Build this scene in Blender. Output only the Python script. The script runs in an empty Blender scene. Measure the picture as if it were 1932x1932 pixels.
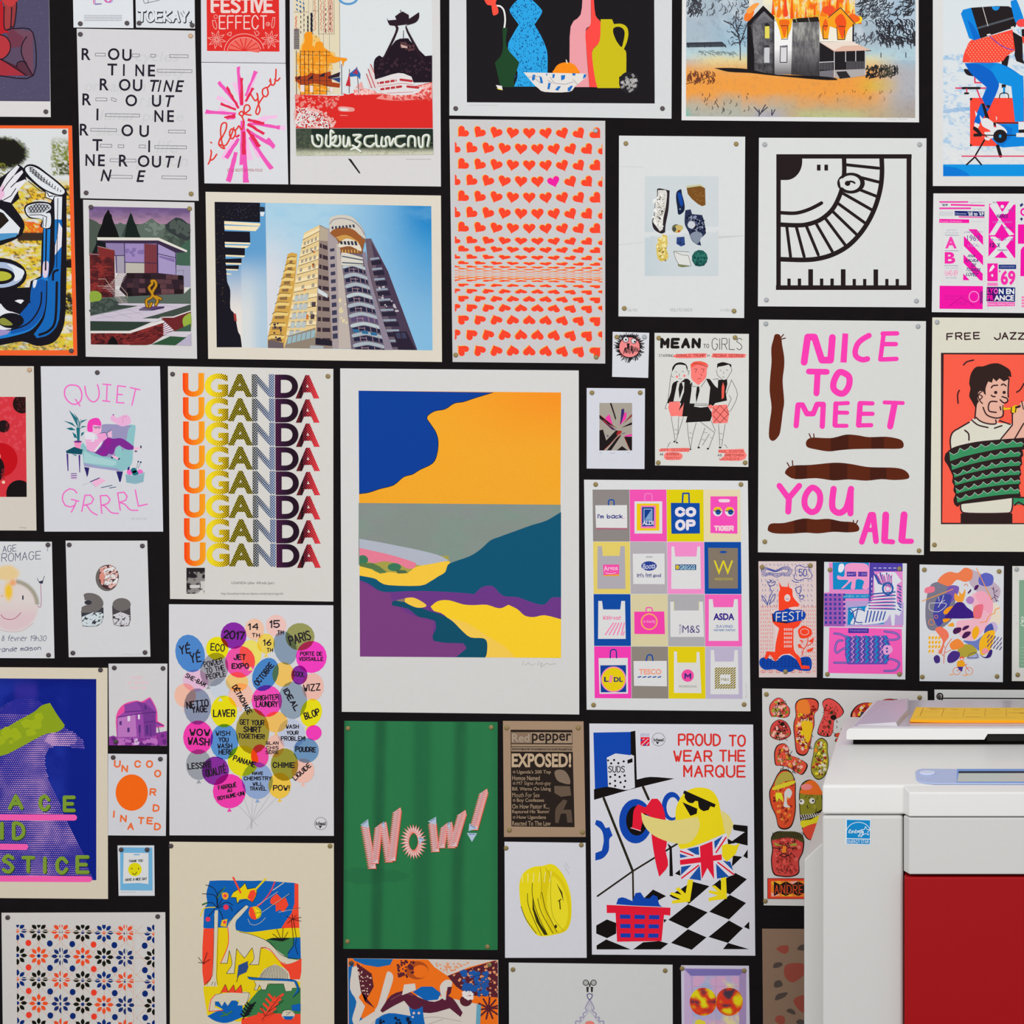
import bpy, math, random
import numpy as np
from mathutils import Vector
from mathutils.geometry import tessellate_polygon

# ------------------------------------------------------------------ camera, world, light
S = 0.00135            # metres of wall per photograph pixel
EYE = 1.6              # camera height
DIST = 4.0             # camera to wall
AX = 1740              # column of the photograph the lens axis stands at (the photo is a crop)
sc = bpy.context.scene
col = sc.collection
def WX(x): return (x - 966) * S
def WZ(y): return EYE + (966 - y) * S
cam = bpy.data.cameras.new('camera')
cam_o = bpy.data.objects.new('camera', cam); col.objects.link(cam_o)
cam.sensor_width = 36.0
cam.lens = 36.0 * DIST / (1932 * S)
cam_o.location = (WX(AX), -DIST, EYE)
cam_o.rotation_euler = (math.pi / 2, 0, 0)
cam.shift_x = (966 - AX) / 1932
cam.clip_start = 0.05
sc.camera = cam_o
sc.view_settings.view_transform = 'Standard'
sc.view_settings.look = 'None'
sc.view_settings.gamma = 1.0
sc.view_settings.use_curve_mapping = False
sc.view_settings.exposure = 0.0
w = bpy.data.worlds.new('world'); sc.world = w; w.use_nodes = True
w.node_tree.nodes['Background'].inputs[0].default_value = (0.95, 0.97, 1.0, 1)
w.node_tree.nodes['Background'].inputs[1].default_value = 0.60
def area(name, loc, rot, sx, sy, power, colour):
    l = bpy.data.lights.new(name, 'AREA'); l.shape = 'RECTANGLE'; l.size = sx; l.size_y = sy
    l.energy = power; l.color = colour
    o = bpy.data.objects.new(name, l); col.objects.link(o); o.location = loc; o.rotation_euler = rot
    return o
area('ceiling_light', (0.0, -2.3, 3.9), (math.radians(30), 0, 0), 5.5, 1.2, 20, (1, 0.985, 0.96))
area('rear_overhead_fill', (0.0, -4.4, 3.9), (math.radians(38), 0, 0), 5.5, 1.2, 70, (1, 0.985, 0.96))  # added overhead fill, lifts the copier top above its front
area('window_light', (-3.6, -3.6, 2.0), (math.radians(90), 0, math.radians(-50)), 2.2, 2.4, 18, (0.95, 0.97, 1.0))
area('front_fill_light', (0.4, -5.3, 1.25), (math.radians(90), 0, 0), 5.0, 2.0, 54, (0.98, 0.985, 1.0))  # added fill behind the camera, evens out the lower wall
E_PAPER = 1.0          # radiance the wall gives back for a white of albedo 1

# ------------------------------------------------------------------ colour, noise, helpers
def lin(c): return c / 12.92 if c <= 0.04045 else ((c + 0.055) / 1.055) ** 2.4
def rgb(h):
    if not isinstance(h, str): return tuple(h)
    if len(h) == 3: h = h[0] * 2 + h[1] * 2 + h[2] * 2
    return tuple(lin(int(h[i:i + 2], 16) / 255) / E_PAPER for i in (0, 2, 4))
def mixc(a, b, t):
    a = rgb(a); b = rgb(b)
    return tuple(a[i] * (1 - t) + b[i] * t for i in range(3))
def mulc(a, b):
    a = rgb(a); b = rgb(b)
    return tuple(a[i] * b[i] / 0.8 for i in range(3))
def vnoise(x, y, seed=0):
    r = np.random.RandomState(seed).rand(64, 64)
    xi = np.floor(x).astype(int); yi = np.floor(y).astype(int)
    fx = x - xi; fy = y - yi; fx = fx * fx * (3 - 2 * fx); fy = fy * fy * (3 - 2 * fy)
    a = r[xi % 64, yi % 64]; b = r[(xi + 1) % 64, yi % 64]; c = r[xi % 64, (yi + 1) % 64]; d = r[(xi + 1) % 64, (yi + 1) % 64]
    return (a * (1 - fx) + b * fx) * (1 - fy) + (c * (1 - fx) + d * fx) * fy
def fbm(x, y, seed=0, o=4):
    t = 0; a = 0.5; n = 0
    for i in range(o):
        t = t + a * vnoise(x * 2 ** i, y * 2 ** i, seed + i); n += a; a *= 0.55
    return t / n

MATS = {}
def material(name, colour=None, rough=0.6, grain=0.0, gscale=900, metal=0.0, bump=0.0, spec=0.25, trans=None, coat=0.0):
    if name in MATS: return MATS[name]
    m = bpy.data.materials.new(name); m.use_nodes = True
    nt = m.node_tree; b = nt.nodes['Principled BSDF']
    b.inputs['Roughness'].default_value = rough; b.inputs['Metallic'].default_value = metal
    b.inputs['Specular IOR Level'].default_value = spec
    b.inputs['Coat Weight'].default_value = coat
    if colour is None:
        src = nt.nodes.new('ShaderNodeAttribute'); src.attribute_name = 'Col'; out = src.outputs['Color']
    else:
        src = nt.nodes.new('ShaderNodeRGB'); src.outputs[0].default_value = (*rgb(colour), 1); out = src.outputs[0]
    tc = nt.nodes.new('ShaderNodeTexCoord')
    if grain:
        n = nt.nodes.new('ShaderNodeTexNoise'); n.inputs['Scale'].default_value = gscale; n.inputs['Detail'].default_value = 3
        nt.links.new(tc.outputs['Object'], n.inputs['Vector'])
        mr = nt.nodes.new('ShaderNodeMapRange'); mr.inputs['From Min'].default_value = 0.25; mr.inputs['From Max'].default_value = 0.75
        mr.inputs['To Min'].default_value = 1 - grain; mr.inputs['To Max'].default_value = 1 + grain
        nt.links.new(n.outputs[0], mr.inputs[0])
        mu = nt.nodes.new('ShaderNodeVectorMath'); mu.operation = 'SCALE'
        nt.links.new(out, mu.inputs[0]); nt.links.new(mr.outputs[0], mu.inputs['Scale']); out = mu.outputs[0]
    if bump:
        n = nt.nodes.new('ShaderNodeTexNoise'); n.inputs['Scale'].default_value = gscale * .6
        nt.links.new(tc.outputs['Object'], n.inputs['Vector'])
        bp = nt.nodes.new('ShaderNodeBump'); bp.inputs['Strength'].default_value = bump; bp.inputs['Distance'].default_value = 0.001
        nt.links.new(n.outputs[0], bp.inputs['Height']); nt.links.new(bp.outputs[0], b.inputs['Normal'])
    nt.links.new(out, b.inputs['Base Color'])
    if trans: b.inputs['Transmission Weight'].default_value = trans
    MATS[name] = m
    return m
def ink(grain=0.03): return material('printed ink %g' % grain, None, 0.7, grain, spec=0.06)

def mesh_obj(name, verts, faces, mat, parent=None, loc=(0, 0, 0), cols=None, smooth=False):
    me = bpy.data.meshes.new(name)
    me.from_pydata([tuple(v) for v in verts], [], faces)
    me.materials.append(mat)
    if cols is not None:
        ca = me.color_attributes.new('Col', 'FLOAT_COLOR', 'POINT')
        a = np.ones((len(verts), 4), dtype=np.float32); a[:, :3] = np.asarray(cols, dtype=np.float32)
        ca.data.foreach_set('color', a.ravel())
    if smooth: me.polygons.foreach_set('use_smooth', [True] * len(me.polygons))
    o = bpy.data.objects.new(name, me); col.objects.link(o); o.location = loc
    if parent: o.parent = parent
    return o
def tag(o, label=None, cat=None, group=None, kind=None):
    if label: o['label'] = label
    if cat: o['category'] = cat
    if group: o['group'] = group
    if kind: o['kind'] = kind
    return o

# ------------------------------------------------------------------ 2-D drawing that becomes flat print geometry
def num(s):
    if isinstance(s, str):
        v = [float(t) for t in s.split()]
        return [(v[i], v[i + 1]) for i in range(0, len(v) - 1, 2)]
    return [(p[0], p[1]) for p in s]
def smooth_pts(p, closed=True, n=5):
    out = []; m = len(p)
    if m < 3: return p
    rng = range(m) if closed else range(m - 1)
    for i in rng:
        if closed: a, b, c, d = p[i - 1], p[i], p[(i + 1) % m], p[(i + 2) % m]
        else: a, b, c, d = p[max(i - 1, 0)], p[i], p[i + 1], p[min(i + 2, m - 1)]
        for k in range(n):
            t = k / n; t2 = t * t; t3 = t2 * t
            out.append(tuple(0.5 * (2 * b[j] + (c[j] - a[j]) * t + (2 * a[j] - 5 * b[j] + 4 * c[j] - d[j]) * t2 + (3 * b[j] - a[j] - 3 * c[j] + d[j]) * t3) for j in (0, 1)))
    if not closed: out.append(p[-1])
    return out
def soft_pts(p, closed=True, n=3, lim=48):
    """rounds gentle bends only; sharp corners stay"""
    m = len(p); out = []
    def sharp(i):
        if not closed and (i == 0 or i == m - 1): return True
        a, b, c = p[i - 1], p[i % m], p[(i + 1) % m]
        t = math.degrees(math.atan2(c[1] - b[1], c[0] - b[0]) - math.atan2(b[1] - a[1], b[0] - a[0])); t = (t + 180) % 360 - 180
        return abs(t) > lim
    S_ = [sharp(i) for i in range(m)]
    for i in range(m if closed else m - 1):
        b, c = p[i], p[(i + 1) % m]
        if S_[i] and S_[(i + 1) % m]: out.append(b); continue
        a = (2 * b[0] - c[0], 2 * b[1] - c[1]) if S_[i] else p[i - 1]
        d = (2 * c[0] - b[0], 2 * c[1] - b[1]) if S_[(i + 1) % m] else p[(i + 2) % m]
        for k in range(n):
            t = k / n; t2 = t * t; t3 = t2 * t
            out.append(tuple(0.5 * (2 * b[j] + (c[j] - a[j]) * t + (2 * a[j] - 5 * b[j] + 4 * c[j] - d[j]) * t2 + (3 * b[j] - a[j] - 3 * c[j] + d[j]) * t3) for j in (0, 1)))
    if not closed: out.append(p[-1])
    return out
def clip_convex(poly, clip):
    # clip polygon must be given clockwise on the page (x right, y down)
    out = poly
    m = len(clip)
    for i in range(m):
        ax, ay = clip[i]; bx, by = clip[(i + 1) % m]
        inp = out; out = []
        if not inp: break
        def side(p): return (bx - ax) * (p[1] - ay) - (by - ay) * (p[0] - ax)
        for k in range(len(inp)):
            p = inp[k]; q = inp[(k + 1) % len(inp)]
            sp = side(p); sq = side(q)
            if sp >= 0: out.append(p)
            if (sp >= 0) != (sq >= 0):
                t = sp / (sp - sq); out.append((p[0] + (q[0] - p[0]) * t, p[1] + (q[1] - p[1]) * t))
    return out

A = None   # the sheet being drawn
class Sheet:
    def __init__(s, quad, grain):
        s.quad = quad; s.items = []; s.parts = {}; s.cur = 'printed_picture'; s.clip = quad; s.o = (0, 0, 1.0); s.grain = grain; s.nth = {}
    def layer(s, b, h):
        l = 0
        for (x0, y0, x1, y1, k) in s.items:
            if b[0] < x1 and b[2] > x0 and b[1] < y1 and b[3] > y0 and k > l: l = k
        l += 4 + h; s.items.append((*b, l)); return l
    def add(s, verts, faces, cols, clip=True, over=False):
        """verts in photograph pixels; faces index lists"""
        if not len(verts): return
        if clip and s.clip:
            qx = [p[0] for p in s.clip]; qy = [p[1] for p in s.clip]
            xs = [v[0] for v in verts]; ys = [v[1] for v in verts]
            cx0, cx1, cy0, cy1 = max(s.clip[0][0], s.clip[3][0]), min(s.clip[1][0], s.clip[2][0]), max(s.clip[0][1], s.clip[1][1]), min(s.clip[2][1], s.clip[3][1])
            if len(s.clip) != 4 or min(xs) < cx0 or max(xs) > cx1 or min(ys) < cy0 or max(ys) > cy1:
                nv = []; nf = []; nc = []
                for f in faces:
                    p = clip_convex([(verts[i][0], verts[i][1]) for i in f], s.clip)
                    if len(p) < 3: continue
                    b = len(nv); nv += p; nf.append(tuple(range(b, b + len(p)))); nc += [cols[f[0]]] * len(p)
                verts, faces, cols = nv, nf, nc
                if not verts: return
        xs = [v[0] for v in verts]; ys = [v[1] for v in verts]
        m = min(len(faces), 43 if over is True else int(over)) if over else 0
        l = s.layer((min(xs), min(ys), max(xs), max(ys)), m * 0.3)
        V, F, C = s.parts.setdefault(s.cur, ([], [], []))
        b = len(V)
        V += [(v[0], v[1], l) for v in verts]
        if over:                                     # strokes and flecks overlap: each piece of ink lies a hair above the last
            for i, f in enumerate(faces):
                z = l - (m - 1 - i % m) * 0.3
                for k in f: V[b + k] = (V[b + k][0], V[b + k][1], z)
        F += [tuple(i + b for i in f) for f in faces]
        C += list(cols)
def view(x0, y0, w, h=None, ret=1932):
    """the following calls use the coordinates of an enlarged crop of the photograph"""
    A.o = (x0, y0, max(w, h or w) / ret)
def part(n): A.cur = n
def clip(p=None):
    A.clip = [M(q) for q in num(p)] if p else A.quad
def M(p): return (A.o[0] + p[0] * A.o[2], A.o[1] + p[1] * A.o[2])
def tris(p):
    return [t for t in tessellate_polygon([[Vector((x, y, 0)) for x, y in p]])]
def P(c, pts, sm=0, holes=None):
    p = num(pts)
    if sm: p = smooth_pts(p, True, sm if sm > 1 else 5)
    elif isinstance(pts, str) and len(p) > 8: p = soft_pts(p)
    p = [M(q) for q in p]
    c = rgb(c)
    A.add(p, tris(p), [c] * len(p))
def PM(c, polys):
    """several polygons as one item"""
    V = []; F = []; c = rgb(c)
    for p in polys:
        p = [M(q) for q in num(p)]
        b = len(V); V += p; F += [(b,) + tuple(b + i for i in range(1, len(p)))] if len(p) <= 4 else [tuple(b + i for i in t) for t in tris(p)]
    A.add(V, F, [c] * len(V), over=len(F) == len(polys))
def stroke_geo(p, wd, V, F, closed=False, taper=False):
    n = len(p)
    if n == 1: p = [p[0], (p[0][0] + .01, p[0][1])]; n = 2
    seg = n if closed else n - 1
    k = 6 if wd < 6 else 10
    for i in range(seg):
        a = p[i]; b = p[(i + 1) % n]; dx = b[0] - a[0]; dy = b[1] - a[1]; L = math.hypot(dx, dy)
        if L < 1e-6: continue
        r0 = wd / 2 * (1 - i / n * .85 if taper else 1); r1 = wd / 2 * (1 - (i + 1) / n * .85 if taper else 1)
        nx = -dy / L; ny = dx / L; q = len(V)
        V += [(a[0] + nx * r0, a[1] + ny * r0), (b[0] + nx * r1, b[1] + ny * r1), (b[0] - nx * r1, b[1] - ny * r1), (a[0] - nx * r0, a[1] - ny * r0)]
        F.append((q, q + 1, q + 2, q + 3))
    if wd > 0.7:
        for i in range(n):
            r = wd / 2 * (1 - i / n * .85 if taper else 1); q = len(V)
            V += [(p[i][0] + r * math.cos(2 * math.pi * j / k), p[i][1] + r * math.sin(2 * math.pi * j / k)) for j in range(k)]
            F.append(tuple(range(q, q + k)))
def Ln(c, pts, wd, sm=0, closed=False, taper=False):
    """stroke(s); several separated by |"""
    V = []; F = []
    for s in (pts.split('|') if isinstance(pts, str) else [pts]):
        p = num(s)
        if sm: p = smooth_pts(p, closed, 4)
        elif isinstance(pts, str) and len(p) > 4: p = soft_pts(p, closed)
        stroke_geo([M(q) for q in p], wd * A.o[2], V, F, closed, taper)
    A.add(V, F, [rgb(c)] * len(V), over=True)
def LM(c, lines, wd):
    V = []; F = []
    for l in lines: stroke_geo([M(q) for q in num(l)], wd * A.o[2], V, F)
    A.add(V, F, [rgb(c)] * len(V), over=True)
def circ_pts(x, y, rx, ry=None, rot=0, n=28):
    ry = rx if ry is None else ry; cr, sr = math.cos(math.radians(rot)), math.sin(math.radians(rot))
    return [(x + rx * math.cos(t) * cr - ry * math.sin(t) * sr, y + rx * math.cos(t) * sr + ry * math.sin(t) * cr) for t in [2 * math.pi * i / n for i in range(n)]]
def O(c, x, y, rx, ry=None, rot=0, n=28): PM(c, [circ_pts(x, y, rx, ry, rot, n)])
def OM(c, lst, n=14): PM(c, [circ_pts(*t, n=n) for t in lst])
def Ring(c, x, y, rx, wd, ry=None, rot=0, n=32): Ln(c, circ_pts(x, y, rx, ry, rot, n), wd, 0, True)
def R(c, x0, y0, x1, y1): PM(c, [[(x0, y0), (x1, y0), (x1, y1), (x0, y1)]])
def RM(c, lst): PM(c, [[(a, b), (d, b), (d, e), (a, e)] for a, b, d, e in lst])
def Box(c, x0, y0, x1, y1, wd): Ln(c, [(x0, y0), (x1, y0), (x1, y1), (x0, y1)], wd, 0, True)
def grad(x0, y0, x1, y1, stops, horiz=False):
    """stops: [(t, colour)...]; strips with blended corners"""
    V = []; F = []; C = []
    for t, c in stops:
        if horiz: x = x0 + (x1 - x0) * t; V += [M((x, y0)), M((x, y1))]
        else: y = y0 + (y1 - y0) * t; V += [M((x0, y)), M((x1, y))]
        C += [rgb(c)] * 2
    for i in range(len(stops) - 1): q = 2 * i; F.append((q, q + 1, q + 3, q + 2))
    A.add(V, F, C, clip=False)
def field(x0, y0, x1, y1, step, fn, quad=None):
    """a fine patch of print whose colour is fn(u, v, X, Y) -> rgb arrays; u,v 0..1 and X,Y in view units"""
    nx = max(2, int((x1 - x0) / step)); ny = max(2, int((y1 - y0) / step))
    u, v = np.meshgrid(np.linspace(0, 1, nx + 1), np.linspace(0, 1, ny + 1))
    X = x0 + (x1 - x0) * u; Y = y0 + (y1 - y0) * v
    r = fn(u, v, X, Y)
    if quad:
        q = num(quad)
        PX = (q[0][0] * (1 - u) + q[1][0] * u) * (1 - v) + (q[3][0] * (1 - u) + q[2][0] * u) * v
        PY = (q[0][1] * (1 - u) + q[1][1] * u) * (1 - v) + (q[3][1] * (1 - u) + q[2][1] * u) * v
    else: PX, PY = X, Y
    C = np.stack([np.broadcast_to(c, u.shape) for c in r], -1).reshape(-1, 3)
    PX = A.o[0] + PX * A.o[2]; PY = A.o[1] + PY * A.o[2]
    V = list(zip(PX.ravel().tolist(), PY.ravel().tolist()))
    i = (np.arange(ny)[:, None] * (nx + 1) + np.arange(nx)[None, :]).ravel()
    F = np.stack([i, i + 1, i + nx + 2, i + nx + 1], 1).tolist()
    A.add(V, F, C.tolist(), clip=False)
def inpoly(X, Y, pts):
    p = num(pts); r = np.zeros(X.shape, bool)
    for i in range(len(p)):
        x0, y0 = p[i - 1]; x1, y1 = p[i]
        if y0 == y1: continue
        c = ((y0 > Y) != (y1 > Y)) & (X < (x1 - x0) * (Y - y0) / (y1 - y0) + x0)
        r ^= c
    return r
class Paint:
    """colours of a field built up by masks"""
    def __init__(s, X, base): s.c = [np.full(X.shape, v) for v in rgb(base)]
    def mix(s, m, c):
        c = rgb(c)
        for i in range(3): s.c[i] = s.c[i] * (1 - m) + c[i] * m
def ss(a, b, x):
    t = np.clip((x - a) / (b - a), 0, 1); return t * t * (3 - 2 * t)
TXT = {}
def text_geo(s, bold):
    if 'M' in s: bold = 0.0      # the thickened outline of this letter folds over itself
    k = (s, bold)
    if k in TXT: return TXT[k]
    cu = bpy.data.curves.new('t', 'FONT'); cu.body = s; cu.size = 1; cu.offset = bold; cu.resolution_u = 8 if len(s) == 1 else 3; cu.fill_mode = 'FRONT'
    o = bpy.data.objects.new('t', cu); col.objects.link(o)
    dg = bpy.context.evaluated_depsgraph_get()
    me = o.evaluated_get(dg).to_mesh()
    V = [(v.co.x, -v.co.y) for v in me.vertices]; F = [tuple(p.vertices) for p in me.polygons]
    o.evaluated_get(dg).to_mesh_clear()
    bpy.data.objects.remove(o); bpy.data.curves.remove(cu)
    x0 = min(v[0] for v in V); x1 = max(v[0] for v in V); y0 = min(v[1] for v in V); y1 = max(v[1] for v in V)
    r = ([((x - x0) / (x1 - x0), (y - y0) / (y1 - y0)) for x, y in V], F)
    TXT[k] = r; return r
def place(V, x0, y0, x1, y1, rot, shear):
    cx = (x0 + x1) / 2; cy = (y0 + y1) / 2; cr, sr = math.cos(math.radians(rot)), math.sin(math.radians(rot)); out = []
    for u, v in V:
        x = (u - .5) * (x1 - x0) - (v - .5) * shear * (y1 - y0); y = (v - .5) * (y1 - y0)
        out.append((cx + x * cr - y * sr, cy + x * sr + y * cr))
    return out
def T(s, x0, y0, x1, y1, c='111', bold=0.0, rot=0, shear=0):
    """printed type: the ink of the string fills the box"""
    bold = min(bold, .04)
    V, F = text_geo(s, bold)
    V = [M(p) for p in place(V, x0, y0, x1, y1, rot, shear)]
    if bold > .02:
        W = []; E = []
        for f in F: E.append(tuple(range(len(W), len(W) + len(f)))); W += [V[i] for i in f]
        V, F = W, E
    A.add(V, F, [rgb(c)] * len(V), over=11 if bold > .02 else 0)
def letter_fill(ch, box, layers, bold=.04, shifts=((0, 0),)):
    """one big letter filled with pieces of pattern, each piece cut to the letter's outline"""
    V, F = text_geo(ch, bold); x0, y0, x1, y1 = box
    V = [(x0 + u * (x1 - x0), y0 + v * (y1 - y0)) for u, v in V]; tr = []
    for f in F:
        for k in range(1, len(f) - 1):
            t = [V[f[0]], V[f[k]], V[f[k + 1]]]; a = (t[1][0] - t[0][0]) * (t[2][1] - t[0][1]) - (t[1][1] - t[0][1]) * (t[2][0] - t[0][0])
            if abs(a) > .5: tr.append((t if a > 0 else t[::-1], min(p[0] for p in t), max(p[0] for p in t), min(p[1] for p in t), max(p[1] for p in t)))
    for c, polys in layers:
        base = []
        for p in polys:
            a0, a1, b0, b1 = min(q[0] for q in p), max(q[0] for q in p), min(q[1] for q in p), max(q[1] for q in p)
            for t, c0, c1, d0, d1 in tr:
                if a0 < c1 and a1 > c0 and b0 < d1 and b1 > d0:
                    g = clip_convex(p, t)
                    if len(g) > 2: base.append(g)
        W = []; E = []
        for dx, dy in shifts:
            for g in base: E.append(tuple(range(len(W), len(W) + len(g)))); W += [M((x + dx, y + dy)) for x, y in g]
        A.add(W, E, [rgb(c)] * len(W), over=7)
GL = {'A': '08 30 68|15 55', 'B': '00 08|~00 40 52 44 04|~04 45 66 48 08', 'C': '~62 40 20 02 06 28 48 66', 'D': '00 08|~00 30 62 66 38 08',
      'E': '60 00 08 68|04 54', 'F': '60 00 08|04 54', 'G': '~61 40 20 02 06 28 48 66|66 64 44', 'H': '00 08|60 68|04 64', 'I': '00 08',
      'J': '~60 66 48 28 06', 'K': '00 08|60 04 68', 'L': '00 08 68', 'M': '08 00 35 60 68', 'N': '08 00 68 60', 'O': '~20 40 62 66 48 28 06 02 20',
      'P': '08 00|~00 50 62 54 04', 'Q': '~20 40 62 66 48 28 06 02 20|46 68', 'R': '08 00|~00 50 62 54 04|34 68', 'S': '~61 40 20 02 23 44 66 48 28 07',
      'T': '00 60|30 38', 'U': '~00 06 28 48 66 60', 'V': '00 38 60', 'W': '00 28 34 48 60', 'X': '00 68|60 08', 'Y': '00 34 60|34 38', 'Z': '00 60 08 68',
      '0': '~20 40 62 66 48 28 06 02 20', '1': '02 20 28', '2': '~02 20 40 62 54 08|08 68', '3': '~01 30 52 34|~34 66 48 18 07', '4': '58 50 05 65',
      '5': '60 00 04|~04 43 66 38 07', '6': '~50 14 06 28 48 66 54 34 06', '7': '00 60 28', '8': '~34 12 30 52 34 06 38 66 34', '9': '~63 44 14 02 20 50 62 66 48',
      '!': '00 05|08 08', '.': '08 08', "'": '00 02', '-': '04 44', '&': '~68 22 30 52 06 28 64', '?': '~02 20 40 62 34 35|38 38', '/': '08 60', ',': '07 09',
      'e': '~14 64 42 22 06 28 58', 'a': '~62 22 06 28 66 62 68', 'i': '03 08|00 00', 'o': '~33 65 38 05 33', 'r': '03 08|~05 23 43', 'n': '03 08|~05 23 43 65 68', 'l': '00 08',
      's': '~53 13 05 55 68 08', 'd': '~65 23 06 28 66|60 68', 'm': '03 08|~05 23 35 38|~35 53 65 68', 'u': '~03 06 28 66|63 68', 't': '~20 27 48|03 43', 'g': '~65 23 06 28 66|~63 69 08', 'v': '03 28 53', 'y': '03 36|63 09', 'f': '~50 20 28|03 43', 'h': '00 08|~05 33 65 68', 'c': '~63 13 06 18 67', 'w': '03 18 34 58 63', 'p': '03 09|~03 53 66 38 07', 'b': '00 08|~05 43 66 38 07', 'j': '~33 38 09', 'k': '00 08|53 05 58', 'z': '03 53 08 58', 'x': '03 58|53 08', 'q': '~63 13 06 38 65|63 69'}
NARROW = {'I': 0, '!': 0, '.': 0, "'": 0, ',': 0, '-': 4, 'i': 0, 'l': 0, '1': 2, ' ': 3, 't': 4, 'r': 4, 'f': 4, 'j': 3, 'v': 5, 'z': 5, 'k': 5, 'x': 5}
def H(s, x0, y0, x1, y1, c='111', wd=6, rot=0, shear=0, gap=2.4, jit=0.0, seed=1):
    """hand lettering: strokes, the string fills the box"""
    rnd = random.Random(seed + len(s)); pen = 0; strokes = []
    for ch in s:
        acute = ch == 'É'
        if acute: ch = 'E'
        g = GL.get(ch) if ch in GL else GL.get(ch.upper(), '')
        if acute: strokes.append([(pen + 2, -1), (pen + 4, -2.6)])
        wch = NARROW.get(ch, 6); dx, dy = rnd.uniform(-jit, jit), rnd.uniform(-jit, jit)
        for st in (g.split('|') if ch != ' ' else []):
            sm = st[0] == '~'; q = [(pen + int(t[0]) + dx + rnd.uniform(-jit, jit) * .4, int(t[1]) + dy + rnd.uniform(-jit, jit) * .4) for t in st.lstrip('~').split()]
            strokes.append(smooth_pts(q, False, 3) if sm else q)
        pen += wch + gap
    W = max(pen - gap, .001); h = wd / 2
    V = []; F = []
    for q in strokes:
        uv = [(x / W if W > .01 else .5, y / 8) for x, y in q]
        stroke_geo([M(p) for p in place(uv, x0 + h, y0 + h, x1 - h, y1 - h, rot, shear)], wd * A.o[2], V, F)
    A.add(V, F, [rgb(c)] * len(V), over=True)
def scribble_lines(c, x0, y0, x1, y1, n, wd, seed=0, words=True):
    """rows of print too small to read: broken thin dashes"""
    r = random.Random(seed); L = []
    for i in range(n):
        y = y0 + (y1 - y0) * (i + .5) / n; x = x0
        while x < x1:
            e = min(x1, x + r.uniform(.05, .16) * (x1 - x0)); L.append([(x, y), (e, y)]); x = e + .02 * (x1 - x0)
    LM(c, L, wd)
def spots(c, region, n, r0, r1, seed=0, n_side=6, stretch=1.0, rot=0):
    """irregular flecks scattered in a region, one item"""
    q = num(region); r = random.Random(seed); out = []
    xs = [p[0] for p in q]; ys = [p[1] for p in q]; k = 0
    while len(out) < n and k < n * 20:
        k += 1; x = r.uniform(min(xs), max(xs)); y = r.uniform(min(ys), max(ys)); ins = False
        for i in range(len(q)):
            a = q[i - 1]; b = q[i]
            if (a[1] > y) != (b[1] > y) and x < (b[0] - a[0]) * (y - a[1]) / (b[1] - a[1]) + a[0]: ins = not ins
        if not ins: continue
        R_ = r.uniform(r0, r1); ph = r.uniform(0, 6)
        pp = [(R_ * stretch * math.cos(ph + 6.283 * i / n_side) * r.uniform(.6, 1.2), R_ / stretch * math.sin(ph + 6.283 * i / n_side) * r.uniform(.6, 1.2)) for i in range(n_side)]
        cr, sr = math.cos(math.radians(rot)), math.sin(math.radians(rot))
        out.append([(x + a * cr - b * sr, y + a * sr + b * cr) for a, b in pp])
    V = []; F = []
    for p in out:
        b = len(V); V += [M(t) for t in p]; F += [tuple(range(b, b + n_side))]
    if V: A.add(V, F, [rgb(c)] * len(V), over=29)

PAPER_T = 0.0006
STEP = 0.000005
def pin_mesh():
    prof = [(0, 0), (0.0068, 0), (0.0068, -0.0012), (0.0062, -0.0018), (0.0034, -0.0022), (0.0, -0.0023)]
    n = 16; V = []; F = []
    for r, y in prof[1:-1]: V += [(r * math.cos(2 * math.pi * i / n), y, r * math.sin(2 * math.pi * i / n)) for i in range(n)]
    V.append((0, prof[-1][1], 0)); m = len(prof) - 2
    for k in range(m - 1):
        for i in range(n): F.append((k * n + i, k * n + (i + 1) % n, (k + 1) * n + (i + 1) % n, (k + 1) * n + i))
    for i in range(n): F.append(((m - 1) * n + i, (m - 1) * n + (i + 1) % n, m * n))
    F.append(tuple(range(n))[::-1])
    return V, F
PINS = {}
PIN_GROUP = 'drawing pins holding the posters to the wall'
PIN_COL = {'b': ('brass pin', '8f7c4c', .5, .4, 'brass'), 'd': ('shaded pin', '4a4042', .5, .3, 'shade-darkened'), 's': ('steel pin', 'a3a6a9', .5, .4, 'silver'), 't': ('tan pin', 'c2a283', .5, .3, 'pale tan')}  # the dark tone has corner shading put into its colour
def pin(x, y, tone, label, lift=0.0):
    if tone not in PINS:
        V, F = pin_mesh(); nm, c, ro, me_, w_ = PIN_COL[tone]
        me = bpy.data.meshes.new(nm); me.from_pydata(V, [], F); me.materials.append(material(nm, c, ro, metal=me_, spec=.5))
        me.polygons.foreach_set('use_smooth', [True] * len(me.polygons)); PINS[tone] = me
    o = bpy.data.objects.new('drawing_pin', PINS[tone]); col.objects.link(o)
    k = 0.88
    o.scale = (k, 1, k); o.location = (WX(x), -PAPER_T - 0.0001 - lift, WZ(y))
    tag(o, PIN_COL[tone][4] + ' ' + label, 'pin', PIN_GROUP)
def begin(quad, grain=0.03):
    """quad: tl tr br bl in photograph pixels"""
    global A
    q = num(quad)
    A = Sheet(q, grain); A.ins = q
    return A
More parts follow.
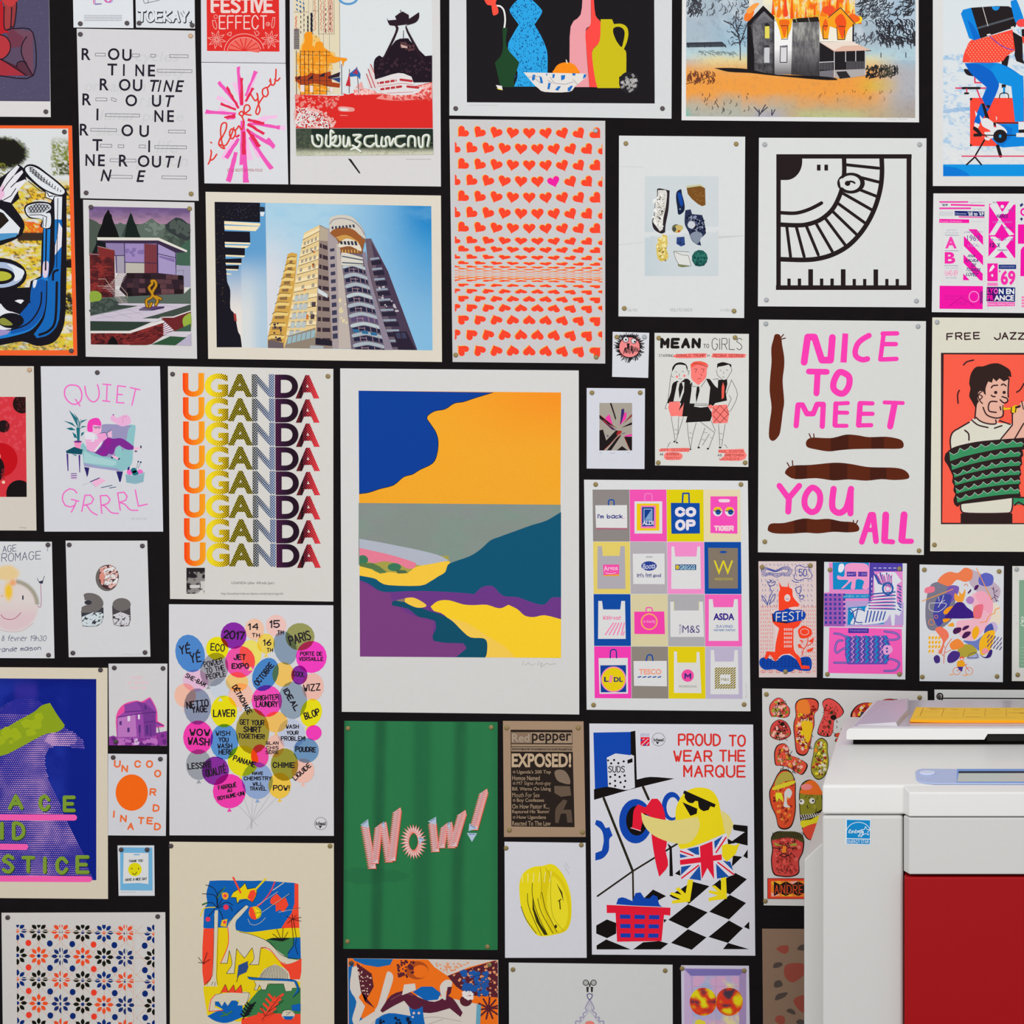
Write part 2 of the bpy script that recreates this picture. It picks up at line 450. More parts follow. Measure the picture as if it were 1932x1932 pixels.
def finish(name, cat, short, label, paper, pins='', wave=None, paper_mat=None, mark=''):
    """build the sheet. pins: 'tone x y ...' in photograph pixels"""
    q = A.quad
    cx = sum(p[0] for p in q) / 4; cy = sum(p[1] for p in q) / 4
    loc = (WX(cx), 0, WZ(cy))
    wv = wave or (lambda x, y: 0.0)
    def W(p, d): return (WX(p[0]) - loc[0], -d - wv(p[0], p[1]), WZ(p[1]) - loc[2])
    N = 40 if wave else 2
    V = []; F = []
    for d in (PAPER_T, 0.0001):
        for j in range(N):
            for i in range(N):
                u = i / (N - 1); v = j / (N - 1)
                x = (q[0][0] * (1 - u) + q[1][0] * u) * (1 - v) + (q[3][0] * (1 - u) + q[2][0] * u) * v
                y = (q[0][1] * (1 - u) + q[1][1] * u) * (1 - v) + (q[3][1] * (1 - u) + q[2][1] * u) * v
                V.append(W((x, y), d))
    n = N * N
    for j in range(N - 1):
        for i in range(N - 1):
            a = j * N + i; F.append((a, a + N, a + N + 1, a + 1)); F.append((n + a, n + a + 1, n + a + N + 1, n + a + N))
    for i in range(N - 1):
        F.append((i, i + 1, n + i + 1, n + i)); b = (N - 1) * N + i; F.append((b, n + b, n + b + 1, b + 1))
        c0 = i * N; F.append((c0, n + c0, n + c0 + N, c0 + N)); d0 = i * N + N - 1; F.append((d0, d0 + N, n + d0 + N, n + d0))
    o = mesh_obj(name, V, F, paper_mat or material('paper ' + (paper if isinstance(paper, str) else 'x'), paper, 0.75, 0.012, 60, spec=0.08), None, loc)
    tag(o, label, cat)
    for pn, (PV, PF, PC) in A.parts.items():
        mesh_obj(pn, [W(v, PAPER_T + STEP * v[2]) for v in PV], PF, ink(A.grain), o, cols=PC)
    t = pins.split(); k = 0
    mid = (cx, cy)
    while k + 2 < len(t):
        tone, x, y = t[k], float(t[k + 1]), float(t[k + 2]); k += 3
        xs = [p[0] for p in q]; ys = [p[1] for p in q]
        fx = (x - min(xs)) / (max(xs) - min(xs)); fy = (y - min(ys)) / (max(ys) - min(ys))
        vn = 'upper' if fy < .5 else 'lower'; hn = 'left' if fx < .35 else ('right' if fx > .65 else 'middle')
        lift = max([STEP * k for (a0, b0, a1, b1, k) in A.items if a0 - 7 < x < a1 + 7 and b0 - 7 < y < b1 + 7 and (a1 - a0) * (b1 - b0) < 90000] + [0])
        pin(x, y, tone, 'drawing pin at the %s of the %s' % (vn + (' middle' if hn == 'middle' else ' ' + hn + ' corner'), short), lift)
    return o

# ------------------------------------------------------------------ the room
def box(name, x0, x1, y0, y1, z0, z1, mat, kind=None, parent=None):
    V = [(x, y, z) for x in (x0, x1) for y in (y0, y1) for z in (z0, z1)]
    F = [(0, 1, 3, 2), (4, 6, 7, 5), (0, 4, 5, 1), (2, 3, 7, 6), (0, 2, 6, 4), (1, 5, 7, 3)]
    o = mesh_obj(name, V, F, mat, parent)
    if kind: o['kind'] = kind
    return o
wallm = material('black painted wall', '181416', 0.85, 0.12, 30, bump=0.15, spec=0.05)
box('wall_back', -3.4, 3.4, 0, 0.12, -0.0, 4.2, wallm, 'structure')
box('floor', -3.4, 3.4, -5.5, 0.12, -0.08, 0, material('grey vinyl floor', '8d8a86', 0.5, 0.1, 12), 'structure')
def ql(q, u, v): return tuple((q[0][k] * (1 - u) + q[1][k] * u) * (1 - v) + (q[3][k] * (1 - u) + q[2][k] * u) * v for k in (0, 1))
def G(c, quad, cells):
    """patches laid in a skewed quad: (u0, v0, u1, v1)"""
    q = num(quad); PM(c, [[ql(q, a, b), ql(q, d, b), ql(q, d, e), ql(q, a, e)] for a, b, d, e in cells])
# ------------------------------------------------------------------ sheets: top left
begin('-170 -130 91 -130 96 221 -168 219', .08)
view(0, 0, 400)
P('514b66', '-820 -640 440 -640 459 925 -820 915')
spots('5c5573', '0 0 440 0 455 915 0 915', 260, 3, 9, 5)
P('70485a', '60 270 130 262 285 285 302 310 305 690 150 610 190 425 200 340')
P('6f4658', '205 420 245 335 302 300 302 690 240 590 205 500')
P('54232f', '-10 690 300 690 240 560 180 560 150 600 0 530')
P('a4303c', '-10 535 40 560 235 688 -10 690')
P('8d3a45', '-800 300 -10 300 -10 690 -800 690')
P('b5353b', '-20 310 20 315 70 350 100 420 80 490 30 535 -20 545', 1)
P('5a4960', '100 430 150 435 205 430 205 500 235 560 180 560 150 600 50 545 90 490', 0)
P('70384a', '100 435 80 360 60 300 110 265 215 340 200 425 150 432', 0)
P('583040', '155 590 180 560 220 565 250 590 300 688 240 680', 1)
P('b81f28', '-30 40 20 0 40 120 50 260 90 300 50 300 -30 320')
P('a03d3f', '35 60 50 30 110 60 100 240 80 275 45 250', 1)
P('93383c', '90 20 150 0 150 60 135 240 105 240 100 100', 1)
P('c03a3c', '20 0 155 -10 150 30 100 60 60 45', 1)
Ln('251724', '0 315 60 340 95 400 90 470 40 530 0 540|0 540 60 570 240 688|0 690 305 690 302 300 130 262 60 275|245 335 210 390 195 470 230 570 300 688|150 610 165 570 210 560 240 585|40 60 40 250 80 272 100 240 108 70|150 20 152 80 130 240 105 240', 10, 1)
Ln('251724', '-820 -640 440 -640', 4)
finish('poster', 'poster', 'purple figure poster', 'angular red and mauve seated figure on dusky purple, cut off at top left of photo', 'd9d5d3', 'd 87 211')

begin('136 -108 249 -108 252 53 139 52')
view(0, 0, 400)
Ln('b89ad0', '862 -90 868 40 905 36', 12)
Ln('e63e7c', '850 -80 855 36', 7)
Ln('6a5a9a', '870 38 925 36', 9)
Ring('d6459b', 985, -12, 32, 12)
Ring('a98ad0', 1000, -2, 28, 6)
part('printed_lettering')
scribble_lines('b3b3bb', 770, 135, 1110, 195, 4, 8, 3)
finish('poster', 'poster', 'small white sheet top left', 'small white sheet with a pink and violet letter mark, above the ROUTINE poster', 'dcdfe2', 'd 152 45 d 240 44')

begin('254 -108 366 -108 368 54 257 52')
view(0, 0, 400)
Ln('777b80', '1300 -20 1320 30 1350 20 1352 -10|1340 28 1420 10 1520 -20', 6, 1)
part('printed_lettering')
H('TOEKAY.', 1256, 92, 1752, 212, '34363c', 30, 1, jit=.25)
H('TOEKAY.', 1258, 88, 1742, 202, 'dcdfe1', 20, 1, jit=.25)
finish('poster', 'poster', 'TOEKAY sheet', 'white sheet with hand drawn outline lettering TOEKAY, above the ROUTINE poster', 'd9dcdf', 'd 263 44 d 363 48')

begin('145 54 368 58 375 379 152 374')
view(0, 0, 400)
part('printed_lettering')
for s, x0, y0, x1, y1 in [('cycles', 1235, 470, 1630, 590), ('beauty', 1290, 610, 1690, 720), ('ormalmuh', 780, 730, 1330, 840), ('r star', 1280, 870, 1500, 980), ('lunar phase', 915, 1010, 1675, 1130), ('sleep', 880, 1140, 1190, 1270), ('life', 1435, 1280, 1630, 1395), ('person', 1250, 1440, 1710, 1550)]:
    T(s, x0, y0, x1, y1, 'cbcacb', .012, .8, .2)
for s, x, y, w_, sh in [('R', 745, 440, 82, 0), ('O', 985, 440, 105, 0), ('U', 1115, 448, 85, 0), ('T', 980, 580, 88, 0), ('I', 1122, 585, 16, 0), ('N', 1235, 588, 80, 0), ('E', 1350, 590, 65, 0),
                        ('R', 910, 716, 82, 0), ('O', 1085, 720, 105, 0), ('U', 1212, 724, 86, 0), ('T', 1360, 728, 82, .2), ('I', 1448, 730, 14, .2), ('N', 1500, 730, 75, .2), ('E', 1608, 732, 62, .2),
                        ('R', 752, 852, 82, 0), ('O', 1145, 862, 105, 0), ('U', 1385, 866, 84, 0), ('T', 1500, 868, 80, .2), ('I', 880, 990, 18, 0), ('N', 1408, 1005, 82, 0), ('E', 1525, 1005, 62, 0),
                        ('R', 728, 1128, 82, 0), ('O', 1108, 1135, 106, 0), ('U', 1272, 1142, 86, 0), ('T', 843, 1268, 90, 0), ('I', 1352, 1280, 17, 0),
                        ('N', 780, 1405, 84, 0), ('E', 895, 1408, 62, 0), ('R', 1085, 1410, 82, 0), ('O', 1257, 1415, 106, 0), ('U', 1385, 1420, 84, 0), ('T', 1500, 1420, 80, .2), ('I', 1628, 1422, 14, .2),
                        ('N', 928, 1545, 80, .2), ('E', 1255, 1552, 64, .2)]:
    T(s, x, y, x + w_, y + 108, '231f2b', .018, .8, sh)
for x0, y0, x1 in [(870, 485, 960), (1205, 492, 1272), (1375, 495, 1418), (1548, 498, 1716), (1435, 632, 1750), (875, 893, 975), (963, 1036, 1273), (828, 1170, 1063), (1537, 1185, 1690), (915, 1315, 1020), (1078, 1320, 1130), (1270, 1322, 1326), (1412, 1327, 1700), (1005, 1448, 1240), (1010, 1597, 1206), (1477, 1603, 1700)]:
    Ln('4a4756', [(x0, y0), (x1, y0 + (x1 - x0) * .015), (x1, y0 + 26 + (x1 - x0) * .015), (x0, y0 + 26)], 4, 0, True)
Ln('4a4756', '1020 890 1062 905 1056 928 1014 912', 4, 0, True)
finish('poster', 'poster', 'ROUTINE poster', 'pale grey poster with scattered black letters spelling ROUTINE and thin outlined bars', 'd3d1d2', 'd 152 65 t 360 68 d 163 364 b 361 366')

begin('378 -180 537 -180 539 119 380 117')
view(360, 0, 500, 380)
P('dd2d29', '110 -700 637 -700 647 377 119 372')
part('printed_lettering')
H('FESTIVE', 145, -18, 605, 96, 'e9cfc9', 22)
OM('e9cfc9', [(165 + i * 73, 90, 14, 6) for i in range(7)])
H('EFFECT', 205, 112, 557, 214, 'eccbc4', 9)
part('printed_picture')
LM('ee9a90', [circ_pts(390, 375, 145, 128, 0, 40)[20:41], circ_pts(390, 378, 122, 105, 0, 40)[20:41]], 6)
for i in range(8):
    a = math.radians(188 + i * 23); b = a + .33
    P('ec6a5e', [(390 + 16 * math.cos((a + b) / 2), 372 + 14 * math.sin((a + b) / 2)), (390 + 110 * math.cos(a), 372 + 94 * math.sin(a)), (390 + 112 * math.cos((a + b) / 2), 372 + 98 * math.sin((a + b) / 2)), (390 + 110 * math.cos(b), 372 + 94 * math.sin(b))])
for cx, cy in [(190, 290), (580, 290)]:
    for i in range(8):
        a = i * .785 + .2
        Ln('ee9a90', [(cx + 8 * math.cos(a), cy + 8 * math.sin(a)), (cx + 40 * math.cos(a + .22), cy + 40 * math.sin(a + .22)), (cx + 66 * math.cos(a), cy + 66 * math.sin(a)), (cx + 40 * math.cos(a - .22), cy + 40 * math.sin(a - .22))], 5, 0, True)
Ring('ee9a90', 182, 122, 13, 5); Ring('ee9a90', 563, 176, 13, 6); O('ee9a90', 566, 176, 6)
Ln('ee9a90', '160 150 165 190 185 215 190 185 180 155|158 150 182 150|265 250 290 262 295 235 270 245|600 130 590 190 600 205 612 170 612 130|600 128 616 128|465 230 480 260 500 245 480 225', 6, 1)
finish('poster', 'poster', 'FESTIVE EFFECT poster', 'red poster lettered FESTIVE EFFECT with line drawn flowers and orange slice', 'd5d4d8')

begin('380 118 539 120 544 348 386 346')
view(360, 0, 500, 380)
RS = random.Random(4)
def ray(c, x0, y0, x1, y1, w0, w1):
    L = math.hypot(x1 - x0, y1 - y0); nx, ny = -(y1 - y0) / L, (x1 - x0) / L
    p = [(x0 + nx * w0, y0 + ny * w0)]; n = 7
    for i in range(1, n): t = i / n; q = w0 + (w1 - w0) * t + RS.uniform(-2.5, 2.5); p.append((x0 + (x1 - x0) * t + nx * q, y0 + (y1 - y0) * t + ny * q))
    p += [(x1 + nx * w1 + RS.uniform(-6, 6), y1 + ny * w1 + RS.uniform(-6, 6)), (x1 - nx * w1 + RS.uniform(-6, 6), y1 - ny * w1 + RS.uniform(-6, 6))]
    for i in range(n - 1, 0, -1): t = i / n; q = w0 + (w1 - w0) * t + RS.uniform(-2.5, 2.5); p.append((x0 + (x1 - x0) * t - nx * q, y0 + (y1 - y0) * t - ny * q))
    p.append((x0 - nx * w0, y0 - ny * w0)); P(c, p)
for a in ['380 760 315 600 10 16', '395 750 470 545 8 16', '350 790 190 705 6 18', '330 840 200 800 4 20', '420 900 560 860 6 22', '440 900 690 935 6 14', '410 960 500 1150 8 20', '330 990 230 1160 6 18', '400 1000 430 1170 10 24', '520 860 630 850 12 10']:
    v = [float(t) for t in a.split()]; ray('f0bfe0', *v)
for a in ['372 770 343 488 12 13', '340 760 200 595 9 14', '400 700 475 520 8 12', '330 830 108 815 9 13', '380 880 385 1200 16 26', '410 950 612 1072 10 14', '430 1000 590 1235 11 16', '350 1010 260 1150 10 18', '395 1150 402 1326 11 22', '330 1110 275 1325 14 18', '430 900 650 930 8 12', '260 860 330 850 16 14', '560 1010 612 1070 12 10']:
    v = [float(t) for t in a.split()]; ray('ee57b4', *v)
for a in ['372 765 372 570 12 8', '350 790 262 635 8 10', '400 740 455 640 8 8', '330 800 215 755 8 8', '325 845 245 858 14 6', '415 872 535 905 10 12', '415 905 535 975 11 9', '410 940 495 1070 8 12', '385 960 388 1130 12 14', '330 1000 360 980 8 8', '450 980 500 1070 7 9']:
    v = [float(t) for t in a.split()]; ray('e22a52', *v)
part('printed_lettering')
Ln('e23a33', '148 1095 150 1120 140 1170 128 1196|140 1170 165 1160 190 1125|146 1038 152 1042|215 1055 255 1060 290 1000 315 930|215 1010 205 1055 238 1084|248 1084 228 1040 218 960 225 910 245 895 262 905 255 950 225 1010|292 1000 283 965 300 940 325 955 322 990 300 1012 283 985|322 955 340 935 352 918 368 945 380 930 385 880 370 845|370 845 352 830 372 812 385 830 374 850|385 835 430 800 425 770 400 768 388 800 400 832 440 840|440 690 470 735 490 712 482 680|488 690 495 760 505 800 490 835 475 815 500 750 530 705|545 640 525 655 525 690 548 705 565 680 555 640 545 640|560 640 585 610 575 590|580 575 590 620 612 610 620 560 622 506|612 580 632 590 650 570', 11, 1)
T("ET LE RESTE JE M'EN FOUS", 268, 1230, 522, 1258, 'b0404f', .01, 0, .1)
finish('art_print', 'print', 'i love you print', 'white print with brushed pink and red starburst and red script i love you', 'd9d9dc')

begin('546 -260 829 -260 832 352 548 348', .05)
view(360, 0, 500, 380)
P('d9ddde', '748 -400 1755 -400 1762 600 1765 935 765 935')
P('dfd3b4', '748 -400 1085 -400 1085 600 1095 690 765 690 752 600')
LM('8d857b', [[(x, -80), (x + 6, 690)] for x in (822, 858, 890, 932, 965, 1008)], 2.5)
LM('5d3d38', [[(930, -20), (932, 248), (1046, 248), (1044, -20)], [(890, 80), (932, 80)], [(752, 88), (860, 88)], [(1085, -20), (1088, 500)]], 2.5)
LM('222030', [[(880, 100 + i * 34), (882, 100 + i * 34 + 24)] for i in range(6)], 16)
LM('222030', [[(853, 120 + i * 30), (854, 120 + i * 30 + 20)] for i in range(8)], 9)
LM('443a48', [[(x, 40 + ((i * 37 + int(x)) % 200)), (x, 54 + ((i * 37 + int(x)) % 200))] for i in range(6) for x in (803, 826, 985, 1016)], 6)
for x, c, k in [(768, 'd24a43', 2), (905, 'd2574a', 3), (950, 'd2574a', 4), (975, 'c84641', 5), (1030, 'c84641', 6), (1005, 'd2574a', 9), (770, 'd24a43', 7), (1020, 'c84641', 8)]:
    scribble = random.Random(k)
    LM(c, [[(x + scribble.uniform(-6, 6), y), (x + scribble.uniform(-8, 8), y + 9)] for y in range(-20 if x > 900 else 120, 232 if x > 960 else 215, 13)], 4)
LM('3d6aa0', [[(772 + (i % 3) * 24, 0 + i * 11), (778 + (i % 3) * 24, 8 + i * 11)] for i in range(8)], 9)
scribble_lines('3a3550', 755, 210, 790, 360, 18, 6, 9)
spots('eebf6a', '790 380 850 240 900 250 950 300 960 340 1040 400 1030 540 780 560', 300, 6, 20, 11)
P('f0951f', '770 420 800 400 815 330 830 310 828 250 850 232 885 235 890 290 885 330 905 345 912 310 940 300 965 315 970 350 1005 370 1030 400 1060 415 1140 425 1140 440 1120 450 1110 490 1100 440 1050 460 1010 460 1000 540 990 690 800 690 780 600 758 590 800 560 790 490', 0)
spots('f3b04a', '780 380 1000 380 1000 680 780 680', 200, 4, 12, 12)
P('a8421d', '760 560 850 550 870 530 940 540 1020 520 1030 600 1090 610 1085 640 1000 630 900 610 820 625 765 590')
P('30202c', '850 585 895 540 890 575|'.strip('|')); P('30202c', '1000 560 1090 525 1085 560 1005 575'); P('2d4378', '1010 575 1090 565 1088 605 1040 580'); P('30202c', '930 560 980 528 975 560'); P('30202c', '770 580 800 550 795 580')
LM('33202a', [[(x, 370), (x + 2, 690)] for x in (770, 800, 830, 860, 890, 940, 990)], 4)
LM('33202a', [[(800, y), (1020, y + 6)] for y in (375, 400, 470, 585, 620, 660)], 2.5)
RM('e9d7d2', [(800, 620, 830, 670), (870, 625, 892, 672), (1015, 640, 1040, 672)])
# red ground
P('d92a26', '762 690 1090 700 1110 680 1150 690 1190 680 1330 690 1400 680 1760 600 1765 935 768 935')
spots('e5857c', '765 690 1090 700 1050 790 765 780', 120, 3, 12, 1)
spots('e9aea6', '765 790 880 790 1000 830 1050 880 1040 932 768 932', 260, 6, 17, 2)
spots('dfd9d6', '765 790 860 800 960 850 1010 900 1040 932 768 932', 190, 5, 15, 3)
spots('c3332f', '765 790 1000 830 1050 880 1040 932 768 932', 120, 3, 9, 33)
P('e49b93', '1085 778 1180 785 1195 805 1170 815 1085 810', 1); P('ddd5d1', '1090 790 1140 792 1150 806 1100 808', 1); P('e27b74', '1090 838 1140 840 1150 846 1090 846')
P('e98d85', '1190 655 1250 645 1340 660 1400 680 1760 605 1760 720 1500 735 1350 720 1400 690 1330 690 1250 690 1190 690')
spots('f0c3bd', '1200 655 1330 660 1340 685 1200 688', 60, 4, 12, 6); spots('efb7b0', '1400 690 1750 615 1750 700 1500 720', 120, 4, 16, 7); spots('da4a44', '1360 700 1750 640 1750 730 1500 735', 90, 4, 14, 8)
P('dfd8d7', '1340 590 1510 532 1615 552 1630 600 1625 630 1700 640 1620 690 1430 690 1380 660 1330 650')
LM('b9323a', [[(1340, 612), (1495, 588)], [(1390, 652), (1535, 632)], [(1530, 582), (1612, 592)], [(1580, 632), (1660, 640)]], 17)
LM('dfd8d7', [[(x, 570), (x + 6, 670)] for x in (1372, 1412, 1452, 1490)], 7)
LM('c8434a', [[(1345, 635), (1540, 608), (1620, 618)], [(1430, 680), (1620, 672)]], 3)
P('dfcfcd', '1310 470 1330 490 1370 640 1300 640 1280 540 1300 560'); LM('b5303a', [[(1312, 470), (1352, 560)], [(1295, 505), (1345, 640)], [(1282, 540), (1320, 640)]], 6)
P('e9a59e', '1200 640 1245 595 1260 640')
# black monument
P('211520', '1345 430 1375 405 1400 420 1500 290 1520 290 1520 278 1590 280 1600 300 1710 410 1760 405 1760 600 1625 602 1610 560 1515 533 1345 580 1335 480')
P('d9ddde', '1395 470 1495 240 1505 240 1500 285 1480 330 1400 470'.replace('1480 330 1400 470', '1402 468')) if 0 else None
P('d9ddde', '1508 190 1575 190 1640 320 1600 300 1590 282 1570 280 1553 282 1553 250 1548 250 1548 282 1520 284 1500 296 1490 292 1505 240')
P('2b1b24', '1430 130 1440 150 1500 145 1490 120 1545 85 1590 110 1592 140 1665 90 1665 130 1640 165 1580 185 1570 170 1590 230 1710 450 1705 475 1690 455 1575 235 1570 180 1508 188 1510 235 1400 465 1385 490 1380 470 1490 240 1490 190 1450 185 1438 160', 0)
O('2b1b24', 1541, 128, 38, 36); Ln('2b1b24', '1530 75 1542 130|1552 225 1552 290', 5)
spots('5a3a3c', '1530 310 1620 320 1640 370 1540 360', 26, 5, 14, 3); P('c9a9a0', '1530 325 1580 340 1582 352 1540 350')
spots('3d2730', '1350 430 1750 420 1750 560 1520 520 1350 560', 50, 4, 14, 5)
# flags
LM('4a2a33', [[(1158, 505), (1155, 680)], [(1212, 490), (1225, 680)], [(1100, 470), (1102, 690)]], 4)
P('2461a8', '1150 545 1210 495 1238 540 1235 580 1215 555 1165 560'); P('c22c35', '1158 525 1165 630 1130 625 1145 580'); P('a93554', '1180 535 1212 500 1222 545')
Ring('5a97c9', 1148, -20, 68, 16, 50)
# dark band
field(767, 940, 1769, 1140, 8, lambda u, v, X, Y: (lambda p: (p.mix(ss(.72, .98, v + .05 * fbm(u * 30, v * 6, 3)), 'c9c9b0'), p.mix(.35 * (u < .12) * fbm(u * 90, v * 20, 4), '8a9378'), p.mix(.35 * (fbm(u * 60, v * 14, 9) > .62) * (v > .5), '777a52'), p.c)[-1])(Paint(u, '202c26')), '767 938 1766 940 1769 1128 771 1135')
part('printed_lettering')
for k, (c, wd) in enumerate([('8f9a80', 20), ('e3e5dc', 13)]):
    dx = 4 - 4 * k
    for st in ['885 990 890 1040 915 1065 950 1060 955 1000 920 985 930 1020', '990 985 985 1050 1005 1068 1020 1050 1020 955 1040 965', '1030 1010 1060 990 1050 1030 1030 1050 1070 1065 1090 1040 1085 990', '1115 990 1115 1060 1140 1060 1150 1000 1160 1060', '1185 985 1240 985 1200 1020 1235 1040 1215 1075 1180 1060', '1170 1090 1200 1080 1240 1105', '1330 990 1275 1000 1270 1050 1310 1068 1340 1045', '1350 985 1355 1060 1375 1065', '1395 1000 1390 1060 1425 1060 1420 1010 1445 1000 1455 1060 1480 1010', '1560 990 1500 1000 1495 1050 1530 1068 1560 1050', '1585 1065 1590 1000 1630 1000 1635 1065', '1660 1000 1668 1065 1690 1065 1695 995 1735 990 1725 1065']:
        Ln(c, [(x + dx, y + dx) for x, y in num(st)], wd, 1)
part('printed_picture')
P('201f20', '1145 1156 1168 1160 1238 1262 1228 1266')
scribble_lines('b9b6b2', 1570, 1158, 1750, 1166, 1, 6, 2)
finish('poster', 'poster', 'red and black monument poster', 'tall poster collaging black monument, red ground, orange smear, with black band of white curly script', 'd6d3d1')
# ------------------------------------------------------------------ sheets: top row, middle and right
begin('848 -330 1269 -330 1267 224 848 218')
view(840, 0, 440)
P('1c181c', '168 -1300 1725 -1300 1736 858 180 848')
P('2ba3e2', '600 0 660 -40 720 0 790 70 800 110 740 205 790 290 830 380 848 460 848 640 860 718 570 718 600 600 520 400 560 290 610 205 545 115 533 80 560 40')
spots('14407a', '600 0 720 0 790 70 795 110 740 190 790 290 830 400 845 600 600 600 530 400 610 205 545 115 540 70', 330, 3, 7, 3, 5, 1.5, 60)
spots('14407a', '570 620 740 650 740 715 575 710', 34, 3, 7, 4, 5, 1.5, 60)
Ln('e8e6e2', '425 48 455 52 480 75 492 110 497 170 490 232', 14, 1)
P('f8503f', '330 -10 420 -10 418 30 432 55 442 95 435 115 410 128 395 120 385 60 385 48 350 40 332 15', 1)
P('1f4527', '475 230 515 232 508 385 615 518 575 640 570 722 458 722 440 640 412 520 475 430')
P('e9e4e0', '420 705 470 712 476 745 440 738'); P('e7d54a', '425 728 476 745 474 748 440 742')
P('eb9ca3', '1140 -60 1205 -60 1207 185 1195 220 1165 250 1170 420 1195 722 1075 722 1165 640 1100 600 1030 540 1040 220 1122 122')
P('fa4a44', '1205 -60 1228 -60 1245 125 1290 190 1285 340 1218 420 1230 560 1262 724 1197 722 1172 420 1163 265 1207 190')
P('cbbb18', '1288 160 1382 160 1398 200 1460 198 1505 225 1518 280 1505 350 1480 408 1500 440 1500 600 1440 640 1450 730 1262 730 1240 640 1218 480 1225 410 1280 340')
P('1c181c', '1395 235 1430 222 1465 232 1485 260 1485 300 1475 350 1460 390 1425 350 1405 310 1392 270', 1)
P('fb8b16', '903 606 905 575 930 540 975 520 1030 520 1075 540 1100 575 1104 606', 1)
for x, y in [(930, 590), (985, 560), (1020, 590), (1050, 560)]: O('d96e10', x, y, 4)
Ln('e6e2d0', '1003 498 1010 522', 9); P('e2dcd6', '650 600 1165 610 1170 640 1150 655 1075 720 1025 762 825 762 770 730 735 700')
for p in ['725 620 748 620 742 660 725 672 718 655', '780 630 800 640 812 690 790 690', '890 615 910 615 902 650 888 645', '960 625 995 622 990 655 962 668', '1050 608 1082 608 1075 628 1058 626', '1150 615 1170 618 1165 640 1140 655', '855 685 875 690 865 740 846 740', '910 745 935 715 960 715 935 752', '1015 730 1045 708 1058 715 1035 755 1015 758', '835 610 848 612 842 635']: P('1f6fc0', p)
Ln('8d8a92', '690 640 780 632|870 640 905 690 990 700 1060 680|1060 660 1095 700|745 650 790 690|850 665 890 690', 4)
O('232126', 1524, 684, 84, 90); r = random.Random(8)
for i in range(26):
    a = r.uniform(0, 6.3); q = 68 * math.sqrt(r.random()); cx, cy = 1524 + q * math.cos(a), 684 + q * 1.05 * math.sin(a); t = r.uniform(-.2, .2) + (1.1 if i % 2 else -.4)
    dx, dy = math.cos(t), math.sin(t)
    LM('c9c4c3', [[(cx - 14 * dx - k * 7 * dy, cy - 14 * dy + k * 7 * dx), (cx + 14 * dx - k * 7 * dy, cy + 14 * dy + k * 7 * dx)] for k in (-1, 0, 1)], 3.2)
scribble_lines('b9b9b9', 185, 866, 440, 878, 1, 4)
finish('poster', 'poster', 'still life poster', 'black poster of cut paper blue vase, pink bottle, mustard jug and orange in a bowl', 'd5d6d6', 'd 860 205 d 1250 205')

begin('1288 -300 1732 -300 1734 231 1286 227', .05)
view(1280, 0, 460)
def burn(u, v, X, Y):
    p = Paint(u, 'a9b9c4'); n = fbm(X / 130, Y / 130, 3); n2 = fbm(X / 40, Y / 40, 8); n3 = fbm(X / 14, Y / 14, 12)
    p.mix(ss(.42, .7, n) * .55 * (Y < 480), 'cfd6dc'); p.mix(ss(.5, .8, n2) * .4 * (Y < 300) * (X < 540), '8f9aa6')
    p.mix(ss(150, 520, X) * (1 - ss(560, 700, X)) * ss(100, 250, Y) * .5, '7db4cf')
    p.mix(ss(1500, 1750, X) * (Y < 500) * .35, '8fb6d0')
    p.mix(ss(330, 420, Y) * (1 - ss(450, 520, Y)) * .6, 'b5d3d8')
    p.mix(ss(420, 520, Y + 40 * n) * ss(0, 300, X) * (1 - ss(1450, 1800, X)) * .9, 'e6d595')
    p.mix(ss(480, 620, Y + 50 * n) * (1 - ss(1500, 1850, X)), 'e8a65a')
    p.mix(ss(560, 680, Y + 60 * n) * (1 - ss(1400, 1750, X - 30 * n2)) * .75, 'f09a3c')
    p.mix(ss(600, 660, Y) * (1 - ss(700, 760, Y)) * ss(1350, 1600, X) * (1 - ss(1650, 1800, X)) * .8, 'd9b73a')
    p.mix(ss(1480, 1800, X) * ss(470, 600, Y) * .65, 'b5aeb0')
    p.mix(ss(700, 900, Y + 130 * n - 60 + .08 * abs(X - 1100) * -1 + 60 * (X < 500)) * .8, 'b4a98a')
    p.mix(ss(780, 960, Y + 80 * n) * (1 - ss(700, 1000, X)) * .7, 'a9b5b0'); p.mix(ss(840, 950, Y) * ss(560, 650, X) * (1 - ss(760, 900, X)) * .5, 'ab9fc0')
    p.mix(ss(840, 930, Y) * ss(900, 1000, X) * (1 - ss(1350, 1600, X)) * .7, 'b7c489'); p.mix((1 - ss(60, 120, X)) * ss(830, 930, Y), '7fb9a5')
    p.mix(ss(1600, 1850, X) * ss(700, 850, Y) * .6, 'a79a96'); p.mix(ss(60, 400, X) * 0 + (n3 > .62) * .12, '5b5a60')
    return p.c
field(60, -1200, 1880, 935, 14, burn, '64 -1200 1884 -1200 1876 935 60 922')
clip('64 -1200 1884 -1200 1876 935 60 922')
def scrawl(c, x0, y0, x1, y1, n, L, wd, seed, ang=None):
    r = random.Random(seed); out = []
    for i in range(n):
        x, y = r.uniform(x0, x1), r.uniform(y0, y1); a = r.uniform(0, 6.3) if ang is None else math.radians(ang + r.uniform(-30, 30)); l = r.uniform(.4, 1) * L
        out.append([(x, y), (x + l * .5 * math.cos(a) + r.uniform(-4, 4), y + l * .5 * math.sin(a)), (x + l * math.cos(a + .5), y + l * math.sin(a + .5))])
    LM(c, out, wd)
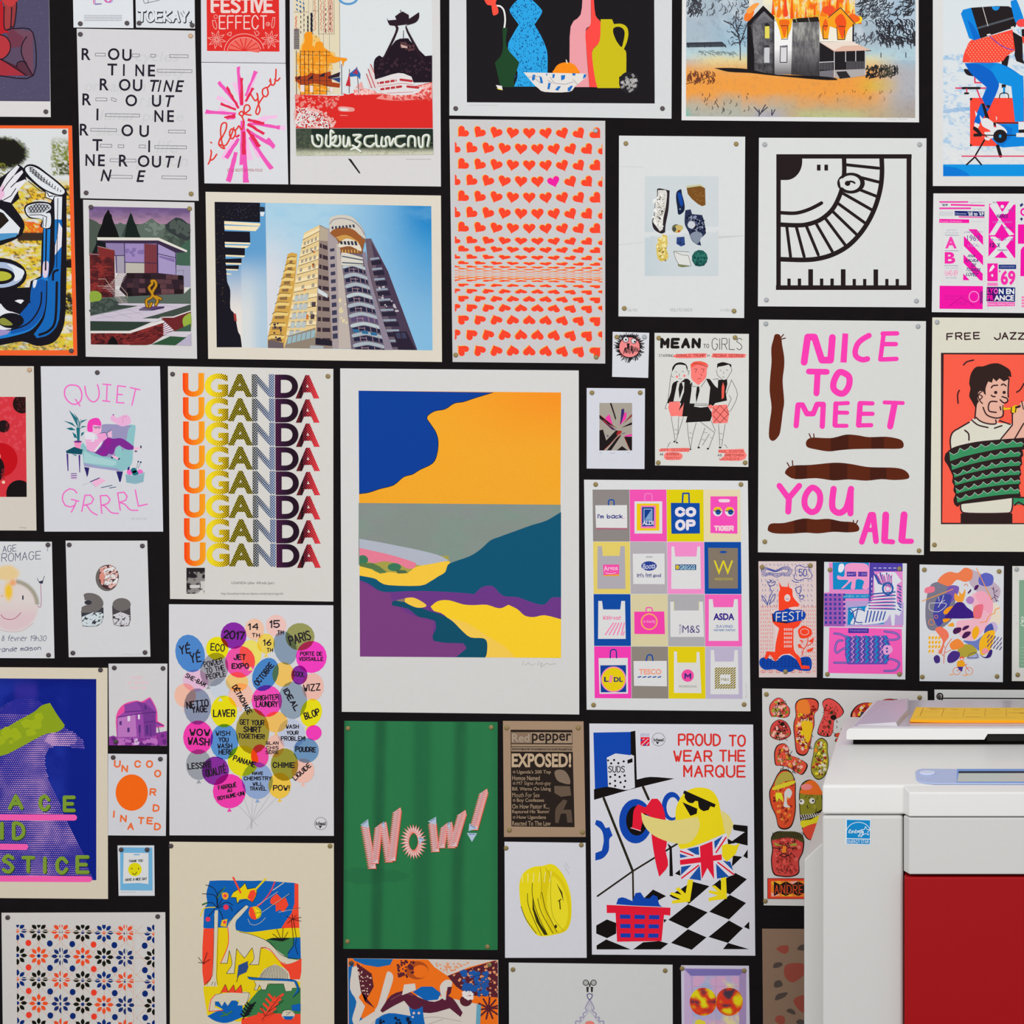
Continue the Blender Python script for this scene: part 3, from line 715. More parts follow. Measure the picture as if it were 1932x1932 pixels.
scrawl('36353c', 80, -60, 180, 100, 70, 50, 7, 1, 70); scrawl('45454d', 60, -150, 520, 90, 70, 60, 5, 2, 80); scrawl('3a3b42', 520, 0, 560, 60, 10, 30, 7, 3)
scrawl('34343b', 1440, -20, 1870, 120, 110, 60, 8, 4, 110); scrawl('2d2c34', 1560, 150, 1870, 330, 150, 60, 8, 5, 40); scrawl('4a4e58', 1400, 250, 1600, 325, 40, 40, 6, 6, 80); scrawl('34343b', 1600, 300, 1860, 345, 50, 60, 6, 7, 0)
scrawl('55606a', 1440, 20, 1640, 170, 40, 50, 6, 8)
Ln('35323a', '490 475 488 350 470 260 455 180 460 90|488 350 520 260 540 200|480 280 430 200 360 165|478 300 420 250|490 340 440 340 420 360|488 330 525 290|470 240 500 170', 8)
scrawl('3d3d46', 410, 120, 530, 360, 60, 34, 4, 9)
P('444a52', '65 338 345 332 375 360 378 378 365 370 345 372 65 376'); Ln('2d3036', '65 345 345 335 375 360 378 378|65 352 345 345|80 350 82 380|150 350 150 374|208 350 208 378|255 350 255 375|345 335 345 372', 4)
scrawl('75888a', 130, 405, 440, 430, 45, 40, 4, 10, 0); Ln('33343a', '1605 420 1605 455|1802 418 1802 455', 7)
# smoke and flames
def fl(u, v, X, Y):
    p = Paint(u, 'd9dcdc'); n = fbm(X / 60, Y / 90, 31); n2 = fbm(X / 30, Y / 70, 41); k = fbm(X / 22 + 9, Y / 60, 51)
    p.mix(ss(.3, .6, n), 'f0e08a'); p.mix(ss(.42, .6, n2) * .9, 'fbc531'); p.mix(ss(.5, .62, k) * ss(.1, .5, v), 'f9a21e'); p.mix(ss(.58, .68, n2) * ss(0, .4, v), 'f2641f'); return p.c
field(560, -400, 1380, 150, 14, lambda u, v, X, Y: (lambda p: (p.mix(ss(.45, .7, fbm(X / 90, Y / 90, 5)), 'efe9d6'), p.mix(ss(0, .3, u) * (1 - ss(.5, 1, u)) * .5, 'f1e2a0'), p.c)[-1])(Paint(u, 'd7d9d8')))
field(720, -200, 1400, 190, 9, fl, '740 -200 1400 -200 1400 185 760 160')
P('f5792c', '520 150 530 110 560 90 590 60 600 100 570 165 530 165', 1); P('f9a14c', '540 80 600 30 640 30 600 80 560 110', 1)
for k, (x, y, h_, w_) in enumerate([(750, 60, 80, 12), (800, 40, 110, 16), (850, 40, 120, 18), (900, 60, 130, 14), (940, 90, 70, 10), (1010, 110, 60, 10), (1080, 100, 80, 12), (1150, 80, 70, 26), (1200, 60, 90, 16), (1260, 50, 90, 20), (1330, 60, 90, 14), (1380, 130, 60, 12), (1435, 160, 40, 16)]):
    P(['ee5a1c', 'f57f1b', 'f24a26'][k % 3], [(x - w_, y + h_ * .7), (x - w_ * .6, y), (x, y - h_), (x + w_ * .5, y), (x + w_, y + h_ * .7)], 1)
O('f1512a', 1190, 80, 48, 34); P('f8d22c', '1290 150 1440 130 1450 175 1400 190 1290 200', 1); P('f4661f', '1310 160 1380 110 1440 150 1400 180', 1)
# house
P('4b474b', '545 200 550 170 590 150 672 62 760 145 762 590 600 570 545 548')
field(590, 100, 760, 585, 9, lambda u, v, X, Y: (lambda p: (p.mix(ss(.4, .7, fbm(X / 40, Y / 60, 3)) * .6, '8b888a'), p.mix(ss(.5, .65, fbm(X / 5, Y / 40, 4)) * .5, '2d2a2e'), p.mix((v > .8) * .5, '1d1b1e'), p.mix(ss(.8, 1, u) * .8, '1f1c20'), p.c)[-1])(Paint(u, '5d5b5f')), '590 200 760 170 762 590 598 572')
P('77757a', '590 200 675 85 752 168'); LM('4d4a4e', [[(600 + i * 11, 195), (610 + i * 10, 130 + abs(i - 7) * 7)] for i in range(14)], 4)
P('1e1a1e', '543 185 672 45 762 135 760 165 680 90 600 160 575 200 545 210'); P('1b181b', '545 210 575 205 600 400 602 565 545 545')
P('f1f0ee', '760 170 905 170 900 590 762 592'); field(762, 400, 898, 590, 12, lambda u, v, X, Y: Paint(u, 'efedeb').c if 0 else (lambda p: (p.mix(v, '6f6a6e'), p.c)[-1])(Paint(u, 'e9e7e6')))
P('f5b21d', '770 150 905 150 893 230 865 300 815 310 800 240'); P('ef6b1b', '800 165 880 165 860 240 840 300 820 240', 1); Ln('33282b', '812 205 865 205|815 312 865 312 868 210', 5)
P('d8d6d8', '808 372 862 372 860 495 808 495'); Ln('28262a', '808 370 862 362 860 495 806 495 808 365', 6); O('77747a', 835, 370, 28, 8)
P('e5d55a', '686 205 720 200 722 305 686 305'); P('28262a', '686 190 705 182 722 195 722 208 686 210'); P('c9c9cc', '680 385 700 370 722 382 722 498 680 498'); O('3a383c', 700, 368, 22, 10)
field(902, 170, 1115, 605, 9, lambda u, v, X, Y: (lambda p: (p.mix(ss(.35, .7, fbm(X / 60, Y / 90, 23)) * ss(1, .0, v) * .8, 'b5b3ab'), p.mix(ss(.48, .62, fbm(X / 5, Y / 60, 24)) * .45, '2d2a2e'), p.mix(ss(.45, 1, v) * .75, '2a272a'), p.c)[-1])(Paint(u, '6b696c')), '905 178 1115 170 1118 608 893 592')
P('26221f', '905 148 1108 135 1115 172 908 180'); Ln('c9bc3a', '1000 128 1110 125|910 150 940 146', 7); LM('a7a49a', [[(925, 145), (940, 175)], [(1030, 140), (1038, 172)]], 5)
P('f0e9d8', '1118 165 1380 180 1380 330 1118 330'); P('f6a021', '1118 130 1200 130 1280 65 1375 160 1400 200 1350 230 1320 315 1260 315 1255 230 1200 210 1185 310 1145 310 1120 200'); P('f0531f', '1240 160 1290 110 1330 170 1320 240 1300 310 1270 240', 1); P('f0601f', '1145 200 1165 150 1185 200 1165 250', 1)
Ln('4a3a36', '1190 140 1285 62 1400 190', 7); Ln('35282a', '1145 210 1148 310 1186 310|1255 215 1262 315 1318 315 1318 240|1148 205 1182 208|1270 208 1318 212', 6)
P('272328', '1380 190 1390 190 1392 330 1378 330'); P('221e22', '1118 340 1235 410 1480 400 1482 550 1230 560 1118 570'); P('e2b9a4', '1118 335 1375 328 1525 400 1235 412'); P('ead9cb', '1118 335 1375 328 1440 360 1300 365 1235 400'); Ln('3f3338', '1118 338 1235 412 1525 402', 5)
LM('6a666b', [[(1122 + i * 12, 498), (1122 + i * 12, 552)] for i in range(9)] + [[(1335 + i * 12, 488), (1335 + i * 12, 548)] for i in range(12)], 6)
LM('d3cfd0', [[(1235, 412), (1235, 610)], [(1325, 408), (1325, 490)], [(1405, 405), (1405, 485)], [(1480, 402), (1480, 600)], [(1118, 495), (1230, 490)]], 6)
P('77737a', '1118 565 1230 556 1230 620 1118 605'); P('b0a9a8', '1240 556 1478 548 1478 600 1300 625 1240 615'); P('2b272b', '1250 570 1330 565 1365 615 1280 625')
P('1e1a1c', '285 540 420 540 560 550 760 590 1120 605 1240 620 1260 635 1120 632 760 600 560 578 400 570')
scrawl('232326', 1495, 510, 1740, 600, 90, 40, 7, 20, 80); scrawl('4a4a3a', 1600, 510, 1700, 590, 30, 40, 5, 21, 80); scrawl('6d3a2a', 70, 560, 280, 640, 55, 40, 6, 22, 60); Ln('6d4a3a', '60 665 160 645 270 600', 5)
scrawl('4a4038', 100, 730, 560, 880, 26, 34, 5, 23, 70); Ln('3b3b4a', '600 850 650 905|650 900 690 830|640 870 640 920|660 890 705 850|740 870 740 915 765 870', 8); scrawl('8a5a2a', 1060, 700, 1700, 780, 18, 30, 4, 24, 80)
clip(); part('printed_lettering'); T('Hugo Bossi', 1660, 938, 1812, 956, 'c4c2c0', 0)
finish('poster', 'poster', 'burning house poster', 'poster of a grey farmhouse with flames on its roof in an orange field', 'e1e0de')

begin('1760 -400 2070 -400 2070 352 1760 351', .04)
view(1750, 0, 182, 360)
def snow(u, v, X, Y):
    p = Paint(u, 'dde2e4'); n = fbm(X / 90, Y / 60, 3); n2 = fbm(X / 28, Y / 18, 7); n3 = fbm(X / 300, Y / 200, 17)
    p.mix(ss(0, 500, 500 - Y) * .25, 'd3e3e8')
    p.mix(ss(.45, .62, n2) * ss(.35, .6, n) * (Y > 545) * .75, '94bfe2'); p.mix((Y > 555) * (Y < 610) * ss(.35, .5, n2) * .7, '8fbbe0'); p.mix((abs(Y - 1150 + .12 * X) < 20) * .6, '6ea9dc')
    p.mix(ss(1480, 1550, Y) * .7, 'e3e2e1'); return p.c
field(158, -300, 1500, 1665, 9, snow)
P('0f93e0', '158 1665 1500 1665 1500 1785 158 1785'); P('0a78d4', '158 1680 300 1700 400 1750 430 1785 158 1785')
P('fb4a38', '430 992 1500 992 1500 1480 430 1480'); P('241d20', '430 992 458 995 440 1020 430 1020'); P('241d20', '430 1450 455 1475 430 1485')
P('241d20', '690 1240 1500 1240 1500 1252 690 1252'); P('0b86dd', '690 1255 1500 1250 1500 1440 760 1495 720 1480 640 1400 690 1320'); P('0a72d0', '750 1260 860 1300 850 1380 760 1480 700 1450')
Ln('241d20', '470 1600 610 1360|480 1590 545 1668|480 1590 395 1668|700 1480 745 1580', 16); Ln('241d20', '710 1480 740 1580', 34); Ln('e4325a', '348 1582 1500 1582', 12)
Ln('e4325a', '478 770 480 838 600 838 600 893 285 893|500 905 545 1030', 14); Ln('241d20', '355 893 528 893', 24); Ln('e4325a', '397 900 397 940', 12); Ln('241d20', '378 946 412 946', 20)
P('241d20', '368 705 410 705 500 770 430 768 390 750', 1)
P('241d20', '750 580 830 560 805 690 750 660'); P('241d20', '750 855 795 855 790 890 752 890'); Ln('1391d8', '775 890 775 945', 22); Ln('241d20', '728 995 735 955 775 940 815 955 822 995', 10, 1)
# legs
P('0c80d8', '375 640 720 640 940 760 970 810 975 1230 885 1235 848 875 720 840 715 900 620 1110 550 1000 600 880 440 740'); P('0a62c8', '378 642 520 650 640 720 710 800 715 900 620 1110 600 1100 552 1000 605 890 440 745'); P('0e8fe0', '700 640 960 770 975 1230 885 1235 848 875 720 840 640 700')
P('0a66ca', '540 1050 620 1110 520 1260 470 1245 500 1140'); Ln('e4325a', '565 1085 610 1085', 16)
P('241d20', '545 1045 575 1050 625 1200 600 1245'); P('241d20', '600 1060 635 1070 625 1100 598 1085')
P('e5e3e3', '530 1170 560 1200 600 1195 640 1220 670 1240 740 1270 790 1310 800 1350 700 1330 660 1400 600 1380 575 1340 640 1330 560 1280 540 1230', 1); P('e5e3e3', '480 1118 505 1155 490 1185 484 1150'); P('e5e3e3', '690 1175 705 1195 698 1225'); P('e5e3e3', '575 1385 640 1400 620 1425 580 1415')
P('fb4a38', '560 1285 615 1310 620 1330 575 1312'); P('e5e3e3', '480 1240 530 1262 510 1300 470 1275')
P('241d20', '465 1280 510 1300 560 1370 520 1360 460 1310'); P('241d20', '466 1355 545 1350 548 1382 466 1384'); Ln('241d20', '545 1368 700 1372|800 1370 970 1370', 10)
P('241d20', '665 1238 690 1245 697 1290 670 1285'); P('e4325a', '672 1272 690 1272 696 1290 676 1290')
O('241d20', 735, 1380, 70, 68); O('2a9be4', 735, 1380, 14, 17)
P('e5e3e3', '920 1235 985 1235 985 1330 920 1320'); P('241d20', '920 1315 985 1310 985 1345 925 1345'); P('e5e3e3', '898 1348 985 1345 985 1390 898 1388')
# torso
P('fb4a38', '355 632 365 560 400 470 440 410 540 390 860 300 900 500 800 570 720 632', 0); r = random.Random(2)
LM('f2c9a8', [[(395 + i * 34 + (j % 2) * 17, 350 + j * 22 + 0), (401 + i * 34 + (j % 2) * 17, 360 + j * 22)] for j in range(13) for i in range(14) if 395 + i * 34 + (j % 2) * 17 < 860 - max(0, j - 7) * 22 and 350 + j * 22 > 420 - i * 13 + 10 and not (j > 9 and i == 0)], 5)
P('241d20', '860 320 960 380 965 600 985 650 900 620 880 560 885 500'); Ln('7a4ab0', '625 360 700 430 790 485 870 508', 9, 1)
P('d9e4ec', '850 270 960 230 985 260 975 380 900 330'); Ln('7aa6c8', '900 300 960 360|920 290 920 340|940 280 945 350', 5)
P('241d20', '440 80 700 62 820 65 860 85 900 240 890 275 535 390'); P('0f86dd', '338 140 360 100 440 80 535 390 470 410 420 385', 0); P('0a6ccc', '400 200 460 250 535 390 470 410')
Ln('50585f', '512 285 880 178', 20); Ln('e6e0d6', '558 75 612 265', 6); PM('1f8fdc', [[(650, 66)] + [(690 + 40 * math.cos(a), 66 + 42 * math.sin(a)) for a in [math.pi * (1 - i / 12) for i in range(1, 12)]] + [(730, 66)]])
Ln('e6e0d6', '606 355 632 350|850 280 870 275', 16)
P('0f86dd', '842 30 870 5 905 8 975 200 960 230 905 240 880 200', 1); P('fb4a4a', '900 235 920 205 950 195 990 200 990 260 950 275 915 265', 1)
P('241d20', '950 300 990 290 990 370 955 370'); P('fb4a38', '955 370 990 370 990 440 965 440')
finish('poster', 'poster', 'exercise bike poster', 'poster of cyclist carrying black and blue backpack on a flaming exercise bike, at top right', 'dedddb')

# ------------------------------------------------------------------ sheets: left, second row
begin('-300 236 136 237 146 671 -296 670', .06)
view(0, 230, 160, 450)
P('f2602a', '-1300 20 590 26 628 1892 -1300 1892')
def toon(u, v, X, Y):
    p = Paint(u, 'd9dbdb'); n = fbm(X / 70, Y / 22, 3); n2 = fbm(X / 14, Y / 9, 7); n3 = fbm(X / 120, Y / 40, 9)
    g = ss(450, 520, Y)
    p.mix(g * ss(.3, .5, n3), 'd9c437'); p.mix(g * ss(.45, .6, n) * .9, 'e8b62c'); p.mix(g * ss(.52, .62, n2) * ss(.4, .6, n) * .9, '3a3020'); p.mix(g * ss(.6, .7, n3) * .8, 'e0dfd8')
    p.mix((abs(Y - 870) < 60) * (X > 180) * (X < 360) * ss(.35, .5, n2), 'e2661f'); p.mix((abs(Y - 930) < 35) * (X > 160) * (X < 370), '3a2c24')
    p.mix(ss(440, 470, X + 60 * n2 - 30) * (Y < 430) * ss(100, 200, Y) * ss(.3, .55, n2), '77802c'); p.mix(ss(430, 560, X) * (Y > 330) * (Y < 425) * ss(.45, .55, n2), '25241c')
    d = ((X - 60) / 190) ** 2 + ((Y - 250) / 130) ** 2 + (n2 - .5) * .5; p.mix(1 - ss(.75, 1.1, d), '1e1b16'); p.mix((d > .8) * (d < 1.25) * ss(.5, .6, n2) * .8, '5f6a22')
    p.mix((Y > 330) * (Y < 460) * (X < 70) * ss(.4, .6, n2), '7a7a2a'); p.mix((abs(Y - 1150) < 35) * (X > 500), '1d1a18'); p.mix((Y > 1390) * (Y < 1560) * (X > 500) * ss(.3, .5, n2), '2a241c'); p.mix((Y > 1700) * (X < 480) * ss(.4, .6, n2) * .6, '8a8f5a')
    return p.c
field(-1250, 50, 590, 1850, 11, toon, '-1250 50 553 55 595 1850 -1250 1850')
K = '17141c'
P(K, '350 860 440 600 540 540 540 1200 530 1560 500 1700 430 1790 300 1815 180 1780 -20 1815 -20 1350 240 1340 250 1290 330 1250', 0)
P('1466b4', '445 800 500 780 505 880 500 1010 490 1290 480 1600 400 1720 300 1752 275 1720 350 1610 375 1500 385 1300 430 1200 445 1100')
P('dfe3e8', '440 600 505 600 500 790 445 800'); P('e4dfe6', '470 800 505 860 500 1010 460 1060 445 1080 450 950'); P('1d74bd', '445 790 480 790 470 900 450 1000 442 960'); Ln(K, '470 620 465 900 460 1180', 6); Ln(K, '430 1280 435 1220 470 1200', 18, 1); Ln(K, '462 1300 450 1600 400 1690 320 1725', 20, 1)
P('1f7ccb', '355 850 410 850 400 1150 390 1300 375 1500 340 1600 250 1690 90 1740 -20 1760 -20 1680 100 1680 200 1590 240 1500 250 1380 270 1290 340 1260 350 1150')
P('1458a8', '160 1560 240 1460 260 1340 330 1270 385 1290 370 1500 330 1590 240 1680 90 1720 90 1680 190 1610'); P('d9c7d9', '352 1140 395 1140 385 1250 350 1250', 1); P('dcdfe6', '270 1290 300 1280 290 1330 272 1345', 1)
Ln(K, '378 860 370 1200|338 1380 330 1480 280 1580 200 1650 60 1690 -20 1700', 12, 1); Ln(K, '382 1290 372 1500 330 1610 240 1700 80 1750 -20 1780', 9, 1)
P('e1e3e8', '-20 1460 20 1480 80 1530 160 1560 90 1680 -20 1690'); P('9f8fc0', '-20 1680 90 1690 60 1720 -20 1740'); Ln(K, '0 1450 60 1520 150 1530 220 1470|20 1430 100 1480 200 1450', 12, 1); P('e8e9ec', '120 1450 190 1425 215 1430 170 1475'); 
O(K, 90, 1610, 105, 62); P('8d8f3a', '0 1600 40 1590 105 1640 60 1650 10 1640', 1)
# shoe soles
P(K, '190 380 230 345 300 355 390 420 490 500 540 560 535 600 430 600 350 560 240 470 200 430', 1); P('dfe2e5', '205 385 240 358 300 375 380 430 480 510 525 560 500 590 430 575 340 530 250 450', 1)
clip('235 360 300 372 380 430 480 510 525 555 480 572 400 520 320 470 240 400')
LM(K, [[(230 + i * 22, 350 + i * 17), (215 + i * 22, 420 + i * 17)] for i in range(14)] + [[(235 + i * 14 - 10, 400 + i * 14 - 34 * k), (270 + i * 14, 405 + i * 14 - 34 * k)] for i in range(20) for k in (0, 1)], 6); clip()
Ln(K, '210 430 300 510 400 570|230 480 330 560', 6, 1); P('e3e5e8', '370 560 430 590 500 600 440 605 435 635 380 610', 0); Ln(K, '370 560 365 610 430 635 445 600 510 602|380 570 400 605 430 600', 7)
P(K, '198 720 215 670 300 645 400 655 430 690 415 735 415 860 350 860 328 840 335 790 240 780', 1); P('dee1e5', '210 720 225 680 300 660 390 665 415 700 370 740 410 745 408 850 345 852 340 790 245 770', 1)
P('b9bcc2', '225 690 300 662 390 672 408 698 350 735 240 742 222 720', 1); clip('232 690 300 662 390 672 405 698 350 733 245 738'); LM(K, [[(200 + i * 26, 640), (270 + i * 26, 750)] for i in range(9)] + [[(260 + i * 26, 640), (180 + i * 26, 750)] for i in range(9)], 6); clip()
Ln(K, '240 755 330 752 380 770 372 850|350 775 350 850', 6)
# hand and body at the left
P(K, '-20 520 40 430 150 345 195 380 215 470 150 560 160 620 100 670 190 800 195 870 150 940 -20 1010'); P('e4e2e6', '-10 560 60 430 140 352 160 365 110 440 180 390 190 410 120 500 205 465 215 480 140 570 90 655 20 640', 0); P('e9b9d6', '-10 560 30 500 40 600 0 640')
Ln(K, '60 500 110 440|90 530 125 495|20 560 60 500|20 640 90 600 130 540', 7); P('dfe3e7', '-20 690 30 720 110 800 165 860 150 910 -20 960'); P('4f93c4', '-20 905 150 900 130 930 -20 968'); P('231b16', '-20 720 30 740 75 800 -20 890')
O(K, -10, 1240, 228, 138); O('aab9d4', -10, 1240, 200, 105); P('dfe4ea', '60 1150 190 1200 180 1260 120 1290 110 1200', 1); O(K, 0, 1250, 122, 66); O('b7b83a', 0, 1250, 96, 40)
P(K, '-20 1370 230 1370 250 1470 180 1440 -20 1440')
finish('poster', 'poster', 'orange bordered poster', 'orange bordered cartoon poster of blue bent legs and shoe soles over yellow fields', 'd9d5d3', 'd 122 249 d 135 662')

begin('157 377 367 382 372 677 162 673', .05)
view(150, 370, 230, 310)
def sky(u, v, X, Y):
    p = Paint(u, '6c5480'); n = fbm(X / 90, Y / 40, 5); p.mix(ss(.05, .95, v + (n - .5) * .5), 'b18a9c'); p.mix(ss(.5, .7, n) * .25, '7a62a4'); return p.c
field(110, 122, 1300, 370, 11, sky, '112 122 1302 145 1303 370 115 370')
def hill(a, b): return lambda u, v, X, Y: (lambda p: (p.mix(ss(.4, .7, fbm(X / 60, Y / 50, 6)), b), p.c)[-1])(Paint(u, a))
field(115, 330, 1305, 700, 14, hill('3f4a42', '5c6a5e'))
P('4b554b', '115 262 200 300 300 380 300 700 115 700'); P('54615a', '420 345 480 310 560 350 600 480 430 480'); P('5c695f', '670 345 760 320 850 262 900 300 960 340 1000 470 960 490 690 490')
P('33393a', '1005 345 1060 300 1135 250 1210 270 1303 350 1303 480 1270 530 1150 480 1030 400'); spots('4d5650', '1040 340 1130 260 1290 350 1280 500', 30, 10, 40, 3); spots('737f74', '700 350 850 275 990 350 900 460', 30, 8, 30, 4)
P('41604e', '1130 640 1303 500 1305 830 1135 810')
P('0f0e10', '340 155 358 190 355 200 380 225 385 260 400 300 415 340 440 400 470 490 205 490 235 400 262 340 280 270 300 220 320 190'); LM('0f0e10', [[(340 - 12 - i * 8, 200 + i * 20), (340 + 12 + i * 8, 206 + i * 20)] for i in range(15)], 12)
P('16211d', '603 195 625 235 640 290 670 350 690 420 722 485 530 485 545 400 560 320 585 240'); LM('16211d', [[(603 - 8 - i * 8, 225 + i * 20), (605 + 10 + i * 8, 232 + i * 20)] for i in range(13)], 10)
P('15171a', '200 480 310 540 310 640 215 590 210 690 150 670 200 560')
field(120, 580, 415, 1240, 11, lambda u, v, X, Y: (lambda p: (p.mix(ss(.42, .6, fbm(X / 60, Y / 14, 3)), '5a1f22'), p.mix(ss(.5, .7, fbm(X / 90, Y / 90, 9)) * .8, '3a1a1e'), p.mix(ss(.5, 1, u) * .4, '2d1a20'), p.c)[-1])(Paint(u, '8c2f2c')), '120 680 412 630 420 1230 130 1200')
P('7d2b2a', '215 590 412 635 412 740 230 690'); Ln('b79aa0', '215 590 412 635|120 680 235 690', 6)
P('8d7ba6', '310 545 920 560 1140 640 1140 930 920 905 430 905 415 640 312 600'); P('b9b2a6', '545 785 765 790 765 905 545 905'); P('a39aa8', '440 705 530 705 530 905 440 905'); P('9b85b8', '545 560 755 560 755 780 545 780'); spots('806ca2', '550 640 750 600 750 700 560 700', 10, 14, 34, 4)
P('a292bd', '930 570 1130 640 1140 925 930 905'); P('7e6a9e', '940 700 1120 740 1120 780 940 720'); P('74343c', '765 560 915 570 915 905 765 905'); LM('85434a', [[(x, 570), (x, 900)] for x in (790, 815, 845, 875, 900)], 4)
Ln('2d2448', '310 548 920 556|528 555 535 905|535 778 915 790|415 700 530 700|435 700 440 900|918 560 922 908|930 680 1130 726|1130 635 1138 930', 8); Ln('2d2448', '918 560 922 908', 14)
P('3a2a44', '210 520 930 520 1260 660 1130 665 920 560 310 545'); P('ddd8cc', '208 485 935 490 1270 640 1262 662 930 522 212 520')
P('a19ab4', '1140 815 1305 820 1308 1070 1228 1070 1228 940 1140 930'); Ln('6a6484', '1145 880 1225 870 1225 930', 4)
P('2f1f28', '560 905 920 905 1228 940 1230 1155 960 1195 570 1195 470 1100 520 960'); r = random.Random(5)
for j in range(5):
    x = 560
    while x < 1220:
        w_ = r.uniform(55, 110); y0 = 912 + j * 56 + (x - 560) * .03
        if r.random() < .8: P(r.choice(['3d2830', '5a3a40', '1a1216', '4a2e36', '6a4448', '2a1a20', '23161a']), [(x, y0), (min(x + w_, 1226), y0 + 2), (min(x + w_, 1226), y0 + 54 - (j == 4) * (x - 900) * .05), (x, y0 + 52)])
        x += w_ + 3
P('55635a', '130 1200 570 1180 1230 1150 1310 1075 1310 1270 700 1290 130 1410'); P('39433e', '130 1240 350 1200 560 1290 700 1290 400 1340 130 1400'); spots('4a564e', '140 1230 340 1210 500 1280 400 1330 140 1380', 20, 10, 34, 4)
LM('b3a0a4', [[(375 - (i * 9 if i > 5 else -i * 4) * 0 + [90, 80, 60, 40, 20, 0, -10, -60, -80, -100, -50, -30, 0, 20, 30, 45, 60, 75, 90, 100][i], 912 + i * 19), (555 + [0, 0, -10, -20, -30, -40, -60, -90, -130, -130, -100, -80, -50, -40, -30, -20, 0, 10, 15, 20][i], 914 + i * 19)] for i in range(20)], 6)
Ln('c9b0a0', '225 975 305 975 510 1250|465 905 380 1030|215 1058 375 1062|460 1030 565 1150 565 1200', 5)
P('c7bdca', '700 1290 560 1262 470 1280 1310 1268 1200 1310 900 1400 740 1440 920 1442 850 1480 130 1472 130 1412'.replace('700 1290 560 1262 470 1280', '130 1412 700 1292 470 1280 520 1262'), 0)
LM('9a90a6', [[(250, 1395), (420, 1440)], [(400, 1350), (620, 1440)], [(550, 1325), (750, 1400)], [(200, 1440), (900, 1340)], [(330, 1370), (900, 1300)], [(700, 1290), (1000, 1340)], [(900, 1270), (1150, 1310)]], 3)
P('3f4a41', '740 1440 900 1398 1310 1275 1310 1350 1110 1420 960 1420 930 1440'); P('2e3c33', '130 1470 850 1480 600 1585 130 1585')
P('6b2426', '960 1425 1110 1430 1312 1360 1312 1500 1120 1590 985 1480'); P('d9cfcf', '985 1420 1105 1415 1310 1345 1310 1358 1110 1430 960 1430')
field(130, 1480, 990, 1750, 11, lambda u, v, X, Y: (lambda p: (p.mix(ss(.4, .6, fbm(X / 50, Y / 16, 13)), '511a1e'), p.mix(ss(.55, .7, fbm(X / 80, Y / 60, 19)) * .8, '2a1216'), p.c)[-1])(Paint(u, '8a2e2c')), '132 1615 600 1610 988 1480 850 1750'.replace('988 1480 850 1750', '600 1750 135 1745'))
field(600, 1480, 990, 1750, 11, lambda u, v, X, Y: (lambda p: (p.mix(ss(.4, .6, fbm(X / 50, Y / 16, 15)), '511a1e'), p.c)[-1])(Paint(u, '8f302d')), '595 1612 988 1480 990 1640 600 1750')
P('6f2424', '600 1745 990 1640 850 1740 790 1752 600 1752'); P('120f10', '330 1745 350 1690 395 1645 440 1690 460 1748')
P('ddd6d2', '132 1585 590 1585 985 1462 990 1490 595 1615 132 1610'); P('cfc8ce', '740 1440 990 1440 900 1480 830 1480')
P('3c2c50', '705 1330 870 1332 1000 1295 1000 1318 870 1345 705 1345'); P('59406a', '705 1325 790 1295 1000 1298 870 1332')
for c_, w_ in (('5a3a10', 42), ('c08a1c', 24)): Ln(c_, '800 1300 790 1230 850 1190 860 1150 820 1080 860 1030 850 1000 890 1000 905 1050 870 1110 860 1160 920 1220 900 1280|900 1180 960 1210|830 1300 850 1260', w_, 1)
P('e5d9e6', '988 1460 1115 1570 990 1640'.replace('1115 1570', '1110 1575')); LM('6b2426', [[(990, 1505 + i * 22), (1010 + i * 22, 1478 + i * 20)] for i in range(7)], 8)
P('8aa33c', '125 1150 150 1118 215 1120 262 1160 250 1225 180 1240 130 1240', 1); P('93ab3f', '1215 1480 1225 1430 1265 1395 1312 1385 1312 1560 1240 1550', 1)
P('3d5a48', '1120 1590 1312 1500 1312 1590'); P('cfc6d0', '1000 1640 1090 1595 1315 1600 1315 1620 1240 1660'); P('2f5238', '850 1745 1070 1650 1260 1660 1130 1755'); P('b6adc2', '1260 1660 1316 1620 1316 1760 1140 1755')
finish('poster', 'poster', 'modernist house poster', 'small poster of a flat roofed glass house with dark fir trees and a golden sculpture', 'd3d0ce', 'd 172 391 b 358 394')
# ------------------------------------------------------------------ sheets: second row, middle
begin('388 362 832 369 834 683 393 677', .05)
view(380, 360, 460, 330)
def sky2(u, v, X, Y):
    p = Paint(u, 'a9cde0'); n = fbm(X / 200, Y / 90, 3)
    p.mix(ss(900, 1900, X + .0 * Y) * (1 - ss(200, 1300, Y) * .6), '3293cd'); p.mix(ss(1500, 1830, X) * (1 - ss(100, 500, Y)) * .8, '0d78bd'); p.mix(ss(.5, .8, n) * .3, '7fbbdc')
    p.mix((1 - ss(520, 900, X)) * ss(150, 700, Y) * .9, 'dcd9dc'); p.mix(ss(1100, 1830, X) * ss(700, 1250, Y) * .6, '7db8dc'); p.mix(ss(600, 800, X) * (1 - ss(800, 1100, X)) * ss(500, 200, Y) * 0, 'fff'); return p.c
field(510, 95, 1830, 1265, 12, sky2, '510 95 1822 122 1832 1265 528 1245')
field(105, 90, 525, 1245, 12, lambda u, v, X, Y: (lambda p: (p.mix(ss(.35, .8, v) * (1 - ss(.6, 1, u)), 'e6ddd4'), p.mix(ss(.6, 1, u) * ss(.3, .9, v) * .7, '9cc4dc'), p.mix(ss(.3, .6, v) * .55 * (u > .5), 'c9d6dc'), p.c)[-1])(Paint(u, '5f9ccb')), '105 88 508 95 527 1245 122 1240')
clip('105 88 1822 122 1832 1265 122 1240')
K = '17141f'
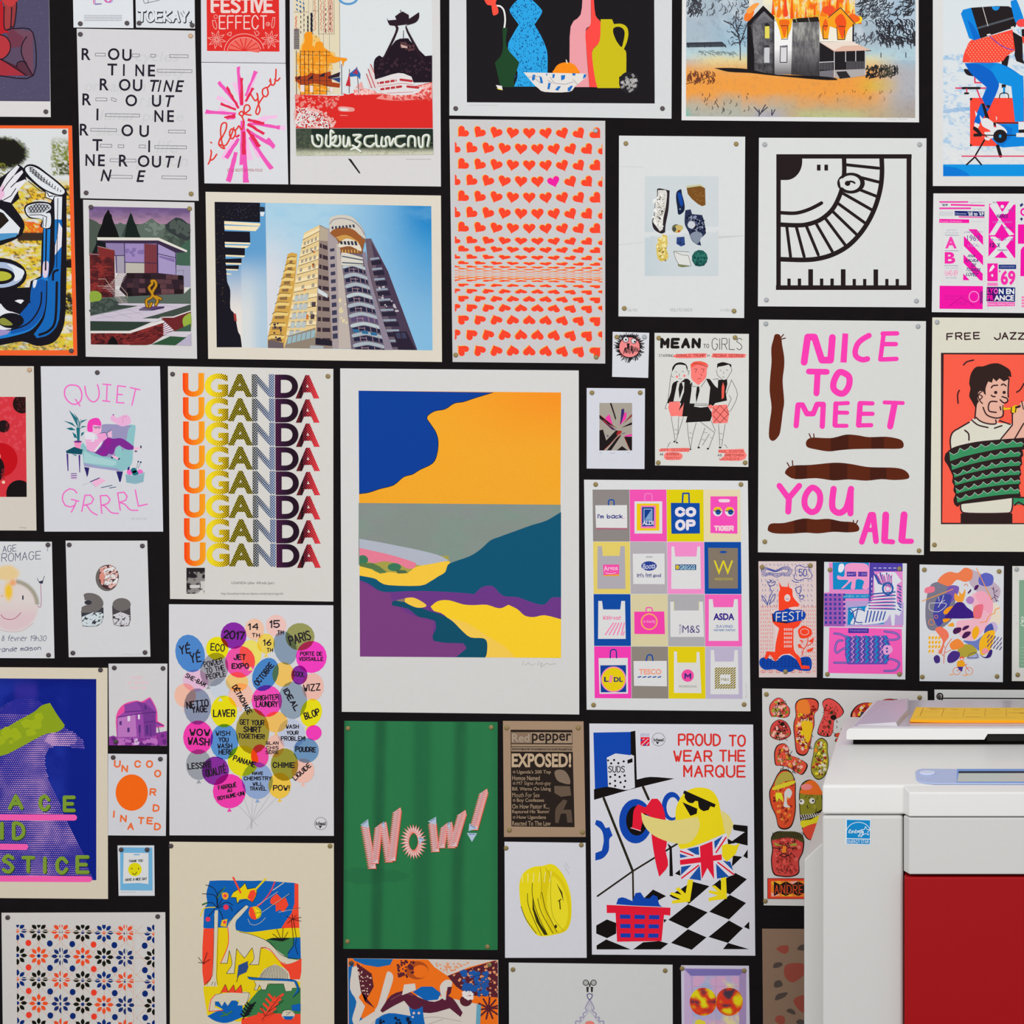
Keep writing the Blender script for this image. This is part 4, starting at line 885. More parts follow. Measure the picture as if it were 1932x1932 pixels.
P(K, '105 88 465 95 465 250 182 240 185 320 385 325 388 410 186 405 190 450 345 455 345 512 192 510 192 540 320 535 318 575 195 575 195 592 298 590 296 622 196 620 200 640 205 720 230 790 230 930 265 980 290 1110 310 1150 322 1240 122 1240')
for a in ['182 240 468 258 465 280 182 265', '182 275 462 284 430 320 185 308', '186 405 388 412 388 425 186 420', '186 430 385 436 360 455 188 445', '192 507 345 513 340 526 192 520', '192 570 318 573 312 586 194 582', '196 618 296 622 285 632 198 630', '198 652 240 658 236 666 200 664']: P('f0dfb8', a)
P('25303f', '460 125 503 130 503 165 460 165'); P('dfe2e4', '465 168 503 168 492 202 470 200'); spots('4a3a2c', '110 100 180 100 200 900 125 900', 40, 2, 7, 3); P('a33a34', '255 970 275 975 282 1035 262 1030')
spots('353a4a', '200 110 450 110 450 240 200 230', 60, 3, 6, 5)
# left round tower
T0 = '685 495 760 490 740 700 655 1250 528 1245 600 860'; P('d1a24c', '683 505 715 490 760 500 745 700 700 1000 655 1250 528 1245 530 1150 600 860 640 700 665 600')
for i, (x0, x1, y) in enumerate([(680, 755, 535), (665, 750, 590), (650, 742, 640), (635, 735, 700), (620, 722, 760), (602, 712, 825), (585, 700, 895), (562, 690, 975), (542, 672, 1060), (528, 662, 1155)]):
    P('e8c878', [(x0, y), (x0 + 30, y - 12), (x1, y - 8), (x1 - 4, y + 16), (x0 + 4, y + 16)]); Ln('6a4a2e', [(x0, y + 2), (x0 + 30, y - 14), (x1 - 10, y - 10)], 5, 1); P('8a6a44', [(x0 + 20, y + 18), (x1 - 30, y + 14), (x1 - 34, y + 40), (x0 + 18, y + 40)])
spots('3c3040', '560 1050 640 1050 640 1190 560 1190', 14, 6, 14, 3); P('6a5e62', '530 1180 650 1205 652 1248 528 1245')
# main yellow face
F1 = '815 335 938 272 905 1250 658 1246'; P('e4c88e', '815 335 938 270 905 1248 655 1246 760 620')
G('f0dcae', F1, [(0, .02 + i * .076, 1, .05 + i * .076) for i in range(12)]); q = num(F1)
LM('6b5446', [[ql(q, 0, t), ql(q, 1, t - .012)] for t in [.06 + i * .076 for i in range(12)]], 4)
r = random.Random(7)
G('a59a86', F1, [(u, .085 + i * .076, u + .12, .115 + i * .076) for i in range(12) for u in (.1, .3, .52, .74) if r.random() < .75])
G('b7c0bf', F1, [(u, .55 + i * .076, u + .16, .60 + i * .076) for i in range(6) for u in (.08, .28, .46)]); G('4c3c40', F1, [(.8, .62, .95, .66), (.78, .72, .92, .76), (.1, .13, .2, .14), (.62, .19, .72, .2), (.7, .3, .8, .32)]); G('d0702e', F1, [(.72, .2, .8, .215), (.7, .31, .78, .33), (.4, .5, .5, .515), (.62, .72, .7, .76)])
P('8f8272', '658 1246 690 1150 905 1085 905 1250'); G('97b4bb', '690 1160 905 1100 900 1160 680 1215', [(i * .17, 0, i * .17 + .14, 1) for i in range(6)])
# shaded face
P('8f7d74', '938 270 1000 300 1010 700 1040 1250 905 1250'); P('b5a58f', '940 280 1000 305 1005 400 938 395')
q = num('938 300 1002 330 1040 1250 905 1250')
G('3a2c34', q, [(.08, .12 + i * .088, .9, .155 + i * .088) for i in range(10)]); G('86726c', q, [(.3, .12 + i * .088, .4, .155 + i * .088) for i in range(10)]); P('cfd6d8', '922 770 1000 820 1000 850 925 810'); P('241f2c', '905 1165 1045 1190 1045 1230 905 1220'); P('a9b0b4', '865 1225 970 1232 968 1250 860 1248')
# middle wall, drum and right wings
P('a89a9a', '1000 300 1090 280 1110 420 1170 900 1195 1252 1040 1250 1010 700'); P('bdb0a6', '1070 420 1120 420 1170 1000 1185 1250 1090 1250 1090 900'); spots('e0cfa0', '1080 850 1140 850 1160 1050 1100 1050', 12, 6, 16, 3)
G('3d3c52', '1020 460 1055 455 1085 1240 1045 1245', [(0, .0 + i * .078, 1, .03 + i * .05 / 2 + i * .055) for i in range(0, 12)])
P('6a5a66', '1300 380 1345 378 1480 640 1600 960 1712 1262 1440 1258 1330 700'); P('4a3b50', '1345 400 1480 640 1712 1262 1560 1260 1420 800'); G('93a0ae', '1325 480 1400 470 1620 1250 1480 1250', [(.0, .07 + i * .105, .9, .09 + i * .105) for i in range(9)]); G('2a2436', '1325 480 1400 470 1620 1250 1480 1250', [(.05, .1 + i * .105, 1, .145 + i * .105) for i in range(9)])
spots('c2bcc0', '1400 750 1440 740 1560 960 1470 940', 14, 6, 12, 4); P('2b2233', '1520 1115 1625 1115 1700 1262 1560 1260'); G('3d3e58', '1540 1125 1615 1125 1630 1170 1550 1170', [(0, 0, .45, 1), (.55, 0, 1, 1)])
P('6f6472', '1100 480 1280 470 1340 800 1450 1260 1190 1255 1130 700')
for i in range(9):
    y = 590 + i * 78; x0 = 1110 + i * 11; x1 = 1290 + i * 20
    P('a9b2ba' if i % 3 else 'b9c4c6', [(x0 + 15, y), ((x0 + x1) / 2, y - 18), (x1, y + 12), (x1 + 6, y + 38), ((x0 + x1) / 2, y + 8), (x0 + 20, y + 26)], 1)
    P('262640' if i != 5 else '5a4a70', [(x0 + 22, y + 28), ((x0 + x1) / 2, y + 12), (x1 + 4, y + 40), (x1 + 14, y + 70), ((x0 + x1) / 2, y + 48), (x0 + 26, y + 58)])
    LM('a5838a', [[(x0 + 24 + k * (x1 - x0) / 5, y + 22), (x0 + 30 + k * (x1 - x0) / 5, y + 60)] for k in range(1, 5)] + [[(x0 + 70, y + 30), (x0 + 120, y + 32)]], 5)
for i in range(3): P('2f6a94', [(1200 + i * 70, 1095 + i * 12), (1250 + i * 70, 1100 + i * 12), (1255 + i * 70, 1125 + i * 12), (1205 + i * 70, 1120 + i * 12)])
P('8d8190', '1300 480 1345 700 1400 900 1470 1120 1520 1260 1455 1258 1380 950 1320 700 1275 500')
P('d8d0c2', '1110 480 1280 530 1285 590 1110 590'); LM('55606e', [[(1120, 520), (1280, 550)], [(1120, 570), (1280, 580)]], 10)
P('8e5a34', '1050 350 1300 380 1275 500 1110 490 1085 400'); P('c9964c', '1060 360 1150 345 1260 400 1230 430 1100 400'); P('e0d6c4', '1090 425 1150 380 1240 410 1270 480 1180 440 1100 450', 1); G('2f3346', '1100 400 1240 400 1250 435 1105 425', [(i * .2, 0, i * .2 + .13, 1) for i in range(5)]); LM('e0b55a', [[(1120 + i * 24, 470), (1122 + i * 24, 490)] for i in range(6)], 6)
P('cfc7ba', '1015 240 1040 205 1110 192 1190 205 1250 260 1290 320 1305 385 1255 350 1200 305 1120 290 1050 310 1020 335', 0); P('9a5a2e', '1020 335 1050 308 1120 290 1200 305 1255 350 1305 400 1270 440 1240 400 1150 350 1060 370'); Ln('8a8a90', '1020 265 1050 230 1120 220 1200 240 1260 290 1295 350', 7, 1); G('3a3f52', '1030 285 1240 265 1250 295 1030 310', [(i * .13 + .02, .0, i * .13 + .09, .8) for i in range(7)])
clip()
finish('art_print', 'print', 'tower block photograph', 'cream bordered photograph of a sunlit round topped tower block against blue sky', 'ddd4c4')

begin('848 225 1142 228 1142 686 854 683')
view(840, 220, 310, 470)
clip('75 40 1220 40 1218 1880 75 1880')
hb = [(16 * math.sin(t) ** 3 / 17, -(13 * math.cos(t) - 5 * math.cos(2 * t) - 2 * math.cos(3 * t) - math.cos(4 * t)) / 17 - .1) for t in [2 * math.pi * i / 26 for i in range(26)]]
rows = [(125, 1), (248, 1), (375, 1), (500, 1), (625, 1), (750, 1), (864, .93), (962, .68), (1030, .55), (1090, .42), (1136, .3), (1165, .18), (1182, .1), (1195, .06), (1205, .04), (1214, .03), (1222, .02), (1230, -.03), (1239, -.05), (1248, -.08), (1256, -.1), (1270, -.16), (1305, -.28), (1350, -.42), (1408, -.55), (1478, -.7), (1570, -.85), (1685, -.95), (1808, -.96)]
def hearts(dx, dy):
    out = []
    for k, (y, s) in enumerate(rows):
        odd = (k % 2) if k < 12 else (len(rows) - 1 - k) % 2
        for i in range(10):
            x = 133 + i * 130 - (65 if odd else 0)
            if not odd and i == 9: continue
            if k == 3 and i == 6 and dx == 0: continue
            a = math.radians((653 - x) / 520 * 46); ca, sa = math.cos(a), math.sin(a)
            out.append([(x + 51 * (u * ca - v * sa) + dx, y + (x - 133) * .012 + 51 * s * (u * sa + v * ca) + dy) for u, v in hb])
    return out
PM('f3b24a', hearts(-6, -4)); PM('f8452b', hearts(0, 0))
a = math.radians(-17); P('ef1fa0', [(843 + 51 * (u * math.cos(a) - v * math.sin(a)), 508 + 51 * (u * math.sin(a) + v * math.cos(a))) for u, v in hb])
clip()
finish('poster', 'poster', 'red hearts poster', 'grey poster of rows of small red hearts with one magenta heart, squashed towards the middle', 'cbc7c7', 's 1124 247 b 860 670 b 1125 674')

begin('1168 256 1406 258 1404 600 1167 597')
view(1160, 250, 250, 350)
def st(u, v, X, Y):
    p = Paint(u, 'd0d5d6'); n = fbm(X / 120, Y / 120, 3); p.mix((1 - ss(0, .35, u)) * ss(.2, .7, v) * .5 + .25 * n, 'b9c9cf'); p.mix((abs(Y - 1090 + .08 * X) < 26) * .8, 'dcdedd'); p.mix(ss(.7, .9, v) * .3, 'c4cfd6'); return p.c
field(312, 455, 1080, 1495, 14, st)
P('2c2329', '440 590 470 582 572 605 560 800 530 960 525 1040 480 1052 410 1010 388 930 410 850 420 720 440 680')
P('d7d4cd', '450 600 530 600 545 640 530 780 505 900 500 1010 470 1030 440 990 395 930 415 860 425 720 445 670'); spots('8d8a70', '450 700 530 640 500 960 440 1000', 44, 4, 9, 3); spots('f0efe8', '400 700 500 620 500 990 400 960', 60, 5, 15, 4); spots('2a2a2e', '440 640 520 600 500 900 450 900', 12, 5, 10, 5)
P('16233f', '645 620 690 592 700 640 725 740 725 810 690 850 660 850 650 780 638 690', 1); P('1546a0', '655 630 690 640 710 740 690 770 665 700', 1); O('8a93ac', 680, 798, 9)
P('c5c59a', '745 555 890 540 935 570 860 580 750 580'); P('7a4f20', '748 578 890 558 940 580 945 755 910 768 865 745 800 690 760 640'); spots('8f6430', '760 590 930 590 930 740 860 730', 30, 4, 10, 6)
P('28304e', '735 810 790 800 805 850 910 860 935 950 950 1050 915 1085 880 1100 900 1178 850 1165 800 1120 770 1040 730 960 728 880'); spots('8b93ab', '740 870 900 870 930 960 890 1120 820 1120', 60, 5, 20, 7); spots('171a30', '740 830 930 900 940 1050 800 1060', 40, 6, 18, 8); P('858e9e', '790 1060 850 1030 900 1060 885 1130 850 1160 800 1110', 1); P('c9ccd2', '760 950 800 920 840 960 810 1000 770 990', 1)
O('6d6a4c', 640, 1000, 46, 44); P('c9b36a', '640 970 700 970 705 1010 660 1045 620 1030', 1); O('454a44', 622, 1008, 18, 24); O('b5541f', 668, 1028, 14, 12)
P('d9bf62', '445 1100 480 1095 500 1060 545 1075 550 1170 535 1200 560 1280 545 1325 490 1345 450 1320 435 1250 430 1170 450 1150'); spots('efe2a2', '445 1110 540 1080 550 1290 450 1310', 34, 6, 17, 9); spots('7d6524', '440 1200 550 1180 550 1340 450 1330', 22, 4, 10, 10)
P('2f4680', '645 1092 725 1085 732 1170 690 1188 642 1160'); spots('1c2c5c', '650 1100 720 1100 720 1170 650 1160', 12, 5, 12, 11)
P('dcdcd8', '612 1240 770 1250 790 1300 795 1380 670 1375 640 1330'); Ln('6e6c60', '612 1240 700 1275 765 1280 795 1385|612 1242 640 1330 670 1380|620 1235 770 1245', 5); P('7d8058', '655 1370 760 1385 800 1392 700 1405 660 1392')
O('1f5a52', 885, 1310, 84, 88, 0, 11); spots('2f7468', '830 1250 950 1250 950 1370 830 1370', 20, 6, 20, 12); spots('123e3c', '830 1300 950 1300 950 1390 850 1390', 14, 6, 16, 13)
part('printed_lettering'); H('38/50', 130, 1835, 235, 1865, 'b9bab8', 5); H('ROLPSTONER', 580, 1832, 805, 1865, 'b9bab8', 5); H('n.tiku', 1098, 1830, 1220, 1865, 'b9bab8', 5)
part('printed_picture'); P('cbccca', '40 1168 310 1138 312 1142 42 1176'); P('cbccca', '1080 1080 1345 1072 1345 1080 1080 1106'); Ln('cfd0ce', '50 355 300 360', 8)
finish('art_print', 'print', 'minerals print', 'white print with a small square photograph of ten rough stones and shards', 'dadbda', 'b 1181 271 b 1389 272 b 1178 582 b 1385 587')

begin('1432 260 1748 261 1746 580 1430 578')
view(1420, 255, 340, 335)
K = '241a1c'; RM(K, [(258, 205, 1705, 252), (1650, 205, 1702, 1660), (250, 1610, 1694, 1660), (254, 205, 302, 1660)])
def arc(cx, cy, rx, ry, a0, a1, n=30): return [(cx + rx * math.cos(math.radians(a0 + (a1 - a0) * i / n)), cy + ry * math.sin(math.radians(a0 + (a1 - a0) * i / n))) for i in range(n + 1)]
P(K, [(258, 240), (532, 240)] + arc(360, 280, 172, 202, 0, 90, 14) + [(258, 482)])
Ln(K, '980 240 982 400 960 560 920 680 860 790 780 870 690 925 560 962 430 966 285 958', 48, 1); Ln(K, '1383 240 1387 400 1372 560 1325 740 1250 910 1150 1060 1020 1190 860 1280 700 1325 540 1338 285 1330', 50, 1); Ln(K, '300 832 430 838 520 825 620 790 700 750 738 728', 38, 1)
RM(K, [(690, 317, 728, 380), (770, 317, 808, 380), (373, 1538, 408, 1620), (484, 1538, 520, 1620), (597, 1438, 647, 1620), (722, 1538, 758, 1620), (834, 1538, 870, 1620), (946, 1438, 996, 1620), (1072, 1542, 1107, 1620), (1184, 1542, 1219, 1620), (1296, 1440, 1345, 1620), (1422, 1542, 1456, 1620), (1533, 1542, 1568, 1620)])
LM(K, [[a, (a[0] + (b[0] - a[0]) * .93, a[1] + (b[1] - a[1]) * .93)] for a, b in [[(980, 316), (1380, 358)], [(1160, 455), (1370, 508)], [(1160, 590), (1350, 665)], [(960, 620), (1310, 820)], [(905, 725), (1250, 975)], [(850, 810), (1150, 1100)], [(770, 880), (1020, 1215)], [(670, 930), (870, 1275)], [(570, 960), (715, 1310)], [(465, 970), (560, 1330)], [(365, 970), (410, 1330)]]], 32)
O(K, 1055, 515, 148, 112); O('dadbd9', 1050, 514, 104, 82); P('dadbd9', '930 480 960 460 980 560 945 560'); O(K, 1018, 518, 30, 28); Ln(K, '1000 510 1040 498 1070 500 1095 514', 20, 1)
finish('poster', 'poster', 'black and white lion poster', 'square white poster with thick black line quarter circle lion face above ruler marks', 'dadbd9', 's 1443 273 s 1735 273 s 1446 566 s 1729 568')
# ------------------------------------------------------------------ sheets: right side, middle rows
begin('1761 365 2060 366 2056 592 1758 589')
view(1750, 355, 182, 245)
K = '25286a'; PK = 'f414a6'
for a in [(175, 195, 605, 218), (175, 288, 648, 314)]: R('ef3fa8', *a)
P('f42aa4', '345 235 850 248 850 272 345 260'); P('ef5fb0', '465 418 845 425 845 444 465 438'); P('f41aa4', '172 458 620 466 620 520 172 515')
P('17206e', '403 338 845 348 845 422 403 408'); LM('9fa0b8', [[(190 + i * 17, 345), (180 + i * 17, 415)] for i in range(12)], 4)
part('printed_lettering'); T("'69", 210, 232, 300, 268, K, .03); T('suprematist', 628, 202, 828, 228, '9a9ab8'); T('last issues', 678, 296, 812, 322, '9a9ab8'); T('Dynasty', 415, 365, 580, 400, 'b8bcd8', 0, 0, .2); T("'68 to '69", 600, 350, 835, 412, 'e0e1e6', .03); T('Prussia Orthodox', 190, 478, 510, 506, 'f7a0d0', 0); T('Constructivism', 640, 480, 830, 508, 'c2c2ce')
T('A', 262, 725, 435, 898, 'f63fae', .07); T('B', 255, 952, 412, 1124, 'f42aa6', .07); T('GERMANY', 275, 608, 445, 638, 'b4b4c4'); T('LITHUANIA', 258, 650, 462, 680, 'b4b4c4'); T('THE DATES', 252, 1172, 456, 1206, 'b4b4c4'); T('1640-89', 258, 1218, 448, 1308, 'f77fb4', .0); T('ANTWERP', 262, 1322, 440, 1350, 'a4a4bc')
LM('9a9ab6', [[(262, 700), (462, 702)], [(258, 930), (458, 932)], [(250, 1150), (456, 1152)]], 9)
part('printed_picture')
P(PK, '605 612 730 612 825 720 828 850'); P(PK, '540 710 825 1010 828 1150 540 860'); P(PK, '535 985 822 1275 820 1375 780 1372 535 1110'); P(PK, '532 1270 625 1370 530 1370')
part('printed_lettering'); H('LINKED CITY', 545, 640, 825, 668, '8a6aa8', 4); T('1969', 590, 700, 775, 785, '70428f', .0); H('LOCAL', 600, 830, 780, 872, 'a58ab8', 5)
for i, s in enumerate(['ANA', 'LAURA', 'DE', 'TORRES', 'LOPEZ']): T(s, [598, 570, 655, 572, 575][i], 985 + i * 68, [710, 760, 720, 785, 750][i], 1030 + i * 70, K, .02, 3, .3)
part('printed_picture'); P(PK, '180 1452 825 1458 820 1802 178 1795'); Ln('cf1290', '325 1755 505 1625 690 1755', 16); R('9a1a86', 778, 1535, 822, 1715); Ring('f79fd4', 690, 1615, 72, 12, 78)
part('printed_lettering'); T('VIRGINIA WOOLF', 240, 1592, 600, 1618, 'c01a90'); T('NEW PART', 250, 1640, 430, 1665, 'c01a90'); T('1925', 440, 1690, 580, 1740, 'c01a90')
part('printed_picture'); P(PK, '915 235 960 235 1040 380 1190 380 1260 245 1310 245 1305 1040 1290 1040 1165 870 1275 725 1100 790 925 725 1040 870 905 1020')
P('e2e2e2', '920 260 950 235 1110 500 1290 690 1215 705 1100 535 1000 700 915 700 1060 470'); P('e2e2e2', '1215 200 1285 240 1160 400 1100 365'); P('e2e2e2', '945 225 1020 200 1115 365 1060 430')
P(PK, '1020 198 1220 198 1112 360'); O('e2e2e2', 1112, 275, 27); P('e2e2e2', '935 720 1010 725 1105 795 1205 722 1280 725 1155 868 1280 1030 1190 1035 1105 930 1010 1035 915 1030 1045 870'); P(PK, '990 1035 1105 935 1190 1040'); P(PK, '915 740 1040 870 915 1000'); P(PK, '1300 745 1165 868 1300 1010'); P(PK, '1000 700 1105 530 1215 705 1100 790')
part('printed_lettering'); T('HANOI', 1030, 385, 1190, 448, '3b1e70', .03); T('VIETNAM', 965, 492, 1250, 522, 'b07ac0', 0); T('HANOI', 1135, 575, 1265, 602, '4b2f80', 0); T('A - B  A - B', 940, 745, 1275, 780, 'a08ac0', .02); T('12', 925, 815, 1000, 880, '4a1a60', .05); T('X', 1035, 820, 1080, 880, K, .04); T('HANNOI', 1045, 908, 1185, 936, '3b2f80', .01); T("'69", 1190, 310, 1270, 348, '8a4aa0', 0); T('March', 970, 202, 1030, 226, K, .01)
part('printed_picture'); R('f41fa4', 888, 1120, 1045, 1385); R('0f2f7a', 1058, 1138, 1318, 1204); R('f77fc0', 888, 1408, 1045, 1456); P('12246e', '1042 1470 1305 1478 1302 1692 1042 1686'); P('4a0f66', '880 1470 1042 1470 1042 1688 876 1684'); P('f45fb4', '888 1692 1300 1698 1300 1755 888 1760')
part('printed_lettering'); T('6', 910, 1135, 1015, 1372, 'f0e8ec', .05); T("'", 1060, 1225, 1085, 1252, PK, .04); T('69', 1088, 1222, 1308, 1445, 'f62fa8', .08); T('LONDON REVIEW', 1075, 1155, 1300, 1184, 'a0a4d0')
T('LY', 890, 1490, 985, 1570, PK, .05); T('O', 985, 1492, 1050, 1575, 'f45fc0', .05); T('N EN', 1060, 1495, 1290, 1578, 'e9e9ec', .05); T('FR', 890, 1590, 985, 1672, PK, .05); T('ANCE', 990, 1592, 1285, 1676, 'ece6ec', .05); T('Bonjour, Gomme, Torquay', 900, 1710, 1290, 1745, 'f9cfe4', .01)
part('printed_picture'); P(PK, '1345 540 1900 540 1900 828 1345 828'); P(PK, '1380 1310 1385 920 1420 870 1900 870 1900 1310'); Ring(PK, 1440, 355, 48, 26); P(K, '1370 250 1410 220 1425 250 1385 285'); P(K, '1375 455 1400 435 1420 460 1395 490')
for i in range(4): R('f77fb4', 1398, 1610 + i * 44, 1440 + i * 30, 1640 + i * 44)
for x0, y0, x1, y1 in [(175, 155, 850, 535), (225, 570, 490, 1395), (515, 580, 850, 1395), (890, 1105, 1330, 1790)]:
    LM('c9c9ca', [[(x, y), (x + 22, y)] for y in (y0, y1) for x in range(x0, x1 - 20, 44)] + [[(x, y), (x, y + 22)] for x in (x0, x1) for y in range(y0, y1 - 20, 44)], 3.5)
finish('poster', 'poster', 'pink and navy typography poster', 'white poster of neon pink and navy ticket shaped lettering with LYON EN FRANCE', 'e0dfde')

begin('1759 599 2074 601 2070 1042 1755 1040')
view(1750, 590, 182, 460)
K = '3a2226'; R(K, 106, 318, 1200, 1676); P('fc5f49', '128 330 1200 336 1200 1668 116 1664')
W_ = 'dfdbca'; SK = 'eab49f'
P(W_, '185 1095 178 1010 200 950 250 915 330 870 380 835 540 870 660 880 780 900 800 1000 760 1010 400 1060'); P(W_, '262 1500 690 1440 672 1560 600 1590 380 1595 265 1570'); R('30201f', 262, 1590, 672, 1670); P(W_, '262 1560 672 1545 665 1575 600 1592 380 1595 275 1580')
Ln(K, '186 1090 180 1010 198 950 250 915 330 868|295 932 325 960 328 1010|262 1500 268 1570 330 1590 600 1590 665 1570 675 1450', 12, 1); P('fc5f49', '590 860 655 885 600 1000'.replace('600 1000', '620 872'))
P(SK, '385 690 465 560 520 520 650 530 640 700 605 710 595 800 545 880 460 880 380 840'); P(SK, '580 1000 670 890 670 790 700 770 740 710 800 690 800 1000'); Ln(K, '580 1002 672 890 672 800 690 760|690 1000 760 880 800 850', 11)
P('33221f', '340 600 330 560 345 480 385 430 440 425 500 405 560 402 620 430 655 460 665 510 640 505 645 525 605 545 570 520 545 545 520 520 510 555 480 545 460 600 462 655 430 625 405 640 415 690 395 720 385 765 350 700 330 660', 0)
Ln(K, '645 520 638 620 640 670|590 665 630 680 632 705 605 715 575 690|600 760 600 800 590 825 540 835 470 810 440 750|505 595 520 578 555 575|585 575 600 565 622 580|505 655 520 665 535 665|575 745 580 770|545 790 490 780 482 740 500 705 550 705|385 730 375 840|540 850 540 880 480 880 420 860 385 830|350 850 400 890 480 910|530 915 590 895|570 855 655 885|285 415 310 390 365 375|252 615 238 650 242 718|705 630 735 610 764 560', 11, 1)
P(SK, '400 640 420 620 445 635 440 700 425 715 400 690', 1); Ln(K, '430 625 402 650 410 690 435 720|410 650 435 665 415 690', 9, 1); O(K, 540, 632, 13); O(K, 607, 632, 13)
P('f2c818', '600 740 615 755 660 752 690 735 715 735 705 790 670 800 660 765 610 770 600 775'); P(K, '690 745 740 730 735 750 700 760'); Ln(K, '597 735 597 780|665 750 662 790 680 800|700 760 695 790|745 700 760 765', 8)
L0 = [(1075, 150, 990, 770), (1182, 165, 1068, 764), (1252, 180, 1145, 742), (1312, 198, 1218, 742), (1375, 205, 1290, 738), (1440, 215, 1362, 738), (1510, 222, 1440, 735)]
P('2f2020', '150 1110 200 1070 300 1040 450 1015 770 990 800 1080 750 1085 758 1130 745 1150 750 1200 735 1220 742 1280 730 1300 738 1350 725 1370 735 1440 720 1460 500 1490 330 1510 262 1520 240 1540 215 1520 205 1480 220 1440 205 1410 210 1370 195 1340 200 1300 185 1260 160 1210 135 1170 138 1130')
for i in range(1, 7):
    ya, xa, yb, xb = L0[i - 1]; yc, xc, yd, xd = L0[i]; n = 7; top = []
    cv = lambda t, y0, y1: y0 + (y1 - y0) * (1 - (1 - t) ** 1.6)
    for k in range(n):
        for dt, dy in ((0, 16), (.4, 44), (.8, 34)): t = (k + dt) / n; top.append((xc + 8 + (xd - xc - 14) * t, cv(t, ya, yb) + dy + (14 if i == 1 and k == 0 else 0)))
    top.append((xd - 4, yd - 26))
    P('3a9260', top + [(xd - 14, yd - 6)] + [(xc + (xd - xc) * t, cv(t, yc, yd) - 7) for t in (.8, .6, .4, .2)] + [(xc + 14, yc - 6)]); Ln('b9c4b8', top, 4)
P('2f9060', '680 1465 764 1470 764 1520 680 1520'); Ln(K, '680 1462 780 1466|690 1525 720 1500 764 1525', 12)
part('printed_lettering'); H('FREE', 148, 155, 418, 215, K, 11, -2, 0, 3.5, .4); H('JAZZ', 522, 155, 770, 215, K, 11, 0, 0, 2.4, .4)
finish('poster', 'poster', 'FREE JAZZ poster', 'cream poster headed FREE JAZZ, trumpet player wrapped in a green spiky coil on coral', 'dedac9', 's 1768 608 b 1763 1028')

begin('1432 603 1747 606 1743 1047 1430 1042')
view(1420, 595, 340, 460)
B = '5d2613'; D = '471d12'
for p, dk in [('165 190 175 155 195 148 215 155 228 185 235 240 250 330 250 410 238 520 250 680 240 760 225 880 210 950 165 995 130 965 135 850 150 730 135 600 140 480 150 370 148 260', None),
              ('422 1010 440 980 480 968 560 972 640 970 740 945 830 950 920 965 1060 962 1160 980 1192 1005 1195 1040 1160 1057 1000 1057 800 1060 680 1070 600 1078 500 1062 435 1045', [(620, 760), (940, 1040)]),
              ('257 1240 290 1200 350 1188 460 1185 640 1168 760 1175 900 1200 1000 1205 1130 1208 1200 1225 1237 1260 1230 1295 1120 1305 1020 1298 900 1310 760 1300 640 1308 500 1290 340 1298 270 1265', [(340, 430), (610, 750), (930, 1060)]),
              ('120 1690 145 1650 250 1645 400 1610 500 1618 600 1612 700 1632 800 1640 842 1675 835 1710 750 1720 640 1715 520 1728 420 1722 300 1730 180 1728 130 1712', [(330, 430), (620, 760)])]:
    P(B, p, 3)
    if dk:
        q = smooth_pts(num(p), True, 3)
        for a, b in dk: P(D, clip_convex(q, [(a, 0), (b, 0), (b, 1950), (a, 1950)]))
Ln(B, '225 175 245 152|230 188 260 180|462 972 448 938|487 968 484 940|290 1196 274 1168|318 1188 315 1152|802 1650 798 1625|818 1655 833 1625', 9)
part('printed_lettering'); N = 'fb3fb2'
Ln(N, '408 372 436 172 490 172 548 355 618 355 632 175', 54); PM(N, [[(712, 142), (758, 145), (745, 375), (695, 373)]]); Ln(N, '922 160 870 190 830 230 812 290 825 330 870 352 910 345', 44, 1)
Ln(N, '1038 150 1012 350|1030 145 1145 143|1030 228 1135 228|1020 350 1140 345', 36); Ln(N, '445 445 588 448', 46); Ln(N, '515 450 506 618', 48)
Ln(N, '720 455 765 490 762 560 725 615 680 615 642 580 645 520 680 455', 50, 1, True); Ln(N, '345 875 360 710 395 710 430 780 480 780 510 705 560 705 552 880', 42)
Ln(N, '660 700 652 870', 40); Ln(N, '655 700 755 695|665 770 750 772|655 875 745 875', 32); Ln(N, '852 700 840 870', 44); Ln(N, '850 695 950 698|850 780 950 780|840 872 940 870', 34); Ln(N, '1045 690 1190 695', 32); Ln(N, '1125 700 1090 880', 50)
Ln(N, '212 1350 285 1450 370 1350', 46); Ln(N, '288 1450 282 1555', 48); Ln(N, '470 1365 525 1400 535 1470 510 1540 460 1558 415 1510 418 1430', 48, 1, True); Ln(N, '642 1375 630 1480 640 1540 690 1565 745 1520 780 1375', 50, 1); Ln(N, '778 1380 775 1570', 48)
Ln(N, '865 1795 935 1580 955 1580 978 1790', 46); Ln(N, '915 1700 970 1700', 36); Ln(N, '1055 1580 1045 1785', 54); Ln(N, '1045 1790 1110 1795', 40); Ln(N, '1200 1580 1182 1780', 56); Ln(N, '1190 1790 1258 1790', 42)
finish('poster', 'poster', 'NICE TO MEET YOU ALL poster', 'white poster with large pink lettering NICE TO MEET YOU ALL and four brown slugs', 'd8d8d4', 's 1445 611 s 1732 616 b 1443 1022 b 1734 1039')

